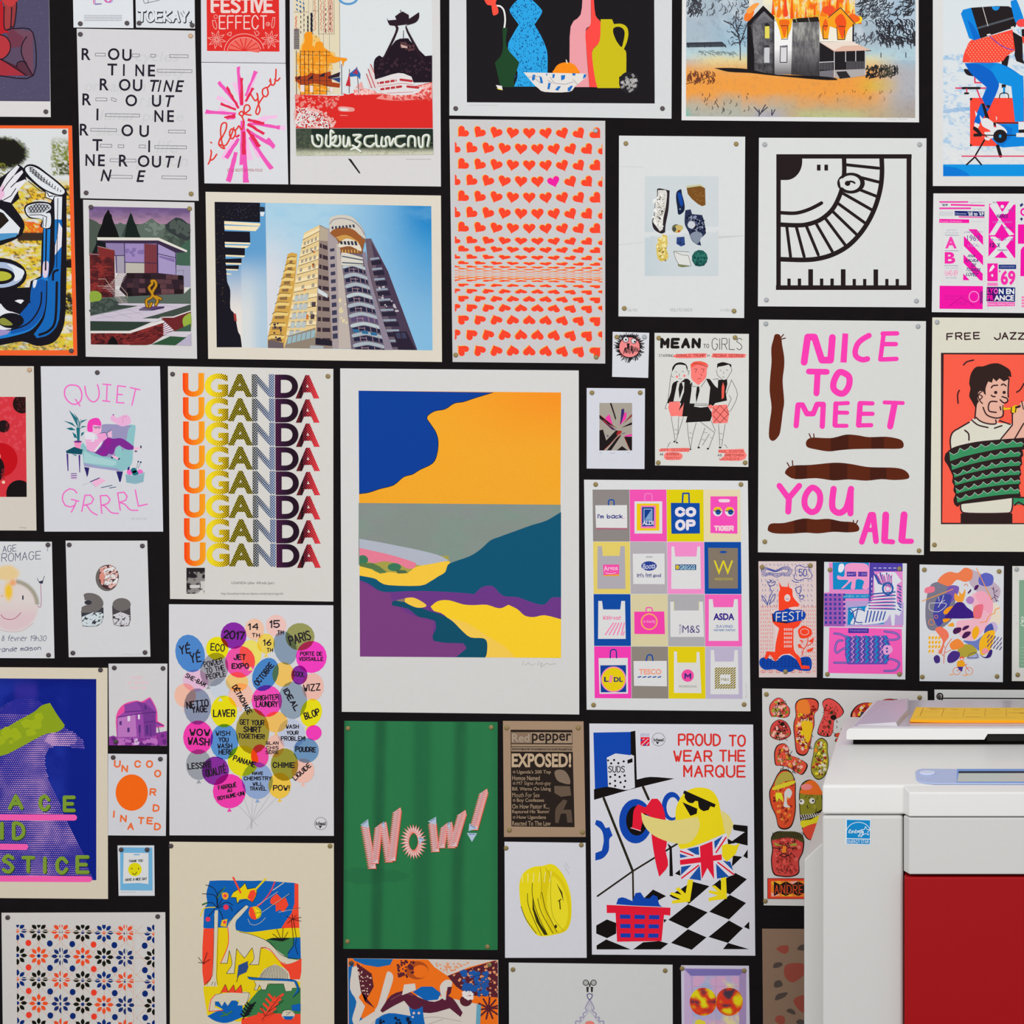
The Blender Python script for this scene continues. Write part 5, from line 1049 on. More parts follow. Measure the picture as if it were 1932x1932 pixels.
begin('1235 628 1413 630 1412 881 1236 878')
view(1100, 615, 320, 280)
K = '201a1a'; C = 'fc7f78'
part('printed_lettering'); H('MEAN', 880, 135, 1342, 258, K, 34, 0, .05, 4); H('TO', 1370, 205, 1435, 252, K, 6); H('GIRLS', 1468, 140, 1815, 272, K, 7); part('printed_picture')
P(C, '1060 325 1385 312 1398 340 1380 362 1070 365', 1); P(C, '1478 325 1500 312 1835 320 1845 345 1820 362 1490 362', 1); P(C, '865 1405 900 1395 1190 1388 1230 1400 1195 1435 870 1430'); P(C, '940 1445 1080 1440 1135 1470 1120 1515 1080 1525 940 1520', 1); P(C, '1540 1410 1830 1400 1845 1440 1865 1470 1850 1510 1780 1535 1550 1532 1600 1490 1620 1450 1545 1445')
part('printed_lettering'); H('STARRING', 862, 322, 1030, 355, '4a4644', 4); H('DONALD TRUMP', 1062, 318, 1392, 355, 'b8403c', 6); H('AS', 1412, 325, 1445, 350, '4a4644', 4); H('REGINA GEORGE', 1482, 320, 1835, 356, 'b8403c', 6)
H('JEFF SESSIONS', 868, 1395, 1215, 1430, 'c8504a', 5); H('AS', 875, 1450, 915, 1475, K, 5); H('KAREN', 955, 1445, 1090, 1475, 'a8403a', 5); H('SMITH', 945, 1490, 1095, 1522, 'c8504a', 5); H('PAUL SCANTON', 1545, 1412, 1830, 1445, 'c8504a', 5); H('AS', 1533, 1460, 1580, 1485, K, 5); H('GRETCHEN', 1612, 1458, 1830, 1485, 'a8403a', 5); H('WEINERS', 1550, 1500, 1785, 1532, 'c8504a', 5)
part('printed_picture'); Wt = 'd9d8d2'
P(K, '1075 625 1180 600 1225 630 1180 960 1095 860 1000 880 955 880 1000 760 1020 660'); P(Wt, '1075 640 1155 640 1150 750 1110 860 1030 860'); P(C, '985 865 1100 862 1130 1020 1000 1030 970 930')
P(K, '1100 655 1125 640 1142 700 1100 830 1088 720')
P(K, '1240 640 1190 700 1150 780 1090 970 1120 1030 1215 1030 1270 900 1270 680'); P(K, '1400 600 1445 605 1500 680 1590 760 1580 800 1480 910 1430 900 1450 700'); P(C, '1090 970 1140 900 1150 870 1130 1030 1085 1030')
P(K, '1545 615 1640 605 1645 660 1625 750 1640 850 1500 880 1550 780 1530 740')
P('ef5f4f', '1595 640 1612 690 1605 820 1580 835 1580 700', 0)
P(Wt, '1240 650 1400 610 1450 700 1420 900 1215 885 1235 740'); P(K, '1298 690 1325 690 1328 740 1290 880 1285 790'); Ln(K, '1240 650 1250 690 1290 690|1345 695 1400 615|1215 740 1210 900 1420 905 1455 880 1455 680|1215 885 1420 890', 5)
P(K, '1215 910 1340 930 1425 920 1475 1000 1450 1085 1170 1100 1200 980'); P(C, '1420 910 1460 895 1480 930 1450 950'); P(C, '1480 905 1640 895 1665 1000 1645 1105 1480 1110 1465 1000'); Ln('8f3a33', '1490 1100 1640 920|1480 1000 1560 905|1560 1105 1660 1000|1480 930 1640 1080|1560 905 1660 1010|1480 1020 1560 1105', 7)
P(Wt, '1030 470 1185 480 1190 560 1110 640 1060 600 1020 530', 1); P(K, '1012 525 1020 470 1060 425 1120 415 1170 435 1190 470 1190 520 1170 450 1110 440 1060 450 1035 490'); OM(C, [(1070, 578, 14), (1155, 568, 14)])
P(Wt, '1535 470 1690 470 1690 530 1640 600 1590 612 1545 570', 1); P(K, '1525 490 1530 430 1590 412 1650 425 1690 440 1690 480 1660 440 1600 455 1540 465')
P(C, '1225 440 1260 408 1330 402 1400 425 1430 450 1410 500 1400 590 1315 675 1240 610 1230 530', 0); P('f25a48', '1225 440 1270 408 1340 402 1400 420 1430 450 1300 440 1232 475'); Ln('8f3a38', '1265 490 1300 490 1280 530|1345 490 1380 490 1365 530|1340 545 1355 570|1305 600 1345 600|1250 425 1300 430 1420 465', 6)
Ln(K, '1050 520 1075 530|1125 515 1150 525|1100 540 1095 575|1090 600 1125 605|1560 500 1575 515|1630 495 1650 510|1600 520 1605 545|1590 575 1612 590|1010 530 1005 570 1030 585|1190 520 1210 510 1200 560|1520 500 1530 560 1590 612|1690 480 1695 510 1640 605', 4)
Ln(K, '1005 1035 1050 1310 1075 1330|1090 1035 1080 1240 1060 1310|1145 1035 1080 1240|1188 1098 1200 1250 1225 1400 1250 1250 1290 1100|1335 1090 1500 1215 1430 1400|1460 1080 1510 1200|1390 1160 1310 1385|1440 1230 1360 1360|1545 1120 1560 1385|1620 1115 1580 1370|1000 570 965 870|955 880 935 940 960 945|1690 610 1760 780 1690 950 1650 980 1640 950|1665 790 1690 830 1650 920|1480 610 1540 600 1540 740|1690 620 1630 780|965 1380 980 1340 1000 1325|1645 1390 1625 1360 1610 1350', 4)
Ln('9a9892', '1040 1180 1085 1190|1045 1230 1080 1235|1210 1215 1250 1225|1210 1270 1245 1280|1370 1210 1420 1220|1340 1290 1390 1300|1450 1270 1480 1280|1555 1220 1590 1230|1560 1290 1585 1300', 5)
OM(K, [(1225, 1405, 9), (1318, 1385, 14, 10), (1422, 1398, 12, 10), (1562, 1385, 16, 9), (1040, 1318, 10), (1070, 1330, 12, 8)])
finish('poster', 'poster', 'MEAN TO GIRLS poster', 'white hand drawn poster headed MEAN TO GIRLS, three suited figures in short coral skirts', 'dad9d3', 'b 1243 638 b 1387 637 b 1242 873 b 1406 873')

begin('1156 626 1225 628 1223 713 1155 711')
view(1100, 615, 320, 280)
P('f28a8a', '440 150 520 125 600 125 650 170 655 250 620 320 540 355 440 350 405 280 410 200', 1); r = random.Random(3)
LM('1d191c', [[(530 + 118 * math.cos(a) * s, 235 + 108 * math.sin(a) * s + (0 if math.sin(a) < .2 else 15)), (530 + 165 * math.cos(a + .08) * r.uniform(.8, 1.1), 240 + 150 * math.sin(a + .08) * r.uniform(.85, 1.2))] for a in [i * .062 for i in range(102)] for s in (1,)], 8)
LM('1d191c', [[(470 + i * 8 + r.uniform(-8, 8), 225 + abs(i - 10) * 3), (455 + i * 9 + r.uniform(-14, 14), 300 + r.uniform(-20, 20))] for i in range(21)], 7); LM('1d191c', [[(500 + i * 6, 200), (515, 270)] for i in range(6)], 5); LM('1d191c', [[(400 + i * 14, 130), (420 + i * 14, 105)] for i in range(16)], 8)
O('1d191c', 488, 155, 36); O('dcd8dc', 488, 155, 29); O('1d191c', 578, 172, 33); O('dcd8dc', 578, 172, 27); OM('1d191c', [(490, 157, 11), (590, 180, 11)])
finish('postcard', 'print', 'bearded face card', 'small white card with a scribbled pink bearded face in round glasses', 'd8d9de', 'b 1164 636 s 1216 636')

begin('1107 732 1217 733 1216 885 1107 884')
view(1100, 615, 320, 280)
K = '201719'; R('a9a094', 187, 877, 560, 1418)
P('ee3fa4', '250 1050 300 1005 320 1060 340 1130 290 1090'); P('ee3fa4', '415 1130 440 1010 500 980 490 1060 440 1110'); P('ee3fa4', '475 1250 558 1228 558 1258 480 1262')
P(K, '187 1012 187 1050 220 1080 390 1170'); P('3a2350', '220 1080 260 1090 380 1190 330 1180'); P('8f2f3a', '215 1075 240 1068 350 1180'); P(K, '305 877 325 880 378 1050 370 1075 350 1010'); P('3a2a6a', '438 950 468 940 470 990 430 1130 425 1100'); P(K, '558 1095 558 1125 435 1160'); P('8f2f2a', '558 1000 558 1030 455 1115'); 
P(K, '187 1190 228 1180 265 1305 375 1190 440 1195 395 1250 240 1418 187 1418'); P('a82a2a', '395 1195 440 1195 440 1215 400 1245 380 1240'); P(K, '272 1418 320 1418 440 1240 400 1260'); P(K, '465 1262 558 1262 558 1418 540 1418'); P(K, '385 1418 445 1368 510 1418'); Ln('b3452f', '240 1412 440 1225|470 1265 530 1405|375 1160 200 1020', 5); Ln('4a3a6a', '265 1240 290 1260|275 1265 288 1242|450 1225 480 1218', 6)
part('printed_lettering'); H('4/5', 190, 1438, 212, 1450, 'a9a9b0', 3); H('Howl', 305, 1438, 365, 1455, 'a9a9b0', 3); H('Mr.', 503, 1436, 540, 1450, 'a9a9b0', 3)
finish('art_print', 'print', 'dark shards print', 'small white bordered print of black and pink shards radiating on grey', 'd5d6de', 'b 1117 741 b 1208 741')

begin('1102 905 1411 907 1416 1342 1107 1339', .05)
view(1095, 895, 330, 455)
Wt = 'e0dfde'; NV = '0d4ba4'; PKK = 'f84fb4'; q4 = num('98 122 1285 122 1302 1802 115 1796')
cells = ['8f8885', 'f553b2', 'e2cf0c', 'e6d8b0', 'e6cf6a', 'b5afb4', 'f58fcb', NV, NV, 'dbcfa4', 'b0aeb0', 'f864ba', 'f83fb4', '91887f', 'e6cf12', 'c0b6cf']
for i, c in enumerate(cells): G(c, q4, [(i % 4 / 4, i // 4 / 4, (i % 4 + 1) / 4 - .002, (i // 4 + 1) / 4 - .002)])
P(Wt, '120 248 374 246 376 430 126 428'); P('b0607a', '126 428 376 430 376 442 126 440'); Ln(NV, '226 245 230 208 266 208 270 245', 10, 1)
R(Wt, 434, 216, 656, 474); R('f2c80f', 452, 234, 632, 450); R('f77fb8', 484, 250, 606, 432); R('12408f', 494, 262, 590, 416); Box('a9c0dc', 510, 278, 574, 372, 6); P('7fa4cc', '515 365 568 285 568 365'); Ln('f77fc8', '518 215 520 160 570 160 575 215', 9, 1)
P(NV, '725 228 956 230 958 474 730 476'); Ln('1c4f9a', '818 228 822 152 870 152 872 228', 13)
P('f84fb8', '1042 176 1258 176 1258 476 1042 470'); P('f0d8e0', '1112 200 1190 200 1195 218 1180 224 1118 222', 1); OM('e8e4e4', [(1100, 298, 38, 38), (1196, 298, 38, 38)]); P('efc010', '1065 290 1080 262 1120 262 1136 290'); P('efc010', '1162 290 1176 262 1216 262 1232 290'); OM('1a4f98', [(1104, 302, 22), (1204, 302, 22)]); LM('2a2430', [[(1068, 292), (1132, 300)], [(1164, 292), (1228, 300)]], 6)
def bag(c, x0, y0, x1, y1, h_, w_): P(c, [(x0, y0), (x0 + w_, y0), (x0 + w_ + 8, y0 + h_), (x1 - w_ - 8, y0 + h_), (x1 - w_, y0), (x1, y0), (x1 + 6, y1), (x0 - 2, y1)])
bag('b2adb2', 138, 575, 356, 918, 78, 34); P('f552a8', '182 722 312 722 310 806 185 808'); P('efa030', '185 806 310 800 310 814 190 816')
P(Wt, '420 636 674 634 676 880 424 878'); Ln('b9b6ba', '528 662 574 662', 12); O('2b3f90', 550, 734, 62, 38)
bag(Wt, 730, 578, 960, 918, 80, 22); P('1f3f7a', '760 722 928 722 928 766 760 766'); R('d9b72a', 764, 728, 790, 760)
P('857868', '1024 588 1262 590 1262 914 1028 914'); O('1a4fa0', 1145, 622, 30, 10)
bag(Wt, 144, 1014, 358, 1318, 68, 30); LM('f77fb4', [[(265 + i * 22, 1190), (200 + i * 32, 1285)] for i in range(5)] + [[(352, 1260), (342, 1290)]], 9)
P('f842ac', '432 1100 672 1098 678 1280 434 1278'); Ring('f8a86a', 552, 1180, 62, 12); Ln('f858b4', '528 1100 530 1070 570 1070 578 1100', 10, 1)
P(Wt, '720 1020 748 1020 748 1090 952 1090 955 1020 982 1020 992 1302 722 1302'); Ln('e8e29a', '748 1020 748 1090|952 1020 952 1090', 5)
bag(Wt, 1030, 1000, 1262, 1334, 64, 30)
P(Wt, '146 1472 380 1470 382 1756 154 1758'); P('123f9a', '160 1530 366 1528 368 1744 164 1746'); O('f58fb8', 266, 1642, 102, 104); O('ecd010', 266, 1642, 92, 94); Ln('1f3f92', '240 1470 245 1410 285 1410 290 1470', 10, 1)
P(Wt, '426 1495 692 1494 694 1698 430 1694'); Ln(NV, '528 1492 540 1450 572 1450 582 1492', 10, 1); LM('2a4fa0', [[(462 + i * 40, 1626), (486 + i * 40, 1620)] for i in range(5)], 9)
P(Wt, '750 1418 774 1420 776 1508 930 1508 932 1422 954 1424 970 1752 750 1750'); P('dfdcd6', '778 1508 950 1510 960 1740 780 1740'); O('f74fa4', 860, 1612, 50)
bag(Wt, 1044, 1408, 1262, 1762, 92, 26)
LM('8f7c1c', [[(x, y), (x + 14, y - 12)] for x in range(1080, 1246, 21) for y in range(1562, 1730, 19) if not (1110 < x < 1205 and 1600 < y < 1690)], 10)
part('printed_lettering'); IK = '2b2f80'
H("I'm back", 138, 318, 340, 354, IK, 7); O('f78fb4', 350, 350, 5); T('ALDI', 498, 372, 586, 406, 'e4e2ea', .03); H('CO', 760, 262, 926, 340, 'e9dfe6', 26, 0, 0, 3.4); H('OP', 762, 362, 924, 450, 'e9dfe6', 24, 0, 0, 3.4); H('TIGER', 1070, 410, 1230, 454, 'f5cfd6', 13)
T('Argos', 188, 732, 300, 782, 'f7c4dc', .02, -3); Ln('f7c4dc', '200 788 240 796 285 788', 5, 1); T('Boots', 500, 712, 602, 758, 'c4c8e0', .02, -6, .2); H("let's feel good", 455, 792, 646, 824, IK, 4); T('GREGGS', 794, 728, 920, 762, 'b4dce8', .02); T('W', 1068, 690, 1224, 802, 'e2cf2a', .0); T('waterstones', 1076, 826, 1222, 848, 'c8b43a', 0)
H('Waitrose', 180, 1130, 326, 1164, 'f06aa0', 4.5); T('o-kaidy', 505, 1165, 602, 1195, 'f7b4d4', 0); T('M&S', 818, 1210, 956, 1270, '4f3a7a', -.0); T('YOUR', 760, 1230, 842, 1250, '6a5a90', 0, -90); T('ASDA', 1066, 1112, 1234, 1168, '3a1f88', .05); H('SAVING', 1086, 1206, 1220, 1230, '6a80b4', 4); H('YOUR MONEY EVERYDAY', 1066, 1240, 1244, 1256, '7a90b8', 3)
T('L', 190, 1622, 226, 1662, '1b2f6a', .05); T('i', 232, 1608, 258, 1668, 'f78fa4', .06, 12); T('DL', 268, 1624, 340, 1662, '1b2f6a', .05); T('TESCO', 470, 1558, 650, 1604, 'f5a489', .04); H('M', 834, 1592, 888, 1640, IK, 11); T('MORRISONS', 790, 1690, 932, 1708, '8a8680', 0); T('M&S', 1128, 1632, 1190, 1654, '8a7a20', .01)
T('Bryn Ac', 1270, 1720, 1390, 1740, 'c4c2c0', 0, -90)
finish('poster', 'poster', 'shopping bags poster', 'poster of sixteen coloured squares, each with a printed shop carrier bag', 'dcdcdc', 'b 1124 914 b 1398 914 b 1120 1330 b 1404 1329')
# ------------------------------------------------------------------ sheets: left and centre, middle rows
begin('-230 690 64 691 69 1001 -226 1000', .06)
view(0, 680, 320, 330)
clip('-1200 400 285 403 297 1508 -1195 1506')
P('d6353f', '-1200 400 285 400 300 1508 -1200 1508'); spots('dc4550', '-20 400 285 400 300 1000 -20 1000', 60, 8, 30, 3)
O('c30d1a', 0, 1100, 195, 190); O('1d1014', -60, 1200, 112, 150); O('22100f', 245, 480, 102, 105); spots('5a1c22', '180 400 290 400 290 560 200 560', 60, 3, 9, 4)
O('1f1114', 40, 728, 68, 68); spots('6a2026', '70 680 110 700 100 780 50 790', 40, 3, 8, 5); O('150e10', 215, 1470, 145, 148); O('f3c4ae', 40, 1345, 18); O('e98a76', -8, 1060, 18, 30); spots('a02228', '20 1200 60 1200 50 1300 10 1330', 40, 4, 9, 6)
clip(); part('printed_lettering'); H('Mk', 220, 1838, 290, 1858, '9a958f', 4)
finish('poster', 'poster', 'red circles poster', 'cream bordered red poster of dark overlapping circles, cut off at photo left', 'd5ccc0', 't 56 698')

begin('77 691 302 691 308 1003 84 1003')
view(0, 680, 320, 330)
PK = 'ef6fc4'; part('printed_lettering')
Ln(PK, '800 272 870 290 905 370 890 450 830 485 770 465 720 400 718 320 755 280', 16, 1, True); Ln(PK, '835 430 885 503|938 285 955 380 1000 445 1050 455 1090 410 1095 340 1078 268', 15, 1)
Ln(PK, '1138 262 1228 270|1185 268 1178 448|1135 445 1215 455|1390 290 1302 280 1290 465 1372 470|1295 375 1352 378|1440 300 1548 325|1500 315 1458 495', 15)
Ln(PK, '850 1465 820 1430 770 1418 710 1460 690 1530 720 1600 780 1618 825 1600|790 1535 872 1555|845 1550 825 1610 790 1675|940 1490 905 1668|940 1490 1000 1488 1035 1530 1010 1580 930 1600 960 1600 1010 1670 1075 1708|1110 1500 1125 1690|1110 1495 1180 1490 1218 1535 1190 1580 1120 1600 1160 1610 1230 1680 1310 1690|1300 1465 1330 1655|1300 1465 1370 1455 1405 1500 1390 1545 1320 1570 1380 1590 1440 1650 1525 1655|1495 1430 1530 1610 1628 1588', 15, 0)
H('Anette', 1450, 1732, 1620, 1762, 'b8b8c0', 4); part('printed_picture')
TL = '1f6f7c'
P('8cc0c4', '1400 740 1440 710 1495 715 1498 760 1470 1000 1465 1110 1430 1180 1350 1225 1290 1210 925 1150 915 1050 890 950 920 905 960 960 1040 1010 1200 1050 1300 960'); P('9a94bb', '1120 720 1150 705 1250 705 1430 720 1460 730 1420 760 1395 900 1350 1020 1250 1080 960 1000 960 960 1120 940', 0); P('a7cfd0', '930 1000 1040 1060 1280 1110 1290 1150 1240 1165 930 1130'); P('9c9cc2', '925 1130 1100 1170 1290 1190 1345 1225 1300 1222 930 1170'); P('8cc4c4', '1270 1000 1320 945 1350 990 1350 1060 1300 1100', 1)
P('2b2468', '930 1178 988 1185 975 1260 962 1290 950 1240'); P('2b2468', '1285 1225 1360 1228 1335 1340 1320 1342'); P('2b2468', '1415 1180 1435 1172 1430 1210 1405 1215')
P('7f2a90', '1045 1020 1110 960 1150 890 1200 850 1250 865 1330 858 1400 890 1480 950 1475 985 1400 985 1320 935 1280 960 1260 1020 1240 1040 1200 1030 1180 1055 1130 1058', 0); P('941f92', '1150 890 1200 852 1240 870 1180 1010 1140 1050 1100 1040 1180 960')
P('eca9d2', '950 890 1080 870 1100 800 1160 830 1190 850 1130 900 1060 1000 1020 1010 960 980', 0); P('e3dfe8', '935 800 1000 790 1060 820 1040 900 950 890'); P('e6e2e6', '1040 1000 1120 900 1140 900 1060 1010'); Ln(PK, '945 880 1010 882', 8)
P('ee9fcf', '1070 805 1170 800 1190 850 1160 880 1110 880 1080 860'); P('e9b6d4', '1190 800 1235 770 1240 850 1195 850'); Ln('4a4a7a', '1080 805 1170 798 1190 850|1185 800 1230 768', 6)
P('f2b4d4', '1030 710 1115 710 1115 790 1050 815 1020 780', 1); P('ee3fb0', '970 700 990 660 1050 635 1100 650 1118 720 1030 715 1025 785 980 788 965 760', 1); Ln('34306a', '1030 735 1115 735|1045 740 1060 752 1075 740|1085 740 1095 752 1108 740', 5)
P('eab0d6', '1220 640 1240 600 1265 605 1290 635 1380 600 1430 620 1448 680 1420 710 1350 730 1290 700 1230 660', 1); Ln('d77fb8', '1360 690 1360 630 1400 620', 5, 1); P('7a4a90', '1240 600 1262 590 1258 610')
P('f0b8d4', '1230 1045 1290 1060 1320 1085 1300 1100 1250 1070'); P('f0b8d4', '1480 960 1550 960 1545 975 1490 1000'); shoes = [(1238, 1075, 14, 8, 40), (1316, 1088, 14, 8, -40), (1558, 955, 8, 16, 0), (1502, 1004, 16, 7, 0)]; OM('1d2a4a', shoes)
for a in ['760 545 820 660 870 760 850 640 815 600', '810 570 865 640 890 750 850 640', '700 665 770 700 845 740 800 690', '730 750 790 740 840 770 780 772', '970 650 900 665 870 760 900 690', '965 728 910 725 870 770 900 745', '895 640 870 700 872 760', '800 790 840 820 855 860 820 850', '935 790 900 800 895 840 920 820', '845 740 885 745 880 890 855 890']: P(TL, a)
P('f28fbe', '815 895 905 895 885 980 835 975'); O('6a2a80', 862, 897, 44, 11); P('0f4f60', '730 1000 820 955 915 985 905 1040 735 1025'); P('4a2a80', '735 1030 755 1032 758 1220 748 1222'); P('4a2a80', '868 1045 888 1045 886 1238 878 1238'); P('5d8f9c', '790 1030 850 1040 840 1060')
OM(PK, [(1435, 1235, 34, 30), (1548, 1235, 34, 32)]); OM(TL, [(1480, 1215, 34, 30), (1495, 1245, 36, 30)]); P('93b9c4', '1385 1255 1480 1275 1600 1235 1585 1340 1500 1368 1400 1350'); LM('6f9fae', [[(1395 + i * 18, 1265), (1400 + i * 18, 1350)] for i in range(11)] + [[(1390, 1290 + i * 24), (1590, 1280 + i * 24)] for i in range(3)], 3); Ln('1d5a6a', '1508 1195 1528 1120|1525 1195 1555 1130', 4); OM('1d3a5a', [(1528, 1118, 9), (1556, 1124, 10)])
P('dfc7dc', '778 1250 850 1250 845 1318 785 1315'); LM('5a4a8a', [[(788, 1252), (846, 1250)], [(788, 1275), (848, 1272)], [(790, 1298), (846, 1297)]], 9); P('f0b4d4', '1010 1335 1110 1298 1175 1325 1060 1400'); Ln('2b2f70', '1000 1340 1100 1298', 10); Ln('a8a8c4', '915 1378 1000 1345 1060 1400', 4); Ln('2a4a70', '1120 1405 1240 1380|1210 1410 1280 1398', 8)
finish('art_print', 'print', 'QUIET GRRRL print', 'white print lettered QUIET GRRRL in pink round a pink haired reader in armchair', 'd5d5da', 'd 184 703')

begin('317 691 629 696 629 1135 321 1130')
view(310, 685, 330, 455)
SH = [(i * 1.7, i * 193.8) for i in range(8)]
def strips(x0, x1, n, a, b): return [(mixc(a, b, (i + .5) / n), [[(x0 + (x1 - x0) * i / n, 60), (x0 + (x1 - x0) * (i + 1) / n + .4, 60), (x0 + (x1 - x0) * (i + 1) / n + .4, 300), (x0 + (x1 - x0) * i / n, 300)]]) for i in range(n)]
def dots(x0, x1, r0, r1, p=20, ph=0): return [circ_pts(x0 + j * p / 2, 70 + i * p + (j % 2) * p / 2 + ph, max(.4, r0 + (r1 - r0) * (j * p / 2) / (x1 - x0)), n=8) for j in range(int((x1 - x0) / p * 2) + 1) for i in range(12)]
letter_fill('U', (148, 80, 320, 270), strips(145, 325, 8, 'fb3d10', 'fba520'), shifts=SH)
letter_fill('G', (325, 84, 512, 276), strips(320, 515, 3, 'f2dc28', 'f3c81c') + [('26270f', dots(380, 516, 1.5, 7))], shifts=SH)
letter_fill('A', (508, 88, 706, 272), strips(500, 710, 2, '333612', '26291a') + [('eed22a', dots(500, 710, 4.4, 4))], shifts=SH)
letter_fill('N', (702, 90, 882, 274), strips(695, 890, 6, '2b2c22', '164a8c') + [('e6e2d6', dots(700, 890, 4, 5))], shifts=SH)
letter_fill('D', (888, 93, 1072, 281), strips(884, 1075, 2, '2a1430', '24101c') + [('7a2a5c', dots(885, 985, 5, .6))], shifts=SH)
letter_fill('A', (1053, 97, 1243, 284), strips(1050, 1245, 4, '1f0d14', 'f04048')[:1] + [('f0424a', [[(1125, 60), (1250, 60), (1250, 300), (1125, 300)]]), ('ad2c40', [[(1100, 60), (1135, 60), (1135, 300), (1100, 300)]]), ('24101a', [[(1097, 60), (1105, 60), (1105, 300), (1097, 300)]] + dots(1090, 1245, 8, 2))], shifts=SH)
field(178, 1640, 326, 1848, 6, lambda u, v, X, Y: (lambda p: (p.mix((fbm(X / 40, Y / 30, 3) > .5) * (v > .15) * 1., '8f8a86'), p.mix((abs(v - .72) < .07) * (u > .2) * (u < .75) * 1., 'd0ccc6'), p.mix((v + .4 * u > 1.18) * (fbm(X / 30, Y / 10, 5) > .42) * 1., 'd6d2cc'), p.mix((u > .75) * (v > .5) * (v < .8) * 1., 'cfcbc6'), p.c)[-1])(Paint(u, '262124')))
part('printed_lettering'); T('UGANDA (after Alfredo Jaar)', 538, 1750, 882, 1778, '5a5654', 0); T('http://dunedinprintlab.wordpress.com/projects/uganda/', 456, 1836, 956, 1862, '6a6664', 0)
finish('poster', 'poster', 'UGANDA poster', 'poster repeating UGANDA in eight rows of halftone orange, yellow, black and red letters', 'd8d4ce', 'd 326 706 b 619 710')

begin('642 695 1092 699 1093 1348 645 1343', .07)
view(635, 690, 470, 660)
clip('122 138 1240 148 1241 1614 130 1606')
def org(u, v, X, Y):
    p = Paint(u, 'f5a829'); n = fbm(X / 300, Y / 300, 3); p.mix(ss(.3, 1, u) * (1 - ss(.0, .6, v)) * .9, 'f98d1e'); p.mix(n * .25, 'f2ad3c'); return p.c
field(122, 138, 1240, 770, 20, org, '122 138 1240 148 1237 768 125 760')
P('0b3f98', '122 138 865 148 760 180 700 200 650 210 600 240 545 250 505 275 500 295 525 330 550 370 562 420 555 490 530 540 460 575 420 600 370 615 315 660 240 680 180 700 122 708'); Ln('1b2030', '865 148 760 180 700 200 650 208 600 240 545 250 505 275 500 295 525 330 550 370 562 420 555 490 530 540 460 575 420 600 370 615 315 660 240 680 180 700 122 708', 3)
field(122, 758, 1240, 1100, 20, lambda u, v, X, Y: (lambda p: (p.mix(ss(.4, .7, fbm(X / 120, Y / 90, 5)) * .5, '7f988a'), p.mix((fbm(X / 150, Y / 150, 8) > .5) * .25, '928f90'), p.c)[-1])(Paint(u, '87918a')), '122 758 1238 768 1238 1100 122 1100')
R('0f5673', 122, 1150, 1240, 1300); R('a9a04a', 122, 1050, 620, 1120)
P('b3b8c4', '122 955 240 975 340 995 440 1015 560 1045 625 1078 560 1090 490 1105 400 1090 280 1050 122 1010'); P('ea7f96', '122 1005 200 1022 300 1045 400 1075 440 1090 435 1115 400 1125 350 1100 270 1080 200 1090 122 1060', 0)
P('a9a04a', '122 1060 200 1090 280 1082 350 1098 400 1122 480 1105 625 1075 560 1160 380 1220 240 1170 122 1110'); P('f9c940', '122 1098 180 1110 220 1140 300 1140 360 1148 400 1140 440 1110 520 1095 600 1080 628 1082 615 1140 590 1160 540 1180 470 1218 370 1235 250 1225 200 1180 122 1160', 0)
OM('3d7a5a', [(145, 1072, 30, 26), (320, 1112, 38, 22)]); P('5a7a4a', '122 1090 200 1090 240 1110 280 1142 240 1148 200 1125 122 1105'); P('4d6a4a', '320 1125 380 1130 395 1145 340 1148')
P('0f5673', '1240 808 1160 855 1080 880 1010 905 900 945 850 965 800 1010 740 1050 650 1082 615 1100 600 1140 560 1165 520 1190 460 1215 290 1212 240 1195 210 1175 122 1158 122 1200 200 1240 400 1260 600 1260 800 1260 1000 1300 1240 1340')
P('6f3a88', '122 1182 180 1205 230 1240 280 1250 400 1245 520 1245 700 1255 760 1262 800 1225 840 1215 870 1222 920 1270 1000 1278 1060 1300 1130 1320 1160 1310 1190 1280 1240 1280 1240 1614 122 1614'); P('7d3f80', '122 1182 230 1240 300 1255 310 1300 400 1370 540 1410 530 1520 720 1540 700 1606 122 1614', 0)
P('fcd02c', '520 1330 560 1300 620 1295 700 1318 760 1322 830 1320 900 1340 950 1320 1000 1345 1040 1380 1090 1388 1150 1378 1240 1400 1240 1614 820 1614 700 1500 600 1380 540 1355', 0); P('f9cc52', '620 1390 720 1420 830 1490 930 1550 990 1614 820 1614 700 1500')
P('0f5068', '305 1305 330 1298 400 1310 500 1350 580 1375 640 1410 690 1460 740 1500 810 1505 832 1530 830 1590 820 1614 655 1614 720 1560 700 1532 600 1530 540 1520 530 1495 550 1450 545 1410 500 1395 450 1385 400 1345 340 1330 308 1325', 0); P('f9cb48', '378 1285 430 1282 490 1315 490 1332 440 1335 378 1305', 1); P('8f7a6a', '330 1295 378 1285 378 1305 340 1300')
clip(); part('printed_lettering'); Ln('a8a6a4', '1025 1655 1035 1632|1040 1655 1060 1640 1075 1655 1100 1645|1110 1655 1118 1632|1122 1652 1135 1640 1128 1665 1150 1650 1165 1642 1180 1650 1210 1645', 2.5)
finish('poster', 'poster', 'abstract landscape poster', 'largest poster, abstract landscape with blue and orange sky over teal hill and purple ground', 'd8d6d3')

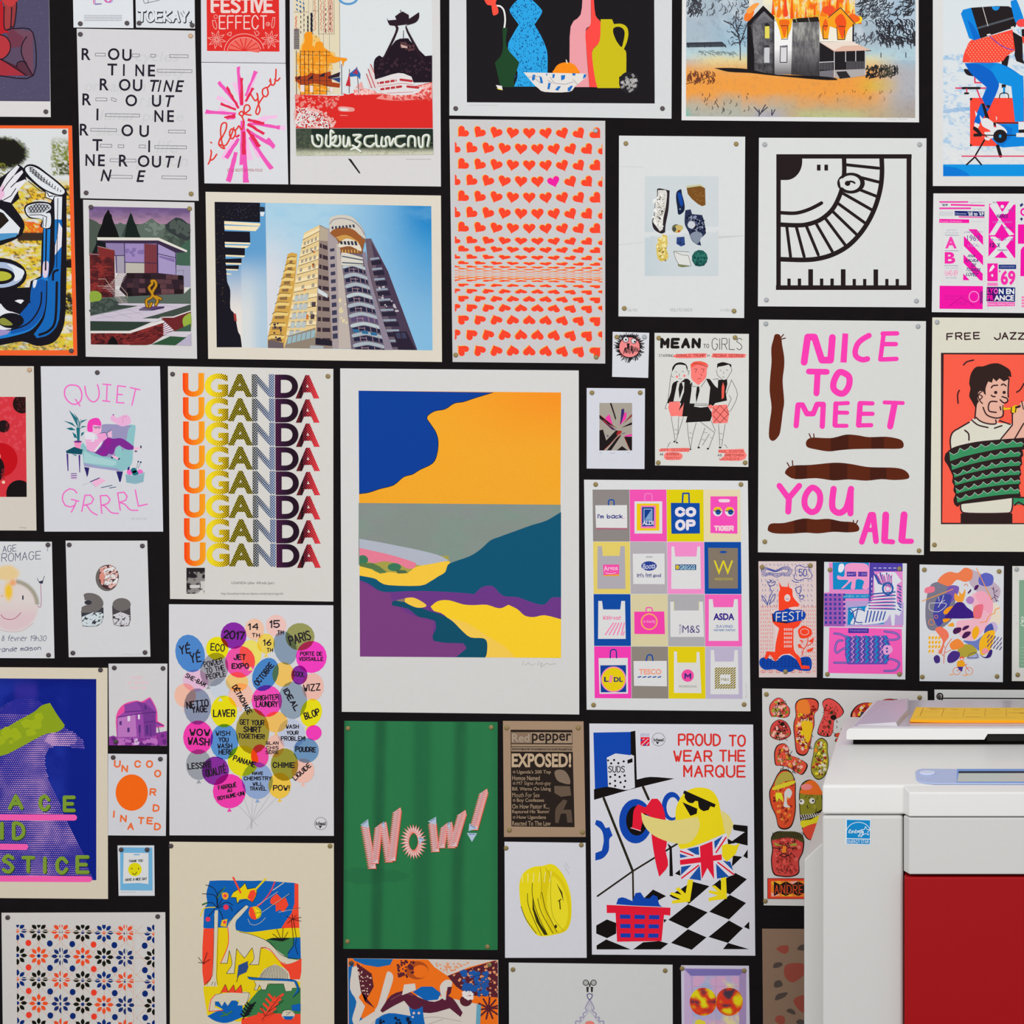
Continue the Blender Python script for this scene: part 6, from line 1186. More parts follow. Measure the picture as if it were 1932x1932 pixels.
begin('-110 1021 98 1022 103 1242 -106 1241')
view(0, 1010, 320, 240)
def wc(u, v, X, Y):
    p = Paint(u, 'd8d8d9'); n = fbm(X / 60, Y / 60, 3)
    d = np.hypot((X - 150) / 300, (Y - 800) / 300); p.mix((1 - ss(.9, 1.02, d)) * .7, 'e0cfc6'); p.mix((1 - ss(.9, 1.0, d)) * ss(750, 950, Y) * .7, 'ddbcc4')
    p.mix((1 - ss(.7, 1.1, np.hypot((X - 90) / 160, (Y - 430) / 110) + n * .2)) * .8, 'ecc77a'); p.mix((1 - ss(.4, 1.1, np.hypot((X - 100) / 60, (Y - 640) / 130))) * .95, 'f3c21a'); p.mix((1 - ss(.3, 1.1, np.hypot((X - 150) / 50, (Y - 540) / 50))) * .8, 'f09a4c')
    q = np.abs(np.hypot((X - 150) / 300, (Y - 800) / 300) - .92); p.mix((1 - ss(.02, .13, q)) * (X > 180) * (Y < 790) * .75, '8a8468'); p.mix((1 - ss(0, 1, np.hypot((X - 25) / 25, (Y - 690) / 20))) * .8, 'e8935c')
    return p.c
field(-500, 300, 520, 1120, 13, wc)
Ln('c98a8a', '-20 1065 60 1092 170 1100 280 1075 380 1000', 4, 1); Ln('b37a9a', '430 800 450 820 465 810 472 750 465 550', 8, 1); Ln('2d2f4a', '425 490 450 540 480 545 508 465', 6); P('2d2f4a', '445 528 495 510 488 550 458 548')
Ln('2b2b44', '262 690 262 728', 16); Ln('a84a6a', '12 905 50 945 120 958 180 940 240 880', 7, 1)
part('printed_lettering'); H('AGE', 30, 112, 190, 190, '4a4a68', 7, -6, .1); H('FROMAGE', -60, 195, 470, 290, '4a4a68', 7, -4, .1); Ln('7a7a92', '550 80 542 180', 6)
H('8 fevrier 19h30', 20, 1140, 530, 1205, '5a5a78', 6, 0, .15); H('grande maison', -60, 1265, 470, 1320, '4a4a70', 7, -3, .15)
finish('poster', 'poster', 'round face drawing', 'child-like white drawing of round pink smiling face lettered FROMAGE, cut off at left', 'd9d9da', 'd 91 1028 d 92 1236')

begin('124 1020 278 1020 284 1239 130 1240')
view(0, 1010, 320, 240)
def pebbles(region, seed, c, n=70, r0=16, r1=30): spots(c, region, n, r0, r1, seed, 6, 1.25, -25)
O('6d6663', 1220, 486, 130, 150); O('4a3034', 1240, 475, 115, 140); clip('1140 380 1200 340 1280 345 1340 400 1355 480 1330 560 1260 610 1180 590 1130 520')
pebbles('1140 350 1350 350 1350 600 1140 600', 3, 'e3b4ac', 46); pebbles('1200 360 1350 360 1350 540 1200 560', 4, 'e6e2e0', 34, 14, 26); pebbles('1130 380 1180 400 1180 560 1130 500', 6, 'dc8f7f', 12); LM('4a2c32', [[(1180 + i * 17 % 150, 380 + i * 37 % 190), (1200 + i * 17 % 150, 372 + i * 37 % 190)] for i in range(14)], 6); clip()
P('3c3c44', '925 860 1180 820 1182 930 1160 1000 1110 1035 1000 1042 945 1035 932 980'); clip('930 880 1060 878 1178 830 1180 930 1155 1000 1105 1030 1000 1036 945 1030 935 980'); pebbles('930 850 1180 830 1170 1030 940 1035', 7, 'cfd9dc', 90, 14, 26); clip()
P('6f6967', '960 700 950 680 985 658 1060 660 1130 690 1175 750 1172 810 1120 860 1040 880 930 882 930 820 965 800 1000 790 1048 770 1000 742 965 738', 0); O('35353c', 1005, 765, 42, 26)
P('4a4448', '1278 800 1485 800 1490 960 1470 1030 1380 1040 1300 1020 1285 960'); clip('1283 830 1330 850 1400 862 1480 830 1482 960 1465 1022 1380 1034 1305 1015 1290 960'); pebbles('1280 820 1485 820 1480 1030 1290 1030', 8, 'd3cfd4', 80, 13, 24); clip(); O('6f6967', 1387, 788, 104, 74)
part('printed_lettering'); Ln('b5b5b5', '1400 1360 1440 1350 1470 1362 1520 1352|1540 1360 1610 1350', 4)
finish('art_print', 'print', 'terrazzo shapes print', 'white print of three grey and speckled terrazzo cylinders and a pink speckled disc', 'd6d5d6', 'd 131 1028 d 269 1030 d 138 1232 d 274 1231')

begin('319 1140 629 1142 630 1577 320 1576')
view(310, 1135, 325, 450)
BL = [(210, 420, 118, 155, -15, '4f88cc'), (430, 380, 92, 96, 0, 'ece012'), (405, 550, 112, 140, 20, 'a2a1a8'), (562, 275, 105, 108, 0, '8a2aa4'), (732, 225, 78, 88, 0, 'f2c4a8'), (907, 195, 84, 88, 0, 'f0c4bc'), (825, 340, 72, 82, 0, 'efd05a'), (980, 375, 92, 140, -15, '8a9cb0'), (1100, 285, 118, 112, 0, '9a9a5c'), (1192, 448, 125, 130, 0, 'f73fc0'), (615, 488, 122, 130, 0, 'f455a8'), (700, 420, 90, 110, 0, 'efdf6a'), (820, 590, 100, 142, 25, '4a86c8'), (965, 590, 90, 100, 0, 'f3c463'), (255, 640, 105, 90, 0, 'e6bcd6'), (170, 760, 88, 98, 0, 'f4bda6'), (1095, 595, 66, 78, 0, '8a2a9c'), (1205, 690, 88, 112, 0, 'f0bcae'), (270, 850, 110, 148, 0, '8c94ac'), (485, 890, 108, 130, 0, 'ecdf14'), (590, 650, 92, 80, 0, 'f3c878'), (620, 760, 100, 100, 0, 'f3c2ae'), (832, 805, 124, 130, 0, 'f64fb8'), (1040, 800, 118, 152, 0, '93a2b2'), (1190, 900, 86, 115, 15, 'ece018'), (455, 700, 85, 80, 0, 'cdd4de'), (905, 975, 96, 85, 0, 'f3c063'), (1030, 1070, 112, 120, 0, 'c3c9dc'), (275, 1100, 122, 138, 0, 'f63fae'), (487, 1135, 115, 145, 0, '5a92d0'), (716, 1050, 136, 185, 0, 'a5963a'), (1212, 1062, 64, 62, 0, 'f73fb8'), (1150, 1205, 103, 102, 0, '6f96bc'), (640, 1290, 125, 125, 10, 'eade1c'), (775, 1250, 72, 95, 0, 'f44aa4'), (900, 1170, 72, 90, 0, 'f0c0ae'), (280, 1320, 104, 125, 0, '9ea2a8'), (415, 1370, 110, 116, 0, '8a2f9c'), (975, 1320, 112, 132, 0, '9c9636'), (1125, 1370, 92, 100, 0, 'f3c0b0'), (528, 1535, 134, 140, 0, 'f73fae'), (755, 1450, 126, 150, 0, '93aad2'), (935, 1490, 92, 105, 0, 'f4c84a')]
LM('a9a8a8', [[(610, 1660), (760, 1820)], [(650, 1600), (705, 1760), (700, 1840)], [(760, 1600), (715, 1770), (710, 1840)], [(860, 1560), (720, 1770), (670, 1845)], [(910, 1590), (720, 1780)], [(715, 1600), (705, 1840)]], 3)
pp = []
for x, y, rx, ry, ro, c in BL:
    a = math.radians(ro); kx, ky = x - math.sin(a) * ry, y + math.cos(a) * ry
    P(c, [(kx, ky - 6), (kx + 20, ky + 26), (kx - 20, ky + 28)])
    p = circ_pts(x, y, rx, ry, ro, 18); pp.append(p); P(c, p)
for i in range(len(BL)):
    for j in range(i):
        g = clip_convex(pp[i], pp[j])
        if len(g) > 2 and math.hypot(BL[i][0] - BL[j][0], BL[i][1] - BL[j][1]) > 40: P(mulc(BL[i][5], BL[j][5]), g)
part('printed_lettering')
for s, x0, y0, x1, y1, wd, ro in [('YÉ', 122, 350, 215, 425, 11, -8), ('YÉ', 208, 412, 300, 495, 11, -8), ('ECO', 375, 340, 490, 402, 9, 4), ('2017', 478, 235, 655, 305, 13, 5), ('14', 678, 175, 765, 232, 10, 0), ('TH', 710, 255, 775, 290, 7, 2), ('15', 852, 150, 938, 215, 11, 0), ('TH', 915, 232, 968, 268, 7, 0), ('16', 800, 305, 870, 358, 9, 0), ('TH', 830, 375, 882, 410, 7, 0), ('PARIS', 1005, 255, 1190, 335, 11, -16), ('PORTE DE', 1100, 405, 1282, 440, 7, 0), ('VERSAILLE', 1090, 448, 1290, 482, 7, 0), ('JET', 560, 425, 662, 475, 10, 0), ('EXPO', 545, 498, 685, 545, 10, 0), ('POWDER', 318, 470, 475, 520, 7, -14), ('TO THE', 335, 525, 492, 570, 7, -12), ('PEOPLE', 338, 575, 500, 620, 7, -10), ('OCTOBRE', 700, 560, 915, 612, 9, -52), ('COOL', 1042, 565, 1142, 608, 7, 6), ('SHE-BAM', 165, 615, 345, 655, 7, 28), ('WIZZ', 1125, 665, 1268, 725, 9, -4), ('IDEAL', 930, 768, 1130, 818, 11, 60), ('NETTO', 178, 798, 362, 862, 10, -6), ('YAGE', 222, 842, 352, 900, 10, -4), ('LAVER', 395, 872, 575, 935, 10, 0), ('DÉTACHAGE', 500, 770, 765, 818, 9, 60), ('BRIGHTER', 728, 755, 928, 800, 8, -4), ('LAUNDRY', 742, 805, 922, 855, 8, 0), ('BLOP', 1130, 880, 1262, 940, 10, -18), ('GET YOUR', 612, 955, 812, 1002, 8, 2), ('SHIRT', 640, 1010, 788, 1060, 10, 2), ('TOGETHER!', 598, 1070, 815, 1112, 8, 2), ('WASH', 985, 995, 1092, 1030, 7, 0), ('YOUR', 990, 1045, 1090, 1080, 7, 0), ('PROBLEM!', 945, 1090, 1145, 1128, 7, 0), ('WOW', 205, 1030, 372, 1090, 12, 0), ('WASH', 188, 1100, 370, 1165, 12, 4), ('WISH', 415, 1045, 535, 1088, 8, 0), ('YOU', 440, 1098, 522, 1140, 8, 0), ('WASH', 430, 1148, 552, 1190, 8, 0), ('HERE', 440, 1195, 558, 1240, 8, 0), ('BLAN', 825, 1130, 928, 1160, 6, 0), ('CHIS', 825, 1168, 928, 1198, 6, 0), ('SÉRIE', 820, 1205, 928, 1235, 6, 0), ('POUDRE', 1062, 1175, 1232, 1220, 9, 2), ('LESSIVE', 190, 1300, 385, 1352, 9, -5), ('QUALITÉ', 335, 1340, 505, 1405, 9, -12), ('PANAME', 555, 1270, 748, 1318, 9, 18), ('CHIMIE', 880, 1300, 1062, 1348, 9, 0), ('HAVE', 712, 1375, 802, 1405, 7, 0), ('CHEMISTRY', 645, 1415, 870, 1448, 7, 0), ('WILL', 715, 1460, 805, 1492, 7, 0), ('TRAVEL', 692, 1498, 830, 1532, 7, 0), ('POW!', 880, 1485, 1018, 1532, 9, 0), ('LIQUIDE', 1025, 1355, 1205, 1398, 8, -42), ('FABRIQUÉ', 435, 1478, 588, 1515, 7, -10), ('AU', 510, 1515, 550, 1545, 7, -10), ('ROYAUME-UNI', 430, 1555, 652, 1590, 7, -12)]:
    H(s, x0, y0, x1, y1, '221d24' if ro > -100 else '3a2a34', wd, ro, 0, 2.6, .25)
Ring('4a4648', 1268, 1798, 50, 3); T('Ideal', 1228, 1782, 1308, 1812, '222', .03); P('222222', '1250 1815 1280 1815 1264 1838')
finish('poster', 'poster', 'balloons poster', 'white poster of a bunch of overlapping lettered balloons in pink, yellow, blue and purple', 'd9d7d9', '')
# ------------------------------------------------------------------ sheets: lower left
begin('-160 1258 203 1260 204 1696 -158 1693', .05)
view(0, 1245, 330, 475)
def navy(u, v, X, Y):
    p = Paint(u, '0c1f86'); n = fbm(X / 200, Y / 200, 3); p.mix(ss(.3, .7, n) * (1 - ss(450, 560, X)) * .55, '2438a8'); p.mix((1 - ss(60, 110, np.abs(X - 200))) * (1 - ss(0, 130, np.abs(Y - 240))) * .5, '43309c'); p.mix((1 - ss(120, 240, Y)) * .35, '081460'); return p.c
field(-560, 140, 740, 1690, 22, navy, '-560 138 740 147 740 1690 -560 1690')
eagle = '-560 420 -20 380 60 330 150 295 260 300 330 340 500 520 560 550 640 620 650 690 560 672 430 660 380 680 350 720 345 780 370 900 420 1020 470 1130 520 1260 580 1380 640 1480 680 1600 720 1690 -560 1690'
P('2a2a96', eagle)
gx, gy = np.meshgrid(np.arange(-120, 760, 15.0), np.arange(300, 1690, 15.0)); gx = gx + ((np.arange(gx.shape[0]) % 2) * 7.5)[:, None]; gy = gy + gx * .02
sz = 1.5 + 6.3 * np.clip(fbm(gx / 160, gy / 170, 9) * 1.5 - .15, 0, 1) - 2.4 * ss(900, 1650, gx + gy * .55 - 200) - 3.5 * (gy < 420) + 3 * (np.hypot((gx - 470) / 120, (gy - 610) / 60) < 1)
ok = inpoly(gx, gy, eagle) & (sz > .9)
PM('ecb6dc', [[(x - s, y - s * .3), (x, y - s * .75), (x + s, y + s * .3), (x, y + s * .75)] for x, y, s in zip(gx[ok].tolist(), gy[ok].tolist(), sz[ok].tolist())])
P('8fa41e', '-560 700 -20 545 130 470 260 400 320 350 385 330 440 420 498 500 480 530 430 555 350 570 240 625 120 690 -20 745 -560 860'); spots('a3b41c', '0 560 300 420 380 480 200 600 0 660', 16, 14, 50, 4)
part('printed_lettering'); GR = '7f9c34'
for s_, c_, dx in (('24400e', '', 5), (GR, '', 0)):
    for t_, x0, y0, x1, y1 in [('A', 62, 1030, 182, 1150), ('C', 298, 1035, 388, 1160), ('E', 482, 1040, 582, 1168), ('D', 92, 1240, 192, 1382), ('S', 15, 1492, 112, 1638), ('T', 165, 1502, 270, 1635), ('I', 330, 1508, 360, 1640), ('C', 428, 1510, 525, 1645), ('E', 580, 1498, 688, 1642), ('U', -150, 1490, -50, 1640), ('P', -300, 1030, -200, 1150), ('E', -130, 1030, -30, 1150), ('J', -300, 1490, -200, 1640), ('N', -60, 1240, 30, 1382), ('A', -200, 1240, -100, 1382)]: H(t_, x0 + dx, y0 + dx, x1 + dx, y1 + dx, s_, 28)
for y0, x1 in [(1210, 570), (1435, 195), (1682, 685)]: Ln('fb5fb0', [(-520, y0 - 6), (x1, y0)], 46)
T('Print for peace', 705, 1632, 805, 1642, 'b8ab90', 0, -90)
finish('poster', 'poster', 'green banded eagle poster', 'cream bordered dark blue poster of a dotted pink eagle with green band over its eyes', 'dcd0ba', 'd 190 1264')

begin('205 1252 316 1252 315 1407 206 1406', .06)
view(0, 1245, 330, 475)
P('8f3a98', '838 590 870 580 920 600 1060 590 1200 560 1282 545 1282 658 838 656'); spots('6a2a80', '840 600 1280 570 1280 655 840 655', 30, 8, 30, 3); spots('c06fc0', '900 600 1200 580 1200 650 900 650', 26, 8, 24, 4); spots('d9b8dc', '1030 600 1080 600 1070 650 1040 650', 8, 6, 14, 5)
P('ee4fa0', '892 430 950 340 1050 312 1085 320 1150 285 1170 310 1205 385 1210 470 1262 500 1260 515 1200 520 1200 600 898 600')
P('9a4aa8', '900 440 955 400 960 345 1050 318 1095 330 1150 295 1165 315 1200 390 1190 470 1255 502 1195 515 1195 600 898 600'); P('7a3a92', '1050 320 1100 420 1110 590 1200 580 1195 400 1110 330'); P('c078c0', '905 445 1040 420 1050 590 905 592'); P('8f45a2', '955 345 1050 320 1100 400 960 410')
LM('5a2a78', [[(905, 440), (1050, 415), (1200, 400)], [(1110, 480), (1190, 470)], [(1155, 490), (1160, 590)], [(1070, 500), (1075, 590)], [(960, 400), (1100, 390)], [(1200, 480), (1255, 505)], [(1215, 515), (1225, 560)]], 6); RM('57307c', [(918, 470, 935, 500), (978, 520, 996, 555), (1065, 500, 1080, 560), (1120, 500, 1138, 570), (1110, 350, 1125, 380)]); RM('e8d8e8', [(980, 430, 1000, 470), (1060, 420, 1075, 455)])
part('printed_lettering'); H('home', 1008, 120, 1092, 146, 'ecc0cc', 5); H('is where', 980, 158, 1145, 186, 'ecc4d0', 5); H('mom is', 998, 200, 1120, 224, 'efc4d0', 5)
finish('postcard', 'print', 'purple house card', 'small card of a purple gabled mansion on a hill under pale pink lettering', 'd5d2d2', 'd 216 1260 d 308 1261 d 219 1399')

begin('204 1422 315 1423 313 1577 204 1576')
view(0, 1245, 330, 475)
O('fa6a14', 1012, 1018, 124, 140)
part('printed_lettering')
for t_, x, y in [('U', 875, 768), ('N', 932, 805), ('C', 1032, 770), ('O', 1122, 770), ('O', 1185, 843), ('R', 1148, 985), ('D', 1172, 1108), ('I', 868, 1155), ('N', 922, 1188), ('A', 978, 1248), ('T', 1058, 1205), ('E', 1125, 1205), ('D', 1182, 1250)]: H(t_, x, y, x + (52 if t_ != 'I' else 14), y + 58, 'f0713a', 13, 4)
finish('postcard', 'print', 'UNCOORDINATED card', 'small white card with orange disc ringed by orange letters spelling UNCOORDINATED', 'd6d5d9', 'd 214 1429 d 303 1432')

begin('222 1595 291 1595 292 1690 224 1690')
view(0, 1245, 330, 475)
P('74b4dc', '922 1438 1170 1440 1172 1770 925 1768'); P('e0e0e0', '950 1480 1140 1482 1140 1720 1070 1712 945 1716', 0); Ln('74b4dc', '1030 1494 1070 1494', 9); O('e6da10', 1036, 1608, 52, 52); OM('3a3a10', [(1012, 1602, 5), (1064, 1602, 5)]); Ln('3a3a10', '1018 1635 1035 1648 1050 1628', 5, 1)
part('printed_lettering'); H('THANK YOU', 988, 1532, 1098, 1552, '3a3a3e', 4, -3, .2); H('HAVE A NICE DAY', 962, 1672, 1128, 1694, '3a3a3e', 4, -3, .2); scribble_lines('b9b9b9', 930, 1778, 1040, 1786, 1, 4)
finish('postcard', 'print', 'THANK YOU smiley card', 'tiny blue card of white carrier bag with yellow smiling face, lettered THANK YOU', 'd9dbde', 'd 229 1603 d 278 1603')

begin('3 1722 312 1721 316 2160 8 2160', .04)
view(0, 1700, 330, 232)
clip('180 262 1706 262 1716 2600 205 2600')
CX = [195, 430, 675, 915, 1150, 1385, 1470, 1700]; CY = [330, 600, 860, 1125, 1390, 1650]
COLS = [['0d2a72', '17170f', 'f0502c', '17170f', '0d2f78', 'f0502c', 'f0502c', '0d2a72'], ['17170f', 'f4562a', '1b2f6c', 'f4522c', '17170f', '1b2f6c', '17170f', '17170f']]
pet = {}; dots_ = {}
for j, y in enumerate(CY):
    for i, x in enumerate(CX):
        if i == 6: continue
        c = COLS[j % 2][i]; yy = y + (x - 195) * .02
        if j == 3 and i in (3, 4): c = ['17170f', 'f4562a'][i - 3]
        for k in range(8):
            a = k * math.pi / 4; ca, sa = math.cos(a), math.sin(a)
            pet.setdefault(c, []).append([(x + d * ca - e * sa, yy + d * sa + e * ca) for d, e in ((34, 0), (58, -20), (84, -20), (108, 0), (84, 20), (58, 20))])
        dots_.setdefault('0d2f78' if c != '0d2f78' and c != '0d2a72' else 'f4643c', []).append((x, yy, 20))
    for i, x in enumerate([315, 552, 800, 1035, 1265, 1600]):
        dots_.setdefault('f4402c' if i in (0, 3) else '0d2a72', []).append((x + j * 2, y + 132 + i * 6, 33, 36))
ng = []
for y in CY: ng += [[(180, y), (1720, y + 32)]]
for i in range(-8, 12): ng += [[(180 + i * 240, 200), (180 + i * 240 + 2700, 2900)], [(180 + i * 240 + 1700, 200), (180 + i * 240 - 1000, 2900)]]
LM('dcb09c', ng + [[(x, 262), (x + 12, 2600)] for x in CX], 5)
for c, l in pet.items(): PM(c, l)
for c, l in dots_.items(): OM(c, l, 9)
for x in (675, 1388, 1480): Ln('d8d2ca', [(x, 262), (x + 20, 1700)], 16)
Ln('d8cdbf', '180 325 1706 352|180 855 1720 885', 8)
clip()
finish('poster', 'poster', 'mosaic tile pattern poster', 'white poster of orange, navy and black star flower tile pattern at bottom left', 'd6d1cc', 'd 15 1731 d 298 1729')

begin('320 1588 630 1591 631 2030 321 2028', .04)
view(310, 1575, 335, 357)
K = '17191c'; Wt = 'ddd2b9'; B = '0f63b8'; RD = 'fb4a30'; Y = 'f0d312'; GN = '3f7f4c'
clip('300 380 1450 400 1460 2420 300 2420')
P(B, '465 470 600 465 900 470 1000 468 1340 492 1370 700 1370 960 900 1000 760 1010 400 950 410 760 440 700 430 600')
P(RD, '1330 495 1370 500 1372 800 1380 955 1195 955 1240 880 1300 800 1330 700'); P(Y, '530 948 640 948 780 985 900 992 1195 955 1378 950 1390 1050 1050 1080 1200 1300 1290 1500 1390 1500 1380 1600 900 1900 440 1840 410 1650 408 1540 520 1400')
P(RD, '402 955 505 955 500 1420 470 1490 408 1540 390 1400 390 1150'); P(GN, '1030 1075 1100 1052 1320 1050 1390 1045 1395 1280 1270 1265 1180 1200'); P(B, '1330 1048 1390 1048 1395 1260 1262 1262 1262 1200 1320 1120')
P(RD, '1180 1305 1250 1310 1402 1262 1400 1400 1385 1475 1290 1475 1270 1400 1200 1330'); P(GN, '960 1590 1080 1520 1240 1520 1310 1560 1392 1560 1392 1850 800 1860 800 1780'); P(RD, '790 1880 1000 1820 1392 1830 1392 2420 760 2420'); P(B, '440 1850 540 1800 600 1780 520 1740 520 1690 560 1690 700 1680 800 1740 800 1860 640 1920 520 1900')
# trunk and leaves
P(Wt, '520 770 550 770 545 1000 535 1200 530 1450 545 1550 410 1545 480 1470 498 1300 512 900 510 830'); Ln(K, '550 900 545 1200 535 1450 545 1530|510 830 508 1000 500 1300 490 1440 410 1535|450 1500 435 1535|500 1500 480 1535|522 1500 515 1545', 4)
Ln(K, '540 740 545 620 500 540 425 512|545 740 540 620 600 550|540 720 520 620 390 602|545 730 600 650 625 625|540 745 480 690 390 718|545 745 600 700 650 690 700 720|555 750 620 720 680 740 695 780|560 770 590 820 600 880|520 750 440 850', 7, 1); Ln(GN, '545 640 620 535|390 710 440 690', 12); Ln(Y, '370 830 410 750 520 740', 10, 1)
P('f6a828', '590 595 640 590 658 620 640 658 600 650', 1); P('f6c01c', '590 870 645 858 635 940 575 930'); OM('f03a5a', [(632, 738, 28), (448, 862, 25), (622, 622, 16), (618, 892, 16)])
P(Y, '715 580 780 540 825 490 850 555 940 540 945 600 900 690 840 655 770 660 745 700 735 640 680 640', 0); P(RD, '850 640 880 570 920 560 942 600 900 690'); Ln(K, '700 590 780 540 825 490 850 555 925 540 945 600 905 688 840 655 745 702 735 640 680 636', 5); Ln(RD, '705 435 780 590', 18); Ln(Y, '1035 450 935 555', 18); Ln('f0405a', '1130 480 1080 590 1000 690 935 740', 13, 1); Ln(Wt, '1220 490 1110 565', 8)
P(RD, '1090 650 1150 600 1200 650 1240 640 1270 715 1220 790 1180 765 1140 785 1140 720 1085 700'); Ln(Wt, '1280 600 1000 790|1160 580 950 720|1170 790 1390 745|855 860 880 910 930 920 990 890 1035 845', 4); Ln(K, '1290 600 1080 740|1390 745 1300 760', 4)
O('f6b81c', 928, 795, 64, 66); P(RD, '870 760 900 740 940 850 920 865 880 840', 1); P('f2e01c', '930 740 985 760 990 820 950 855 940 800', 1); Ln(K, '940 745 980 770 985 820 950 850|930 800 990 790', 4)
P(Wt, '645 930 700 850 790 760 840 715 862 735 780 830 735 880 730 950 760 990 900 1020 1040 1080 1120 1150 1200 1230 1300 1280 1390 1268 1300 1310 1200 1310 1100 1200 1000 1150 985 1160 965 1325 875 1325 915 1270 900 1150 830 1255 780 1220 740 1160 715 1415 635 1415 690 1330 685 1250 665 1180 645 1310 570 1310 650 1140 660 1050')
Ln(RD, '650 940 658 1050 645 1150 580 1305|990 1148 1080 1170 1180 1290 1240 1312', 8, 1); Ln(K, '645 930 700 850 760 770 840 715|570 1310 645 1310 665 1180 685 1250 690 1330 635 1415 715 1415 740 1160 820 1258 900 1150 920 1260 870 1325 965 1325 985 1160 1040 1145|770 990 900 1020 1080 1100 1200 1230 1390 1270', 4)
P(Wt, '955 1470 1020 1370 1130 1320 1230 1360 1290 1470'); LM(K, [[(970 + i * 17, 1470), (1000 + i * 15, 1470 - 140 * math.sin((i + 1.5) / 20 * 3.14) ** .6)] for i in range(18)], 5); P(B, '850 1450 1000 1460 1300 1475 1370 1530 1380 1590 1310 1660 1360 1580 1340 1520 1200 1490 900 1480'); P(Wt, '920 1492 1200 1490 1330 1500 1345 1560 1310 1560 1300 1590 1240 1595 1220 1520 1060 1520 1040 1580 1000 1580 975 1530 950 1585 920 1580 940 1530')
Ln(K, '850 1448 1000 1462 1300 1475 1365 1520 1380 1600 1312 1660|920 1492 940 1530 920 1580 950 1585 975 1530 1000 1580 1040 1580 1060 1520 1220 1520 1240 1595', 4); Ln(K, '740 1500 770 1400 860 1290', 5); P('2f4f8a', '745 1460 760 1330 850 1290 860 1350 840 1400 770 1430')
P(Wt, '450 1790 470 1690 520 1630 580 1620 800 1600 870 1610 880 1650 850 1700 820 1740 750 1740 770 1690 690 1690 650 1745 620 1700 590 1750 560 1700 520 1700 520 1760 600 1790 500 1805'); P(RD, '575 1620 625 1525 655 1605 710 1530 725 1600 785 1530 800 1615 600 1605'); Ln(RD, '520 1635 480 1680 460 1800 600 1790', 8); Ln(K, '520 1632 575 1620 625 1525 655 1605 710 1530 725 1600 785 1530 800 1612 870 1610 850 1700 820 1740', 4)
for x, y, c, k in [(1110, 1760, RD, 1.0), (870, 1790, K, .6)]:
    Ln(c, [(x - 110 * k, y + 150 * k), (x + 20 * k, y - 110 * k)], 16 * k); Ln(c, '|'.join('%g %g %g %g' % (x - 90 * k + i * 26 * k, y + 110 * k - i * 45 * k, x - 90 * k + i * 26 * k + s_ * 90 * k, y + 60 * k - i * 48 * k) for i in range(5) for s_ in (-.6, 1)), 24 * k)
Ln(K, '1000 1890 1180 1650|1040 1850 1160 1800|1060 1810 1220 1690|1030 1850 990 1750|400 1320 440 1200|400 1310 350 1250|405 1310 350 1300|405 1310 470 1270', 5)
O(Wt, 1268, 1835, 68, 50); P(B, '1210 1850 1330 1850 1300 1885 1240 1885'); Ln(K, '1200 1830 1220 1790 1280 1785 1330 1820|1240 1810 1290 1810 1250 1840', 4); P(B, '1300 1740 1392 1720 1392 1800 1310 1790'); Ln(GN, '580 1850 650 1830 690 1800|600 1810 650 1840', 14)
Ln(K, '1300 860 1320 1060|1320 860 1350 1050|1310 860 1250 830|1310 860 1260 900|1310 860 1350 820|1310 860 1400 880|1310 860 1400 840|1310 860 1310 810|1150 960 1200 1080|1215 950 1205 1080|1110 1010 1200 1080|1265 990 1210 1080|1320 1060 1320 1130 1265 1210|1350 1060 1340 1130 1365 1220', 5); P(K, '1050 1065 1120 1052 1290 1052 1210 1085')
clip()
finish('poster', 'poster', 'dinosaur poster', 'cream poster of primary coloured cut paper dinosaurs, palms and meteors', 'dfd3bb', 'd 323 1596 b 623 1596')

# ------------------------------------------------------------------ sheets: lower middle
begin('650 1360 939 1362 939 1792 648 1790', .07)
view(640, 1350, 470, 460)
def felt(u, v, X, Y):
    p = Paint(u, '2c7a4a'); n = fbm(X / 60, Y / 160, 3); p.mix((1 - ss(10, 75, np.abs(X - 325 + .02 * Y))) * .62, '1c4e33'); p.mix((1 - ss(30, 110, np.abs(X - 645))) * .5, '1f5a3a'); p.mix((1 - ss(10, 80, np.abs(X - 945 + .02 * Y))) * .55, '1c4e33'); p.mix((1 - ss(0, 40, X - 40)) * .5, '1d5236'); p.mix(ss(1150, 1225, X) * .35, '22603f'); p.mix((n - .5) * .3 * (n > .5), '37875a'); p.mix((np.hypot((X - 220) / 330, (Y - 1250) / 60) < 1) * .25, '1d5236'); return p.c
field(40, 40, 1228, 1820, 16, felt, '40 40 1228 50 1226 1818 36 1808')
part('printed_lettering')
def ribbon(x0, y0, x1, y1, wd, n, c='e6c4c4'):
    for i in range(n + 1):
        t = i / n; x = x0 + (x1 - x0) * t; y = y0 + (y1 - y0) * t; p = [(x - wd / 2, y + 14), (x + wd / 2 - 6, y - 24), (x + wd / 2, y + 14)]
        P('ee5a3c', [(x - wd / 2 - 5, y + 19), (x + wd / 2 - 6, y - 30), (x + wd / 2 + 6, y + 18)]); P(c, p)
        Ln('a98a92', [(x - wd / 4, y + 8), (x + wd / 4, y - 8)], 4)
for a in [(198, 850, 255, 1170, 62, 20), (305, 860, 275, 1130, 62, 18), (342, 850, 385, 1120, 58, 17), (448, 740, 405, 1110, 68, 24), (722, 830, 745, 1040, 62, 14), (815, 860, 790, 1010, 60, 10), (852, 850, 870, 1010, 58, 10), (950, 760, 880, 1000, 72, 16), (1118, 595, 1042, 870, 70, 18)]: ribbon(*a)
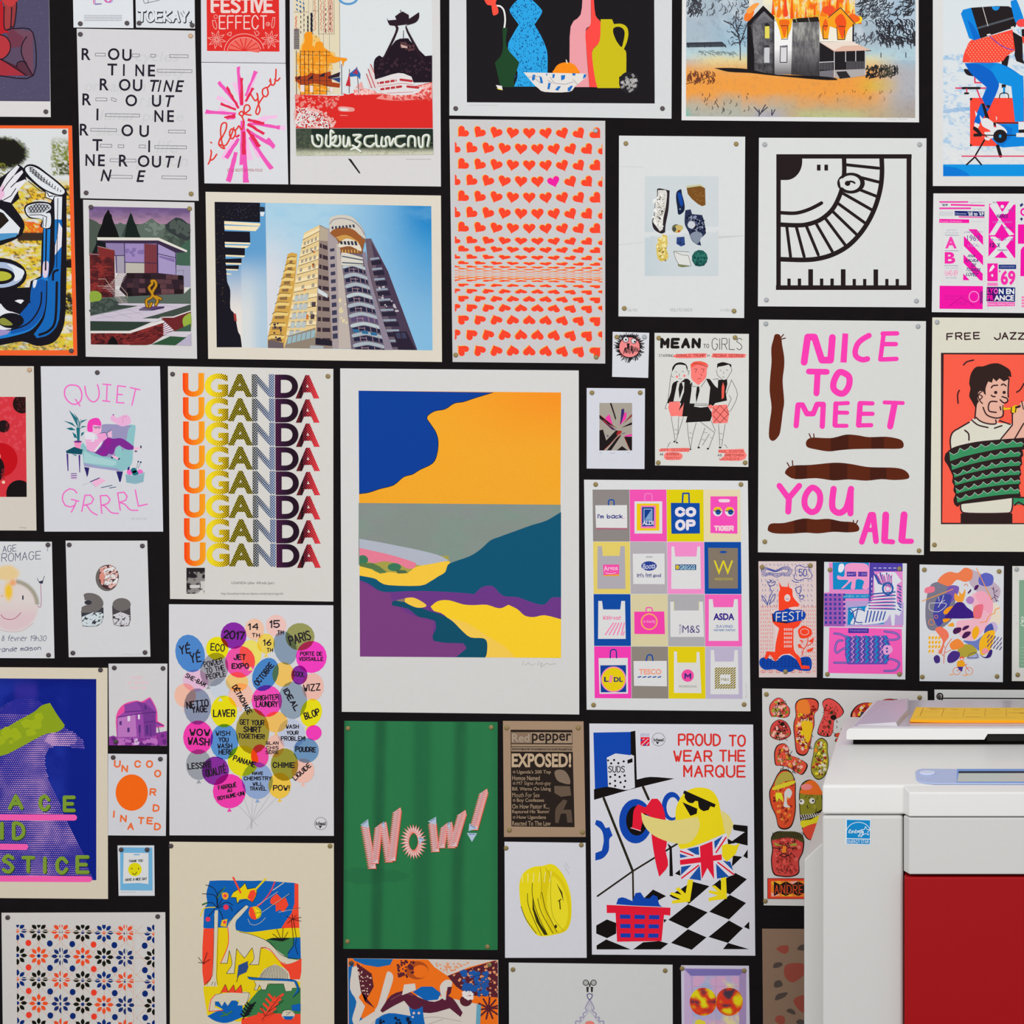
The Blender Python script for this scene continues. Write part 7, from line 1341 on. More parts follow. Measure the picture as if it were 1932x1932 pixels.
for i in range(26):
    a = i * 2 * math.pi / 26; x, y = 577 + 66 * math.cos(a), 978 + 98 * math.sin(a); dx, dy = math.cos(a), math.sin(a)
    P('ee5a3c', [(x - 34 * dx - 18 * dy, y - 34 * dy + 18 * dx), (x + 40 * dx + 16 * dy, y + 40 * dy - 16 * dx), (x - 30 * dx + 18 * dy, y - 30 * dy - 18 * dx)]); P('e8cac8', [(x - 30 * dx - 13 * dy, y - 30 * dy + 13 * dx), (x + 34 * dx + 14 * dy, y + 34 * dy - 14 * dx), (x - 28 * dx + 13 * dy, y - 28 * dy - 13 * dx)])
for p in ['165 848 225 803 232 872', '325 840 350 820 355 880', '688 822 752 785 754 850', '835 840 860 822 862 890', '1012 835 1072 875 1004 895', '990 910 1070 912 1030 980', '615 940 662 955 620 1000']: P('b5c8dc', p); Ln('5a6aa0', [(q[0] * .6 + sum(t[0] for t in num(p)) / 3 * .4, q[1] * .6 + sum(t[1] for t in num(p)) / 3 * .4) for q in num(p)[:2]], 5)
finish('poster', 'poster', 'WOW poster', 'green poster with slanted pink ribbon lettering Wow! on soft curtain folds', '2c7a4a', 'b 657 1374 b 927 1372 b 656 1776 b 920 1786')

begin('949 1360 1101 1361 1105 1579 951 1579', .05)
view(640, 1350, 470, 460)
K = '2a211c'; W_ = 'a98e74'; P(K, '1330 110 1808 112 1826 866 1336 860'); P('8a735e', '1334 128 1806 130 1808 215 1336 215'); P(W_, '1336 222 1812 224 1812 280 1336 278'); P('a58d76', '1486 132 1804 134 1806 213 1488 211')
P(K, '1336 238 1812 240 1812 246 1336 244'); P('4a3e34', '1340 252 1806 254 1806 272 1340 270'); P('84705e', '1670 440 1700 420 1750 430 1785 480 1790 530 1740 525 1690 500', 1); P('6a5848', '1668 545 1790 548 1800 620 1720 630 1670 600'); P('5d4c3f', '1680 720 1740 650 1770 660 1740 730 1800 730 1810 830 1770 830 1760 760 1720 760 1700 835 1675 830')
part('printed_lettering'); T('Red', 1340, 140, 1476, 206, 'a99784', .018); T('pepper', 1494, 138, 1800, 222, K, .018); T('UNDER THE BEASTLY HOMOSEXUALITY LAW', 1345, 256, 1800, 270, 'a18a74', 0); T('EXPOSED!', 1338, 292, 1800, 402, 'c4aa8c', .035)
for i, (t_, x1) in enumerate([("   Uganda's 200 Top", 1642), ('Homos Named', 1556), ('   M7 Signs Anti-gay', 1642), ('Bill. Warns On Using', 1642), ('Mouth For Sex', 1556), ('   Boy Confesses', 1590), ('On How Pastor K...', 1630), ("Raptured His 'Bumm'", 1632), ('   How Ugandans', 1604), ('Reacted To The Law', 1640)]):
    ind = 36 if t_[0] == ' ' else 0
    T(t_.strip(), 1342 + ind, 422 + i * 44, x1, 422 + i * 44 + 36, 'a38b72', .012)
    if ind: O('6f5d4e', 1357, 438 + i * 44, 12)
finish('poster', 'poster', 'EXPOSED newspaper front page', 'brown paper copy of a newspaper front page with the headline EXPOSED!', 'a88c72', 'b 956 1373 b 1091 1373 b 961 1566 b 1099 1570')

begin('952 1588 1105 1590 1107 1807 953 1807', .03)
view(640, 1350, 470, 460)
P('f0dd1c', '1400 1290 1430 1220 1500 1175 1580 1165 1640 1150 1690 1175 1740 1240 1780 1330 1800 1430 1800 1560 1780 1640 1740 1680 1640 1705 1570 1712 1520 1690 1450 1590 1410 1480 1398 1380', 0); P('e6cf14', '1600 1210 1690 1230 1760 1330 1795 1470 1790 1600 1740 1680 1640 1680 1600 1560 1560 1400', 1); P('f3e12a', '1640 1260 1700 1280 1750 1380 1775 1500 1760 1620 1700 1670 1650 1600 1610 1450', 1)
Ln('4a4410', '1498 1300 1500 1400 1540 1540 1615 1700|1540 1420 1570 1530 1660 1690|1572 1370 1600 1500 1640 1580 1690 1680|1460 1380 1470 1480 1540 1650 1570 1705|1410 1480 1450 1580 1530 1690', 5, 1); P('3a3610', '1500 1400 1515 1500 1560 1610 1618 1700 1590 1702 1530 1600 1500 1500'); P('3a3610', '1685 1300 1730 1370 1742 1450 1720 1380'); Ln('3a3610', '1700 1440 1720 1425|1710 1440 1715 1500', 8); O('3a3610', 1680, 1635, 10, 14)
LM('f4e88a', [[(1420 + i * 45, 1230 - i * 4), (1422 + i * 42, 1290)] for i in range(6)], 7); Ln('b5a90f', '1600 1180 1640 1260 1640 1400 1660 1560 1740 1670|1560 1180 1570 1300 1560 1420', 4, 1); Ln('a9a9b0', '1745 1158 1784 1230|1756 1140 1784 1186', 2.5)
finish('art_print', 'print', 'yellow hose coil print', 'small white print of a yellow coil of ribbed tape with black lines', 'dadae0', 'b 955 1600 b 1097 1594')

begin('1112 1365 1421 1367 1425 1803 1117 1801', .03)
view(1105, 1355, 330, 455)
K = '15100f'; B = '1047b0'; RD = 'ea1c38'; Y = 'f3dc1c'; Wt = 'dcdbe2'
clip('60 90 1300 95 1318 1860 84 1856')
P(B, '62 115 362 110 362 300 392 300 180 560 75 570'); P(K, '360 108 398 100 410 492 520 470 712 484 400 560 65 655 65 570 180 550 320 575 395 555 385 300 362 290'); P(Wt, '170 315 240 282 388 300 392 552 340 572 180 550'); P(K, '335 335 375 320 376 352 336 364')
OM(K, [(180, 338, 8), (228, 335, 9), (205, 362, 9), (262, 360, 9), (305, 346, 9), (198, 470, 9), (236, 454, 9), (272, 470, 9), (312, 460, 9), (236, 502, 9), (280, 514, 9), (318, 503, 9), (195, 524, 9), (237, 542, 9), (310, 550, 9)])
Ln('2a2418', '145 640 378 1225|460 550 505 650', 20); Ln('2a2418', '378 1225 95 1425|378 1225 735 1005|378 1225 382 1460', 14); P(K, '655 1000 690 1030 700 1265 672 1265 672 1050')
P(B, '85 815 130 830 160 880 190 872 216 940 190 970 185 1060 140 1120 78 1140 78 1080 130 1060 145 980 130 900 75 850')
O(B, 400, 825, 132, 178); O(K, 410, 820, 86, 120); O(B, 690, 705, 80, 115); O(Wt, 698, 715, 50, 82)
P(RD, '375 860 385 740 420 690 480 715 530 645 575 645 610 690 640 800 650 1000 640 1060 660 1180 590 1270 560 1150 530 960 520 800 470 760 440 900 362 880'); Ln('f5c4d0', '362 878 440 902', 6)
# tiles of the floor
for p in ['820 1490 978 1555 815 1685 662 1615', '1155 1415 1285 1480 1148 1612 990 1550', '820 1690 968 1755 850 1855 684 1800', '1148 1620 1260 1682 1140 1800 985 1752', '860 1310 992 1345 835 1480 820 1490', '1200 1240 1292 1290 1155 1412 1010 1345', '540 1372 645 1425 560 1470 470 1440', '460 1795 590 1785 662 1805 600 1852 380 1852', '85 1660 170 1612 245 1640 245 1725 172 1762 85 1725', '88 1820 165 1772 362 1852 88 1852', '1140 1800 1310 1850 1100 1850', '1310 1628 1312 1692 1268 1672', '1175 850 1298 862 1298 1020 1165 990 1275 912 1185 895', '1180 1100 1255 1110 1170 1190', '1298 1050 1298 1125 1262 1105', '1130 960 1200 1000 1140 1010', '715 1245 755 1212 760 1262', '760 1370 820 1330 830 1480 700 1440 670 1420', '1010 1345 1080 1290 1090 1380', '625 1610 650 1615 628 1640']: P(K, p)
Y2 = 'e9d983'; P(Y, '720 800 730 700 780 610 850 565 930 555 1010 580 1060 650 1085 760 1120 920 1030 960 960 990 850 1030 760 1050 740 1000'); P(Y2, '1085 735 1150 780 1185 850 1160 930 1135 970 1110 900'); P(Y2, '445 755 480 775 560 800 700 820 850 795 900 790 915 860 880 950 820 1000 740 1005 620 975 520 920 460 840')
P('191410', '792 578 1042 690 1032 715 1000 705 985 735 945 745 910 720 900 665 878 662 860 680 825 675 795 640 795 610 780 600'); P('191410', '775 672 895 725 890 765 840 782')
Wx = 'e4dfe8'; P(Wx, '755 1050 930 1015 1130 920 1140 1000 1150 1140 1190 1255 1050 1290 930 1300 765 1285'); P(RD, '915 1025 1015 985 1030 1290 975 1200 930 1290'); P(RD, '755 1135 1090 1090 1092 1135 758 1175'); P('1c54a8', '810 1048 905 1028 910 1095 880 1090'); P('1c54a8', '755 1085 820 1108 757 1120'); P('1c54a8', '1030 985 1100 940 1035 1050'); P('1c54a8', '765 1190 850 1175 762 1258'); P('1c54a8', '830 1285 915 1180 925 1300'); P('1c54a8', '1045 1165 1150 1270 1052 1285'); P('1c54a8', '1100 1140 1160 1150 1180 1220'); Ln(RD, '760 1065 860 1100|770 1280 905 1178|1125 955 1045 1075|1060 1155 1185 1250', 12)
P(Y, '1090 1020 1130 1005 1195 1020 1235 1000 1200 1090 1130 1150 1095 1110')
for x in (0, 0.0001): pass
P(Y, '820 1292 862 1295 835 1470 690 1485 695 1460 760 1450 675 1410 690 1392 770 1415 720 1365 745 1352 800 1405'); P(Y, '1085 1280 1125 1272 1132 1445 985 1465 985 1440 1060 1420 985 1395 990 1378 1060 1390 1010 1345 1035 1338 1085 1380')
P(B, '245 1490 260 1445 300 1435 375 1465 400 1400 440 1395 470 1440 510 1445 540 1415 575 1430 590 1490 615 1510 380 1500'); P(RD, '168 1495 680 1518 678 1580 628 1575 608 1785 252 1790 240 1560 170 1560'); G('1c3fb0', '275 1572 598 1578 588 1762 280 1760', [(i * .36, j * .4, i * .36 + .26, j * .4 + .2 - .02) for i in range(3) for j in range(3)][:9])
clip(); P(RD, '440 152 512 152 512 222 440 222'); Ln(Wt, '445 220 500 165|440 180 470 165|480 222 505 195', 6); P('1f4fa8', '440 170 460 170 440 190'); P('1f4fa8', '465 222 485 200 485 222'); Ring('55585c', 584, 170, 52, 3)
part('printed_lettering'); T('MADE IN', 440, 122, 510, 132, '5a6ab0', 0); T('BRITAIN', 440, 136, 510, 146, '5a6ab0', 0); T('Ideal', 545, 160, 624, 186, '222', .03); P('222222', '562 190 590 190 576 210'); H('SUDS', 180, 382, 315, 435, '222', 7)
H('PROUD', 738, 122, 1082, 222, 'e0352f', 15, 0, 0, 2.6, .2); H('TO', 1145, 132, 1282, 228, 'e0352f', 15); H('WEAR', 700, 255, 1015, 350, 'e0352f', 15, 0, 0, 2.6, .2); H('THE', 1068, 252, 1282, 350, 'e0352f', 15); H('MARQUE', 782, 375, 1285, 475, 'e0352f', 15, 0, 0, 2.6, .2)
finish('poster', 'poster', 'PROUD TO WEAR THE MARQUE poster', 'white poster of yellow duck in sunglasses and flag shirt, lettered PROUD TO WEAR THE MARQUE', Wt)
# ------------------------------------------------------------------ sheets: lower right and bottom edge
begin('1431 1059 1540 1059 1541 1278 1432 1278')
view(1425, 1050, 300, 240)
B = '2743a0'; B2 = '0f44a8'; RD = 'fa4426'; Wt = 'e6cfcb'
r = random.Random(1); LM('ec6a58', [[(x + r.uniform(-6, 6), y), (x + r.uniform(-6, 6) + (x - 380) * .03, y + 24)] for x in range(75, 730, 27) for y in range(600, 1400, 46) if not (230 < x < 560 and 600 < y < 1200)], 6)
LM('d8503e', [[(x, y), (x + 46, y)] for x in range(75, 700, 90) for y in (1385, 1410)], 6)
for k in range(3): Ln(B, [(75 + k * 20, 170 + k * 5), (110 + k * 12, 130 + k * 14), (180, 150 + k * 8), (250, 170 + k * 8), (330, 130 + k * 12), (400 - k * 5, 125 + k * 14), (445 - k * 22, 180), (400 - k * 10, 235 - k * 16), (330, 225 - k * 14), (260, 250 - k * 20), (180, 220 - k * 12), (110 + k * 8, 235 - k * 16)], 7, 1, True)
Ln(B, '500 120 540 110 600 130 650 130 660 180 690 220 670 270 610 265 545 290 490 280 470 250 490 200 485 150', 8, 1, True)
LM('5468b0', [[(x + r.uniform(-12, 12), y), (x + r.uniform(-4, 22), y + r.uniform(14, 34))] for x in range(80, 720, 46) for y in range(90, 590, 62) if not (280 < x < 480 and y > 270)], 5)
Ln(B, '150 300 175 320 190 285 205 320 240 300 235 340 200 355 165 350 150 310|180 360 185 400 205 430 180 480 155 560 150 590|150 585 100 530 80 480 110 500 150 570|170 580 230 520 240 455 200 500 175 570|490 380 500 430 530 450 555 420 555 365 520 370 490 385|530 450 545 490|530 495 560 520 590 495 570 470 535 480|445 285 480 310 530 310', 8, 1)
P(Wt, '280 380 460 360 560 620 480 650 560 800 480 900 490 1120 560 1250 240 1260 240 900 210 780 190 660 270 640'); P(B2, '50 1270 80 1230 150 1230 250 1270 330 1205 420 1200 520 1260 560 1225 650 1220 685 1270 680 1360 640 1390 540 1380 480 1370 430 1400 320 1400 240 1370 120 1375 60 1330', 1)
LM('10183a', [[(x + r.uniform(-8, 8), y), (x + 22, y - 12)] for x in range(90, 660, 44) for y in range(1250, 1370, 30)], 6)
P(RD, '285 305 320 365 395 370 402 305 412 372 450 400 460 490 545 590 540 612 480 610 410 620 402 650 285 660 285 450 300 400'); P(RD, '200 670 230 790 300 800 420 790 560 780 530 840 465 880 470 1130 540 1220 570 1320 660 1330 660 1365 560 1365 500 1250 420 1180 320 1195 245 1275 180 1190 140 1250 110 1230 140 1150 240 1160 250 1050 290 870 215 800')
O(Wt, 390, 503, 37, 45); Ln(B2, '370 510 390 520 405 512', 5); O(Wt, 533, 600, 9); G(Wt, '350 870 450 870 440 1125 350 1125', [(i * .22, j * .2, i * .22 + .12, j * .2 + .12) for i in range(5) for j in range(5)])
P('171d3a', '205 690 215 790 380 812 500 790 480 770'); P(B2, '225 690 260 660 330 655 390 632 460 650 560 650 610 690 605 740 570 775 480 790 400 800 350 785 280 790 235 770 220 730', 1)
P(RD, '520 900 550 860 590 840 640 860 680 890 685 950 640 980 590 995 540 980', 1); Ring(Wt, 600, 915, 50, 6, 38); Ln(RD, '640 980 630 1060 580 1140 570 1200|630 1090 690 1050|590 1120 550 1090', 9, 1); P(RD, '645 1030 715 980 700 1050'); P(RD, '515 1070 545 1060 565 1110 530 1110'); P(RD, '620 1140 710 1100 690 1150 640 1160'); P(RD, '535 1010 575 1020 580 1060'); P('171d3a', '560 1240 575 1330 560 1310')
part('printed_lettering'); H('FEST!', 250, 670, 575, 780, 'e6dcd8', 12, -4, .1, 3); H('50', 528, 150, 628, 240, B, 9)
finish('postcard', 'print', 'FEST fox card', 'narrow pale pink card of a red fox holding a blue cloud lettered FEST!', 'ddc9c6', 'b 1438 1070 b 1529 1067 b 1482 1267')

begin('1555 1060 1711 1063 1708 1282 1553 1279', .05)
view(1425, 1050, 300, 240)
B = '118cc8'; V = '5040a8'; PK = 'f56fc0'; Wt = 'dfe0e8'
P('e58ac8', '895 75 1790 75 1790 860 835 850 835 440 900 430'); P(B, '940 70 1380 70 1380 400 945 400'); P(V, '1390 75 1790 75 1790 180 1440 180 1420 560 1380 560'); P(B, '1065 455 1390 455 1390 508 1065 508'); P('a05ab4', '835 450 1060 450 1085 850 835 845')
G('3a3fa0', '840 450 1090 450 1095 850 840 850', [(i * .22 + .02, j * .14, i * .22 + .13, j * .14 + .08) for i in range(5) for j in range(7)]); LM(Wt, [[(1440 + i * 60, 140), (1470 + i * 60, 140)] for i in range(5)] + [[(1415, 260 + i * 60), (1415, 285 + i * 60)] for i in range(5)], 8)
P('f29ccb', '1000 230 1080 240 1100 100 1250 80 1370 110 1385 280 1370 390 1300 385 1320 300 1230 280 1210 390 1160 385 1170 300 1080 380 1050 380 1130 290 1010 280', 1); P('eceaf2', '1020 100 1070 90 1080 140 1050 190 1010 180', 1); P('b8a0d4', '1100 540 1600 540 1800 560 1800 830 1100 850'); P(B, '1130 620 1350 600 1600 660 1560 820 1120 830'); P(Wt, '1440 240 1550 190 1700 190 1780 300 1720 340 1720 560 1790 640 1750 720 1700 700 1690 840 1660 840 1640 700 1560 800 1300 830 1340 620 1440 500'); P(Wt, '1150 640 1300 640 1340 800 1160 820 1200 720', 1)
LM('3550a4', [[(1440 + i * 26, 200 + (i % 3) * 20), (1500 + i * 20, 330 + i * 6)] for i in range(9)] + [[(1380, 460 + i * 34), (1700, 430 + i * 42)] for i in range(6)] + [[(1370 + i * 42, 660 + i * 2), (1340 + i * 42, 800 - i * 6)] for i in range(6)] + [[(1730 + i % 2 * 20, 350 + i * 36), (1770, 370 + i * 36)] for i in range(9)], 15); LM(PK, [[(1400, 490 + i * 34), (1680, 455 + i * 42)] for i in range(5)] + [[(1480 + i * 30, 220), (1530 + i * 20, 320 + i * 6)] for i in range(7)], 9)
Ring('2a5aa4', 1610, 390, 60, 22, 70); Ring(PK, 1610, 390, 30, 10); Ln('3550a4', '1130 640 1180 660 1220 790 1300 800|1160 700 1240 640 1330 660|1250 620 1200 820', 12, 1)
P('f85fb8', '900 860 1780 880 1790 1430 885 1415'); P('6a4fb0', '1090 970 1600 960 1640 1070 1620 1250 1600 1310 1120 1310 1090 1200'); r = random.Random(2)
for i in range(9): Ln(['1b8ac8', 'e8a4d4'][i % 2], [(1110 + i * 58 + (j % 2) * 34, 965 + j * 32) for j in range(11)], 22 if i % 2 == 0 else 9)
for i in range(9): Ln('2a3f94', [(1130 + i * 58 + (j % 2) * 30, 975 + j * 32) for j in range(10)], 8)
for p in ['1110 985 1040 945 960 935', '1100 1110 1050 1130 990 1170 970 1120 1000 1030 1060 1020', '1110 1290 1040 1290 960 1290', '1600 1010 1700 1010 1750 980 1700 930 1570 910', '1620 1240 1700 1260 1750 1300 1700 1380 1570 1390']: Ln('4a54b0', p, 26, 1); Ln('f5a4d4', p, 4, 1)
P('e9a4d8', '1560 1090 1640 1080 1670 1140 1620 1190 1560 1180', 1); OM('2a3f94', [(1600, 1115, 12), (1600, 1155, 12)]); R('4a34a0', 1130, 872, 1378, 930); R('4a34a0', 1112, 185, 1225, 242); R('4a34a0', 1250, 185, 1360, 242)
part('printed_lettering'); H('WHAT', 1120, 200, 1215, 228, 'c0a0dc', 4); H('I DO', 1260, 200, 1352, 228, 'c0a0dc', 4); H('WHEN IM NOT', 1075, 470, 1380, 495, '9fd0e8', 4); H('THINKING', 1145, 888, 1360, 912, 'a080d0', 4)
finish('postcard', 'print', 'blue and pink tigers print', 'print of blue striped tigers and tiger rug on neon pink', 'd8dade', 'b 1566 1075 b 1697 1073 b 1561 1272 b 1697 1272')

begin('1735 1065 1894 1068 1892 1287 1735 1285', .04)
view(1725, 1050, 207, 370)
for c, p in [('7c7a8c', '110 500 150 300 230 250 330 270 400 400 380 600 240 720 130 700'), ('c2afbe', '540 130 640 160 770 240 850 330 800 450 700 420 600 330 540 250'), ('e8dcc8', '760 460 840 500 850 640 800 670 700 620'), ('7a5ab0', '330 300 440 300 400 420 320 460'), ('4446a0', '220 420 300 370 370 390 340 500 300 620 240 690 195 620 190 540'), ('f07f50', '230 240 280 180 350 150 430 160 500 110 570 140 565 220 500 250 420 230 350 290 270 270'), ('f2b7c6', '420 640 590 600 560 400 640 350 740 400 775 500 740 640 650 770 560 830 450 780'), ('f4a7bc', '600 380 680 340 770 440 760 560 680 520'), ('f07a90', '110 310 190 295 195 345 110 360'), ('5f65c0', '640 200 700 160 775 190 770 270 710 295 640 270'), ('aab0d8', '540 960 600 940 640 1000 520 1010'), ('b27fc0', '510 420 550 390 590 420 570 465 525 460'), ('f2795c', '205 720 250 690 320 730 340 790 300 850 270 950 235 940 270 830 240 770'), ('e8dcd4', '140 790 200 760 280 830 240 940 180 970 140 940'), ('c8b4d8', '740 660 800 650 820 720 760 760'), ('4a55a8', '700 700 760 660 780 730 730 790 690 780'), ('6f80c4', '480 830 600 830 690 770 640 920 600 900'), ('b5a43c', '440 880 560 870 620 940 540 985 440 985'), ('f58d3c', '350 860 430 810 490 880 380 920'), ('f6b824', '640 850 700 750 790 730 780 830 740 930 660 970'), ('3b2478', '640 960 700 990 745 920 770 930 750 990 690 1000'), ('f29aa8', '670 920 700 900 735 930 710 955 670 950'), ('47307c', '190 1000 220 970 250 990 250 1040 210 1050'), ('4a2f86', '330 980 380 930 445 945 440 1000 380 1045 330 1040'), ('f5b021', '575 720 620 685 640 740 600 815 570 790')]: P(c, p, 1)
for c, p in [('f59a1c', '290 540 330 500 390 490 370 540 300 570'), ('f59a1c', '280 620 340 590 350 620 300 650'), ('f2a23c', '400 430 400 360 440 390 440 340 470 370 500 320 500 380 470 450'), ('f3a32c', '330 680 380 650 390 690'), ('f5813c', '370 560 420 520 400 560'), ('3c1f80', '295 605 400 470 430 450 480 455 520 500 580 550 585 605 300 610'), ('ee6f86', '580 520 610 480 650 470 680 480 670 560 650 605 590 600'), ('4a1d50', '380 740 400 705 460 700 455 740 400 765'), ('4a1d50', '475 710 500 685 540 680 530 705 480 730'), ('4a1d50', '470 790 500 745 555 740 540 780 490 808'), ('4a2060', '590 330 600 290 635 280 620 320'), ('4a2060', '525 360 555 320 560 340 535 365')]: P(c, p, 1)
Ln('f29a3c', '75 440 380 322|610 112 765 430|645 650 710 640 740 580 790 560 800 520 840 505', 8); Ln('e87a5c', '490 285 510 270 528 290|290 1050 300 930 330 860 370 810|290 980 240 920|300 950 360 920|300 900 280 860|590 600 600 520 610 490 650 600 590 605', 7, 1); Ln('e8e4e8', '150 460 150 520 230 545 300 500 305 460 160 458|235 500 270 440 290 380|250 460 300 430|245 440 240 400', 5, 1); Ring('f08a5c', 168, 648, 28, 6); Ring('f08a5c', 215, 593, 16, 5)
OM('f2b62c', [(150 + (i % 4) * 32, 800 + (i // 4) * 44, 11, 17, 20) for i in range(14)]); LM('4a2c74', [[(740 + (i % 5) * 30, 770 + (i // 5) * 44 + (i % 5) * 8), (720 + (i % 5) * 30, 800 + (i // 5) * 44 + (i % 5) * 8)] for i in range(15)], 9); Ln('4a2060', '810 445 790 380 780 300|790 400 760 420|800 350 820 330|795 380 825 400|785 330 765 310|805 430 830 440', 6, 1); Ln('3a3a50', '525 995 550 960 600 945 622 960 622 998 530 998', 5)
Ring('f0853c', 418, 1128, 36, 6); Ring('f0853c', 540, 1128, 36, 6); Ln('e0503c', '418 1128 500 1070 540 1128|500 1070 520 1060', 6); P('f5a823', '430 1030 480 1025 500 1060 490 1080 430 1090 420 1060', 1); P('4a2f90', '425 1085 480 1085 470 1135 440 1115'); O('f05a50', 468, 1004, 22, 20); O('f0d8d0', 468, 1010, 14, 10); P('f5b47a', '330 1160 400 1155 370 1172'); P('f5b47a', '460 1165 560 1160 500 1178')
finish('art_print', 'print', 'abstract collage face print', 'white print of pastel abstract shapes forming a face above a tiny cyclist', 'd9dbdf', 'b 1744 1075 b 1885 1078 b 1740 1277 b 1881 1276')

begin('1910 1068 2068 1069 2066 1286 1909 1285')
view(1725, 1050, 207, 370)
R('83a88c', 1032, 232, 1700, 1096); spots('c9d8c8', '1050 590 1110 600 1100 700 1050 680', 16, 5, 12, 3); scribble_lines('b7cab8', 1050, 880, 1200, 1080, 6, 4, 3); OM('b5b5b0', [(1010, 240, 5), (990, 575, 5), (1010, 660, 5)])
finish('art_print', 'print', 'sage green print', 'cream print with plain sage green panel, cut off at right edge of photo', 'dad8d2', 's 1918 1074 b 1920 1273')

begin('1438 1299 1750 1304 1756 1712 1441 1708', .06)
view(1430, 1290, 270, 430)
K = '241714'
def blob(c, p, marks=3, seed=1, tone=('f4a020', 'e8d020', '8a1f1c', 'f5c8b0')):
    q = smooth_pts(num(p), True, 4); P(K, [(x, y) for x, y in q]); cx = sum(x for x, y in q) / len(q); cy = sum(y for x, y in q) / len(q)
    inner = [(cx + (x - cx) * .93, cy + (y - cy) * .955) for x, y in q]; P(c, inner)
    for k, t in enumerate(tone): spots(t, [(cx + (x - cx) * .78, cy + (y - cy) * .85) for x, y in inner], marks * 3, 6, 20, seed * 7 + k, 7)
    r = random.Random(seed); xs = [x for x, y in inner]; ys = [y for x, y in inner]; L = []
    for k in range(marks * 5):
        x = cx + (r.uniform(min(xs), max(xs)) - cx) * .6; y = cy + (r.uniform(min(ys), max(ys)) - cy) * .75; L.append([(x, y), (x + r.uniform(-14, 14), y + r.uniform(8, 26)), (x + r.uniform(-20, 20), y + r.uniform(10, 40))])
    LM(K, L, 4)
blob('e8564a', '95 200 120 150 165 118 210 130 235 170 270 210 265 270 220 290 160 280 110 275', 4, 1, ('a8a83c', '8a8a30', '241714', 'f5b0a0')); blob('d84a44', '100 400 120 340 175 303 235 320 270 370 280 430 230 470 170 478 110 450', 4, 2, ('8a7a30', 'a03430', '241714', 'f5b0a0'))
blob('e0503c', '315 180 345 135 410 120 480 125 515 160 510 220 480 260 480 350 460 420 450 500 420 590 375 612 325 580 310 470 300 380 305 320 320 270', 9, 3); P('f0c020', '370 320 460 330 450 440 420 500 380 400', 1); P('f08030', '340 150 420 140 440 250 340 240', 1)
blob('e8504c', '545 160 580 125 630 128 690 170 730 235 700 280 650 310 640 380 620 440 575 450 510 430 510 380 545 290 560 230', 3, 4, ('a03a34', '3a3a20', 'c8342e', 'e8504c')); OM(K, [(640, 285, 26, 22), (590, 432, 8, 12), (560, 425, 7, 7), (535, 420, 6, 6)])
blob('e8543e', '140 570 165 520 220 505 260 540 270 600 330 625 410 670 420 710 380 770 330 755 260 710 200 695 150 690 138 630', 5, 5, ('e89030', '8a8a30', 'a03430', 'f5b0a0')); blob('a8a030', '480 510 510 470 550 460 590 500 592 570 600 650 590 740 550 800 500 812 455 760 450 690 468 600', 5, 6, ('f0e040', 'f09030', 'a8342c', 'e8e0c0'))
blob('e0502c', '125 850 170 760 220 725 280 745 318 830 320 950 320 1080 290 1200 235 1235 175 1215 150 1120 110 1030 95 920', 5, 7, ('f07a2c', 'd84a3a', 'a02f24', 'f0903c')); P('b8a848', '150 820 200 755 270 750 300 810 220 830 150 870', 1); P('e0d030', '140 870 300 820 300 850 140 900', 1); P('dcd8d4', '225 920 260 885 290 920 270 970 245 960 250 1020 275 1045 220 1040 225 980', 1); P('e8e030', '150 930 200 930 215 1000 180 970 160 1000', 1)
blob('8f8a2c', '350 920 370 850 420 815 470 820 520 870 545 950 548 1050 540 1180 500 1300 440 1325 390 1280 360 1150 350 1030', 3, 8, ('8f8a2c', 'a09a34', '6a6a24', '8f8a2c')); P('f07028', '372 890 420 825 480 825 530 890 535 940 365 930', 1); O('f58a8a', 412, 874, 48, 26); P('e8d828', '370 1160 530 1110 530 1170 450 1210 380 1220', 1); P('e8503a', '385 1220 530 1180 500 1300 440 1318 400 1280', 1)
OM('e8e4dc', [(372, 1000, 22, 24), (460, 992, 24, 24)]); OM(K, [(365, 995, 8), (468, 992, 9)]); P(K, '355 1110 450 1110 540 1065 540 1100 450 1150 365 1160'); LM('e8e0d8', [[(365 + i * 19, 1112 - i * 2), (372 + i * 19, 1132 - i * 3)] for i in range(9)] + [[(372 + i * 19, 1156 - i * 5), (380 + i * 19, 1138 - i * 4)] for i in range(8)], 7)
blob('d84a44', '110 1310 150 1255 240 1250 340 1260 390 1310 385 1420 350 1500 350 1600 290 1635 200 1635 130 1610 110 1500 120 1400', 10, 9, ('f07a6a', 'e85a50', 'a8342c', 'c84038')); P('4f4a24', '110 1330 140 1265 240 1250 340 1258 390 1310 385 1350 330 1320 240 1300 150 1320'); LM(K, [[(120 + i * 15, 1310), (128 + i * 15, 1260)] for i in range(18)], 5); LM('a8a03c', [[(140 + i * 6, 1345 + i * 3), (150 + i * 6, 1370)] for i in range(10)] + [[(270 + i * 6, 1365 - i * 2), (280 + i * 6, 1372)] for i in range(9)], 6); P('f08a2c', '215 1370 240 1375 240 1430 200 1430'); Ln(K, '185 1450 220 1440 260 1455 220 1470 185 1450|130 1390 200 1395|255 1390 320 1392', 7)
blob('c83a34', '785 260 830 190 900 160 1000 160 1080 130 1150 130 1200 160 1200 400 850 400 800 330', 8, 10); O('f08a60', 815, 290, 14, 50); blob('d8482c', '650 430 700 415 900 415 900 455 680 455', 1, 11); blob('d8482c', '705 380 760 362 900 365 900 395 730 398', 1, 12); blob('d8482c', '655 475 700 455 900 460 900 495 680 495', 1, 13)
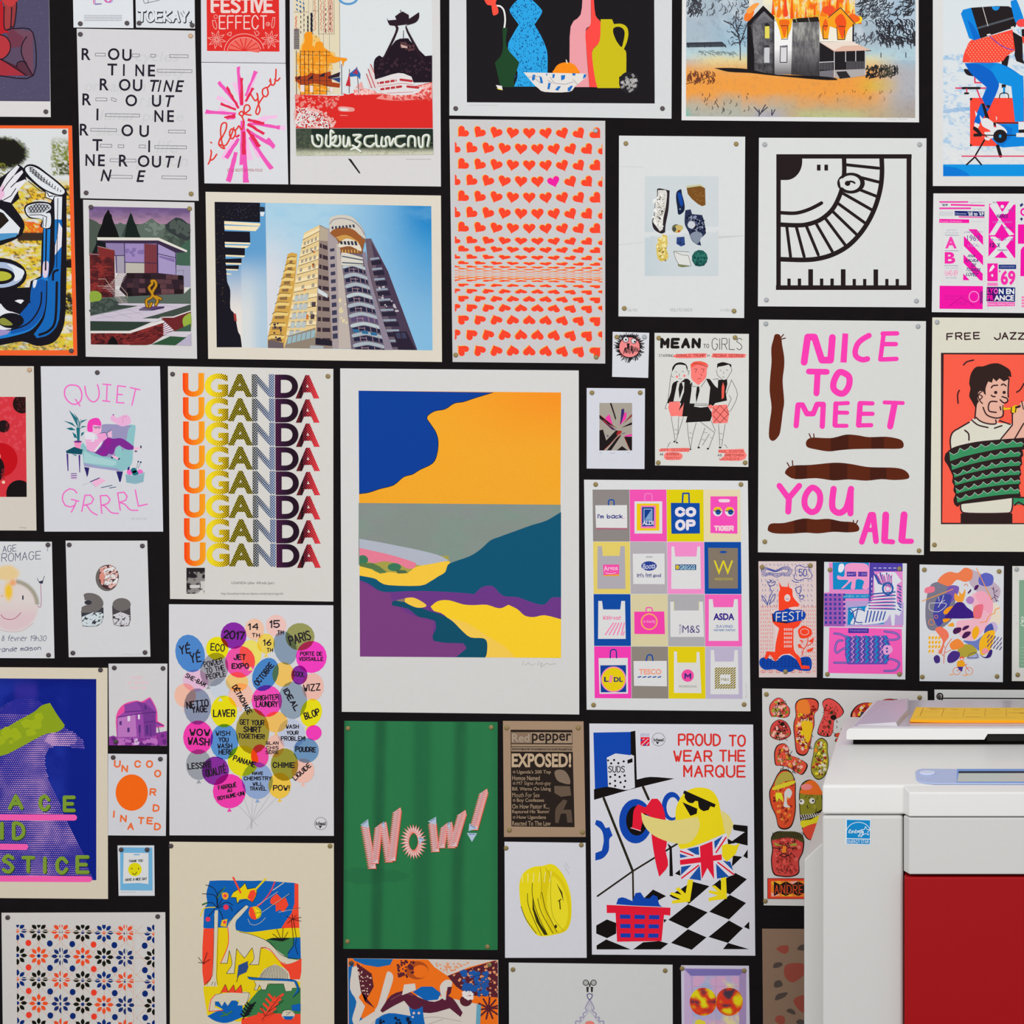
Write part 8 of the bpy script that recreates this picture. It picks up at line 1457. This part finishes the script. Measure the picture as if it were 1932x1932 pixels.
P('e8402c', '82 1650 700 1650 700 1825 82 1822'); Ln(K, '82 1650 700 1650|82 1650 82 1822 700 1825', 4); P('f0842c', '110 1670 640 1668 640 1805 110 1805'); P('f5b030', '110 1680 180 1670 220 1700 150 1740'); P('f5b830', '200 1800 240 1760 300 1800'); P('f5b0a8', '110 1770 190 1790 120 1805'); P('f5b0a8', '260 1680 340 1670 300 1700')
part('printed_lettering')
for i, (a, b) in enumerate([(0, 26), (26, 0), (0, 26), (26, 0), (0, 26), (26, 0)]):
    x = 135 + i * 52; P(K, [(x, 1675 + a), (x + 50, 1675 + b), (x + 50, 1800 - b), (x, 1800 - a)])
for i, ch in enumerate('ANDREW'): H(ch, 143 + i * 52, 1705, 177 + i * 52, 1780, 'e8502c', 6)
finish('poster', 'poster', 'monstrous feet and faces poster', 'white poster of red and yellow monstrous feet and faces, partly behind photocopier', 'd6d3d0', 'b 1446 1310 b 1735 1316 b 1444 1700')

begin('1763 1301 2080 1302 2080 1720 1765 1718')
view(1580, 1290, 352, 240)
K = '1f1a16'; Ring(K, 1060, 130, 30, 14); Ln(K, '1085 150 2700 155|1085 130 1085 900', 13)
finish('poster', 'poster', 'black line drawing poster', 'white sheet with thick black line and loop, mostly hidden behind the photocopier', 'd6d7d5', 'd 1771 1314')

begin('1438 1752 1760 1754 1766 2190 1442 2188', .04)
view(1430, 1280, 502, 652)
for c, p in [('96493c', '105 1510 125 1495 165 1493 172 1520 150 1540 110 1520'), ('51453f', '220 1515 240 1490 280 1490 270 1520'), ('51453f', '85 1615 95 1590 130 1588 135 1605 105 1618'), ('96493c', '145 1640 160 1600 230 1590 270 1610 265 1650 200 1698 160 1680'), ('51453f', '90 1722 95 1695 125 1688 138 1715 110 1728'), ('51453f', '95 1795 110 1765 165 1755 150 1780 110 1798'), ('96493c', '200 1810 220 1780 300 1770 320 1860 250 1868'), ('51453f', '160 1860 180 1845 205 1860 205 1880'), ('96493c', '95 1910 110 1885 145 1890 150 1925 120 1932'), ('51453f', '215 1925 230 1905 262 1915 260 1940')]: P(c, p, 1)
finish('poster', 'poster', 'brown terrazzo poster', 'kraft brown poster with scattered rust and grey chips, below the monstrous feet poster', '8b705c')

begin('656 1808 940 1811 941 2210 658 2208', .05)
view(640, 1800, 790, 132)
O_ = 'f8751c'; clip('42 20 732 30 736 900 46 900')
P(O_, '40 15 735 25 735 900 45 900'); P('1a6ab0', '60 15 250 20 235 50 180 60 120 50 70 30'); P('1a6ab0', '42 60 70 40 50 120 90 200 70 260 110 300 100 340 45 340'); P('dcd2c8', '60 60 100 50 120 140 90 200 120 240 80 340 60 300 80 220 50 160'); P('d8cfc6', '410 25 720 28 600 60 500 100 440 60'); P('5c2430', '80 40 150 90 160 150 120 220 165 250 100 170'); spots('e8c8b8', '80 50 150 100 150 160 120 210 100 150', 30, 2, 5, 3)
P('5c2430', '500 100 620 60 735 25 735 200 600 190 540 150'); spots('e89a6a', '510 100 735 30 735 200 600 180', 90, 3, 8, 5); spots('1f5aa8', '560 80 690 80 680 190 580 190', 60, 6, 16, 6); spots('f09a6a', '430 40 600 40 500 90', 40, 3, 6, 8); O('b5501c', 360, 75, 52, 42); O(O_, 375, 80, 36, 30); spots('5c2430', '270 30 350 30 340 110 270 100', 40, 4, 10, 9)
P('dcd2c8', '180 230 210 120 225 80 250 110 215 220 200 265 165 260', 1); P('dcd2c8', '45 340 200 240 400 180 640 230 640 400 45 400'); P('1266b8', '340 175 380 150 430 150 470 180 455 210 400 215'); P('5c2238', '190 260 240 190 310 165 370 200 440 220 500 190 530 210 570 270 560 290 510 250 420 272 340 255 300 215 250 240 200 270', 0); Ln('8a4a5a', '240 210 300 180 340 190', 4, 1)
P('dfd5cb', '300 140 350 135 355 165 290 190'); P('dfd5cb', '475 200 465 150 490 120 520 125 515 160 495 170 492 210', 1); P('5c2238', '500 152 520 150 515 180 495 200'); O('5c2430', 585, 215, 28, 26); spots('f0e4e0', '560 175 620 175 620 205 560 205', 20, 6, 12, 3); Ln('b8afa8', '300 330 420 290 560 310|360 340 480 300|200 280 140 330', 3, 1)
P('1266b8', '160 345 170 300 230 272 330 285 322 240 340 255 365 252 385 240 390 290 400 345'); spots('16203c', '180 290 320 290 390 345 170 345', 30, 5, 10, 2); OM('e8c8c0', [(345, 272, 6), (368, 272, 6), (340, 290, 5)]); LM('5c2430', [[(690, 250), (690 + 50 * math.cos(i * .6), 250 + 50 * math.sin(i * .6))] for i in range(11)], 8); P('6aa8c0', '635 230 655 235 650 345 630 345')
clip(); finish('poster', 'poster', 'orange jungle figure poster', 'orange poster of a long reclining brown figure and spotted blue cat, cut off at bottom', 'd8cfc8', 'd 663 1817 b 924 1820')

begin('960 1816 1269 1820 1270 2250 962 2248')
view(640, 1800, 790, 132)
for sx in (-1, 1):
    c = 1156; Ring('5a5a52', c + sx * 18, 132, 12, 5); Ring('8a8a84', c + sx * 18, 132, 5, 3); P('3a3430', [(c + sx * 4, 150), (c + sx * 16, 152), (c + sx * 14, 176), (c + sx * 6, 176)]); Ln('4a3f78', [(c, 182), (c + sx * 12, 186), (c + sx * 10, 200), (c, 212)], 4); Ln('a49cb8', [(c + sx * 3, 215), (c + sx * 14, 235), (c + sx * 20, 250), (c + sx * 12, 262), (c + sx * 30, 275), (c + sx * 26, 292), (c + sx * 44, 292), (c + sx * 42, 310), (c + sx * 64, 310), (c + sx * 62, 335)], 6, 1); Ln('bab4c6', [(c + sx * 1, 225), (c + sx * 8, 250), (c + sx * 3, 262), (c + sx * 20, 285), (c + sx * 30, 300), (c + sx * 48, 320)], 4, 1)
Ln('4a4a44', '1150 128 1156 150 1162 128', 5); O('f0877a', 1156, 322, 22, 14)
finish('poster', 'poster', 'totem pyramid drawing', 'white poster with symmetrical line drawn creature pyramid, cut off at the bottom edge', 'd5d6d4', 'b 968 1829 b 1255 1831')

begin('1285 1821 1413 1822 1416 2010 1287 2008', .04)
view(640, 1800, 790, 132)
P('b9a0cc', '1592 65 1878 68 1878 420 1592 420'); P('7f74b4', '1592 68 1876 70 1855 98 1622 100'); P('c9aed4', '1592 70 1622 102 1632 330 1592 400'); P('a990bc', '1878 70 1846 100 1846 330 1878 400')
field(1632, 102, 1845, 325, 5, lambda u, v, X, Y: (lambda p: (p.mix(ss(.3, .7, fbm(X / 50, Y / 40, 3)), 'd9a8cc'), p.mix(ss(.5, .8, fbm(X / 50, Y / 50, 7)), 'e6dc9a'), p.c)[-1])(Paint(u, 'a8b4d8'))); Ln('b89ab8', '1738 102 1738 325|1632 150 1845 150', 2)
for cx, s_ in ((1680, 3), (1800, 7)):
    n = 26; V_ = []; F_ = []; C_ = []
    for j in range(0, 9):
        for i in range(n): a = 6.2832 * i / n; V_.append(M((cx + 63 * j / 8 * math.cos(a), 220 + 65 * j / 8 * math.sin(a))))
    px = np.array([(v[0] - M((cx, 220))[0], v[1] - M((cx, 220))[1]) for v in V_]) / A.o[2]; t = fbm(px[:, 0] / 40 + s_, px[:, 1] / 40 + s_, s_, 2)
    for q in t: C_.append(mixc('e8d81c', 'e03c24', float(ss(.38, .55, q))) if q < .62 else mixc('e03c24', '4a3a48', float(ss(.62, .72, q))))
    for j in range(8):
        for i in range(n): F_.append((j * n + i, j * n + (i + 1) % n, (j + 1) * n + (i + 1) % n, (j + 1) * n + i))
    A.add(V_, F_, C_)
P('e6d83c', '1642 310 1660 300 1690 312 1690 335 1642 335')
finish('art_print', 'print', 'two glowing spheres print', 'small lilac print of two mottled red and yellow spheres in a window', 'd0cbdc', 'b 1287 1827 b 1404 1831')
# ------------------------------------------------------------------ the photocopier
import bmesh
F0 = S / DIST
def at(px, py, d): return (WX(AX) + (px - AX) * F0 * d, -DIST + d, EYE + (966 - py) * F0 * d)
X0 = WX(AX)
ROOT = bpy.data.objects.new('photocopier', None); col.objects.link(ROOT)
ROOT.location = (X0 + 0.1, -0.55, 0)
tag(ROOT, 'off-white office photocopier with a bright red front door, standing before the wall at lower right', 'photocopier')
def solid(name, verts, faces, mat, bevel=0.004, seg=3, parent=ROOT, label=None):
    base = ROOT.location
    bm = bmesh.new(); vs = [bm.verts.new((v[0] - base[0], v[1] - base[1], v[2] - base[2])) for v in verts]
    for f in faces: bm.faces.new([vs[i] for i in f])
    bmesh.ops.recalc_face_normals(bm, faces=bm.faces)
    if bevel: bmesh.ops.bevel(bm, geom=[e for e in bm.edges if e.calc_face_angle(0) > .3], offset=bevel, segments=seg, affect='EDGES', profile=.5, clamp_overlap=True)
    me = bpy.data.meshes.new(name); bm.to_mesh(me); bm.free(); me.materials.append(mat)
    me.polygons.foreach_set('use_smooth', [True] * len(me.polygons))
    o = bpy.data.objects.new(name, me); col.objects.link(o); o.parent = ROOT
    if parent is not ROOT: o.parent = parent; o.matrix_parent_inverse.identity()
    m = o.modifiers.new('wn', 'WEIGHTED_NORMAL'); m.keep_sharp = True
    if label: o['label'] = label
    return o
HX = [(0, 1, 3, 2), (4, 6, 7, 5), (0, 4, 5, 1), (2, 3, 7, 6), (0, 2, 6, 4), (1, 5, 7, 3)]
def slab(name, x0, x1, y0, y1, z0, z1, mat, **k): return solid(name, [(x, y, z) for x in (x0, x1) for y in (y0, y1) for z in (z0, z1)], HX, mat, **k)
def extrude_y(name, prof, y0, y1, mat, **k):
    n = len(prof); V = [(x, y0, z) for x, z in prof] + [(x, y1, z) for x, z in prof]
    return solid(name, V, [tuple(range(n)), tuple(range(2 * n - 1, n - 1, -1))] + [(i, n + i, n + (i + 1) % n, (i + 1) % n) for i in range(n)], mat, **k)
def extrude_x(name, prof, x0, x1, mat, **k):
    n = len(prof); V = [(x0, y, z) for y, z in prof] + [(x1, y, z) for y, z in prof]
    return solid(name, V, [tuple(range(n)), tuple(range(2 * n - 1, n - 1, -1))] + [(i, n + i, n + (i + 1) % n, (i + 1) % n) for i in range(n)], mat, **k)
def Y(d): return -DIST + d
def Zp(py, d): return EYE + (966 - py) * F0 * d
def Xp(px, d): return X0 + (px - AX) * F0 * d
cw = material('shaded off-white plastic', 'cecdca', 0.42, 0.012, 240, spec=0.35, bump=0.06)  # darker copy of the copier white, front shade put into the colour
cl = material('lit off-white plastic', 'e2e1de', 0.35, 0.01, 240, spec=0.4, bump=0.03)  # lighter copy of the same white, overhead light put into the colour
cr = material('red door plastic', 'a00a10', 0.45, 0.02, 200, spec=0.12, bump=0.05)
ck = material('black rubber and shade', '16120f', 0.6, spec=0.2)  # caster rubber, also the shade colour of the boxes under the lid
cp = material('lavender grey tray plastic', 'c9c3ca', 0.3, 0.03, 40, spec=0.5)
cb = material('pale blue panel plastic', 'a9b6da', 0.35, spec=0.4)
XR = X0 + 0.47; XL = Xp(1551, 3.15); YB = Y(3.80); YF = Y(3.15); YR = Y(3.12)
XM = Xp(1702, 3.15)
slab('body_core', XL + .012, XR - .01, Y(3.2), YB, 0.06, Zp(1545, 3.16), material('dark chassis', '23201f', .6))
slab('left_column', XL, Xp(1704.5, 3.15), YF, Y(3.62), 0.06, Zp(1538.6, 3.15), cw, bevel=.007, seg=5)
extrude_y('side_cover', [(Xp(1517, 3.30), 0.06), (XL + .03, 0.06), (XL + .03, Zp(1592, 3.30)), (Xp(1549, 3.30), Zp(1592, 3.30)), (Xp(1517, 3.30), Zp(1622, 3.30))], Y(3.30), YB + .02, cw, bevel=.004)
# control housing: left part and the part that stands proud on the right
zs = lambda d: -.5485 + .0529 * (d - 3.15) / .18 + EYE
def housing(name, x0, x1, yf, df, zb, x0b, mat=cl, **k):
    V = [(x0, yf, zb), (x1, yf, zb), (x1, Y(3.80), zb), (x0, Y(3.80), zb), (x0, yf, zs(df)), (x1, yf, zs(df)), (x1, Y(3.33), zs(3.33)), (x0b, Y(3.33), zs(3.33)), (x1, Y(3.80), zs(3.33)), (x0b, Y(3.80), zs(3.33))]
    return solid(name, V, [(3, 2, 1, 0), (0, 1, 5, 4), (4, 5, 6, 7), (7, 6, 8, 9), (0, 4, 7, 9, 3), (1, 2, 8, 6, 5), (3, 9, 8, 2)], mat, **k)
housing('scanner_housing', XL, XR, YF, 3.15, Zp(1537, 3.15), Xp(1575, 3.33), bevel=.006, seg=4)
XQ = Xp(1704, 3.12)
def proud(name, py0, py1, slope, mat):
    zt = zs(3.12) if slope else Zp(py0, 3.12); zb = Zp(py1, 3.12); ch = .012
    V = []; ring = [(XQ, Y(3.149)), (XQ + ch, YR), (XR, YR), (XR, Y(3.149))]
    for x, y in ring: V.append((x, y, zb))
    for x, y in ring: V.append((x, y, (zs(3.149) + .0006 if y > YR + .01 else zt) if slope else zt))
    return solid(name, V, [(3, 2, 1, 0), (4, 5, 6, 7)] + [(i, (i + 1) % 4, 4 + (i + 1) % 4, 4 + i) for i in range(4)], mat, bevel=.003, seg=3)
proud('front_fascia', 1495, 1541, True, cl)
proud('upper_front_panel', 1542.7, 1650, False, cw)
slab('red_front_door', Xp(1706, 3.12), XR, YR + .001, Y(3.19), .13, Zp(1655, 3.12), cr, bevel=.004, label='red front door')
slab('plinth', XL + .01, XR - .005, YF + .01, YB, 0.055, 0.125, cw, bevel=.004)
for px_, py_ in ((XL + .06, YF + .06), (XR - .06, YF + .06), (XL + .06, YB - .06), (XR - .06, YB - .06)):
    V = []; n = 16
    for s_ in (-.012, .012): V += [(px_ + s_, py_ + .028 * math.cos(2 * math.pi * i / n), .028 + .028 * math.sin(2 * math.pi * i / n)) for i in range(n)]
    solid('caster', V, [tuple(range(n)), tuple(range(2 * n - 1, n - 1, -1))] + [(i, n + i, n + (i + 1) % n, (i + 1) % n) for i in range(n)], ck, bevel=.002)
# control panel on the slope
def slope_pt(px, py, lift=0.0):
    k = (py - 966) * F0; t = (.5485 - 3.15 * k) / (.18 * k + .0529); d = 3.15 + .18 * t
    return (X0 + (px - AX) * F0 * d, Y(d), zs(d) + lift)
def plate(name, pts, mat, h, lift=0.0, **k):
    n = len(pts); V = [slope_pt(x, y, lift) for x, y in pts] + [slope_pt(x, y, lift + h) for x, y in pts]
    return solid(name, V, [tuple(range(n - 1, -1, -1)), tuple(range(n, 2 * n))] + [(i, (i + 1) % n, n + (i + 1) % n, n + i) for i in range(n)], mat, **k)
def c7(s_): return [(1580 + x * 352 / 1932, 1290 + y * 352 / 1932) for x, y in num(s_)]
cpn = plate('control_panel', c7('808 925 830 905 880 895 1240 898 2600 900 2600 1050 1000 1048 900 1040 850 1025 815 1000'), cb, .0035, 0, bevel=.0012, seg=2)
def frame_part():
    a = c7('1240 905 2560 905 2560 1045 1235 1042'); b = c7('1258 934 2540 934 2540 1040 1240 1040')
    plate('screen_bezel', a, material('blue screen bezel', '6a93cf', .35), .0012, .0035, bevel=.0006, parent=cpn)
    plate('screen_shade', c7('1256 932 2540 932 2540 950 1252 952'), material('painted bezel shade', '1c2436', .5), .0006, .0047, bevel=0, parent=cpn)  # dark strip painting the shade under the bezel's top edge
    plate('screen', b, material('grey display', 'b7c0bd', .15, spec=.6), .0004, .0047, bevel=0, parent=cpn)
frame_part()
plate('power_button', c7(' '.join('%g %g' % (932 + 82 * math.cos(t), 947 + 20 * math.sin(t)) for t in [math.pi * 2 * i / 24 for i in range(24)])), material('button white', 'c9d0e6', .3), .003, .0035, bevel=.001, parent=cpn)
# lid
zl0 = EYE - .4830; zl1 = EYE - .4590; zm = Zp(1385, 3.33); LX = X0 - .161; LB = X0 - .1215; XN = Xp(1860, 3.33)
def lid(name, z0, z1, x1, xl, xb, mat, yf=Y(3.33), yb=Y(3.83), ins=.004, **k):
    V = [(xl, yf, z0), (x1, yf, z0), (x1, yb, z0), (xb, yb, z0), (xl + ins, yf, z1), (x1, yf, z1), (x1, yb, z1), (xb + ins, yb, z1)]
    return solid(name, V, [(3, 2, 1, 0), (4, 5, 6, 7)] + [(i, (i + 1) % 4, 4 + (i + 1) % 4, 4 + i) for i in range(4)], mat, **k)
lid('platen_cover', zm, zl1 - .0012, XR - .01, LX + .004, LB, cl, yf=Y(3.342), bevel=.002)
extrude_y('cover_front', [(LX, zl0), (XN - .003, zl0), (XN + .004, zm), (XR - .01, zm), (XR - .01, zl1), (LX + .006, zl1), (LX, zl1 - .006)], Y(3.33), Y(3.346), cl, bevel=.0012)
lid('cover_skirt', zl0 + .001, zm + .0008, XN - .004, LX + .004, LB, cl, yf=Y(3.344), ins=.002, bevel=.001)
slab('handle_recess_fill', XN + .002, XR - .012, Y(3.338), Y(3.40), zl0 - .004, zm - .0005, ck, bevel=.002)  # black box behind the handle notch, recess shade put into its colour
slab('lid_gap_fill', Xp(1610, 3.36), XR - .02, Y(3.352), Y(3.79), zs(3.33) - .001, zl0 + .001, ck, bevel=.0)  # black box fills the lid gap: seal and gap shade as one colour
T1 = zl1 + .0008
solid('tray_surface', [(LX + .012, Y(3.345), T1 - .001), (XR - .02, Y(3.345), T1 - .001), (XR - .02, Y(3.815), T1 - .001), (LB + .012, Y(3.815), T1 - .001), (LX + .014, Y(3.347), T1 + .0012), (XR - .022, Y(3.347), T1 + .0012), (XR - .022, Y(3.813), T1 + .0012), (LB + .014, Y(3.813), T1 + .0012)], [(3, 2, 1, 0), (4, 5, 6, 7)] + [(i, (i + 1) % 4, 4 + (i + 1) % 4, 4 + i) for i in range(4)], cp, bevel=.0005)
solid('side_guide', [(LX + .02, Y(3.36), T1 + .001), (X0 - .052, Y(3.35), T1 + .001), (X0 - .03, Y(3.55), T1 + .001), (X0 - .03, Y(3.78), T1 + .001), (LB + .03, Y(3.78), T1 + .001), (LX + .024, Y(3.362), T1 + .003), (X0 - .056, Y(3.352), T1 + .010), (X0 - .034, Y(3.55), T1 + .012), (X0 - .034, Y(3.78), T1 + .010), (LB + .034, Y(3.78), T1 + .003)], [(4, 3, 2, 1, 0), (5, 6, 7, 8, 9)] + [(i, (i + 1) % 5, 5 + (i + 1) % 5, 5 + i) for i in range(5)], cp, bevel=.001)
# energy label
def decal(name, parent, d, mat_grain, off=.0003, quad='1595.4 1544.4 1643.2 1545.5 1642.4 1594.6 1594.6 1593.2'):
    base = ROOT.location; V, F, C = [], [], []
    for pn, (a, b, c) in A.parts.items():
        k = len(V); V += [tuple(p - q for p, q in zip((X0 + (v[0] - AX) * F0 * (d - off - .0001), Y(d) - off - .0002 - STEP * v[2], EYE + (966 - v[1]) * F0 * (d - off - .0001)), base)) for v in a]; F += [tuple(i + k for i in f) for f in b]; C += c
    o = mesh_obj(name, V, F, ink(mat_grain), parent, cols=C); return o
begin('1595.4 1544.4 1643.2 1545.5 1642.4 1594.6 1594.6 1593.2'); view(1430, 1280, 502, 652)
W_ = 'dce4e8'; BL_ = '1585c4'
P(W_, '490 783 632 787 630 932 488 928'); P(BL_, '497 790 627 793 626 896 496 893'); P(BL_, '496 898 626 901 625 927 496 924')
clip('497 790 627 793 626 896 496 893'); Ln(W_, [(562 + 68 * math.cos(t), 862 + 58 * math.sin(t)) for t in [math.pi + i * math.pi / 16 for i in range(17)]], 3.5); clip()
Ln(W_, [(602 + (27 if k % 2 == 0 else 12) * math.sin(k * math.pi / 5), 854 - (27 if k % 2 == 0 else 12) * math.cos(k * math.pi / 5)) for k in range(10)], 3.2, 0, True)
Ln(W_, '505 862 512 855 520 848 514 845 509 853 512 864 520 862 527 852 526 866 531 853 536 852 538 864 545 856 551 850 546 847 543 856 548 865 555 857 558 852 558 862 562 852 567 853 572 850 566 850 564 860 571 860 574 850 568 882 560 880 578 862 578 852 582 862 588 852 580 884 574 882 590 866', 3, 1)
T('ENERGY STAR', 500, 903, 621, 922, W_, .0)
decal('energy_label', ROOT, 3.15, .01)
# sheets lying in the tray on the lid
def sheet_thing(name, label, cat, x0, x1, d0, d1, z0, z1, mat, skew=.012, lift=0.0):
    V = []; n = 14; cx = (x0 + x1) / 2; cy = (Y(d0) + Y(d1)) / 2
    for z in (z0, z1):
        for j in range(2):
            for i in range(n):
                t = i / (n - 1); curl = lift * (1 - min(1, t * 3)) ** 2
                V.append((x0 + (x1 - x0) * t + (skew if j else 0) - cx, Y((d0, d1)[j]) - cy, z + curl))
    F = []
    m = 2 * n
    for i in range(n - 1):
        F += [(i + 1, i, n + i, n + i + 1), (m + i, m + i + 1, m + n + i + 1, m + n + i), (i, i + 1, m + i + 1, m + i), (n + i + 1, n + i, m + n + i, m + n + i + 1)]
    F += [(n, 0, m, m + n), (n - 1, 2 * n - 1, m + 2 * n - 1, m + n - 1)]
    o = mesh_obj(name, V, F, mat, None, (cx, cy, 0)); tag(o, label, cat); return o, cx, cy
zt = T1 + .0012
sheet_thing('copy_paper', 'coral printed sheet lowest in the stack on the photocopier lid', 'paper', Xp(1715, 3.395), Xp(1715, 3.395) + .29, 3.392, 3.60, zt, zt + .0006, material('coral paper', 'e08a6a', .7), .010)
sheet_thing('paper_stack', 'stack of orange-yellow printed sheets on the photocopier lid', 'paper', Xp(1717.5, 3.40), Xp(1717.5, 3.40) + .297, 3.40, 3.608, zt + .0006, zt + .0062, material('amber paper', 'f6b41a', .7), .011, .0015)
o_, cx_, cy_ = sheet_thing('top_sheet', 'yellow ruled form lying topmost on the paper stack on the photocopier lid', 'paper', Xp(1718, 3.40), Xp(1718, 3.40) + .297, 3.402, 3.612, zt + .0063, zt + .0068, material('yellow paper', 'f8c93c', .7), .012, .0016)
begin('0 0 3000 0 3000 2100 0 2100')
A.o = (0, 0, 1.0)
for i in range(6): Ln('b5762a', [(170 + i * 480, 200), (170 + i * 480, 1500)], 9)
Ln('b5762a', '60 1750 2300 1700|170 200 170 1500', 12); Ln('c8501c', '260 120 500 180 700 200|2400 160 2600 200|1200 1600 1500 1620', 22)
for i in range(6): T(['Mon', 'Tue', 'Wed', 'Thu', 'Fri', 'Sat'][i], 330 + i * 480, 260, 500 + i * 480, 400, 'c89a3a', 0); scribble_lines('d0a040', 220 + i * 480, 600 + (i % 3) * 200, 560 + i * 480, 1000 + (i % 2) * 300, 3, 10, i)
T('Planning', 2400, 900, 2700, 1100, 'b55a1c', 0)
V, F, C = A.parts['printed_picture']
x0_ = Xp(1718, 3.40); V2 = []
for v in V:
    u, w_ = v[0] / 3000, 1 - v[1] / 2100
    V2.append((x0_ + .297 * u + .012 * w_ - cx_, Y(3.402 + .21 * w_) - cy_, zt + .0069 + .0016 * (1 - min(1, u * 3)) ** 2 + STEP * v[2] + .0003 * (u < .35)))
mesh_obj('printed_form', V2, F, ink(.02), o_, cols=C)
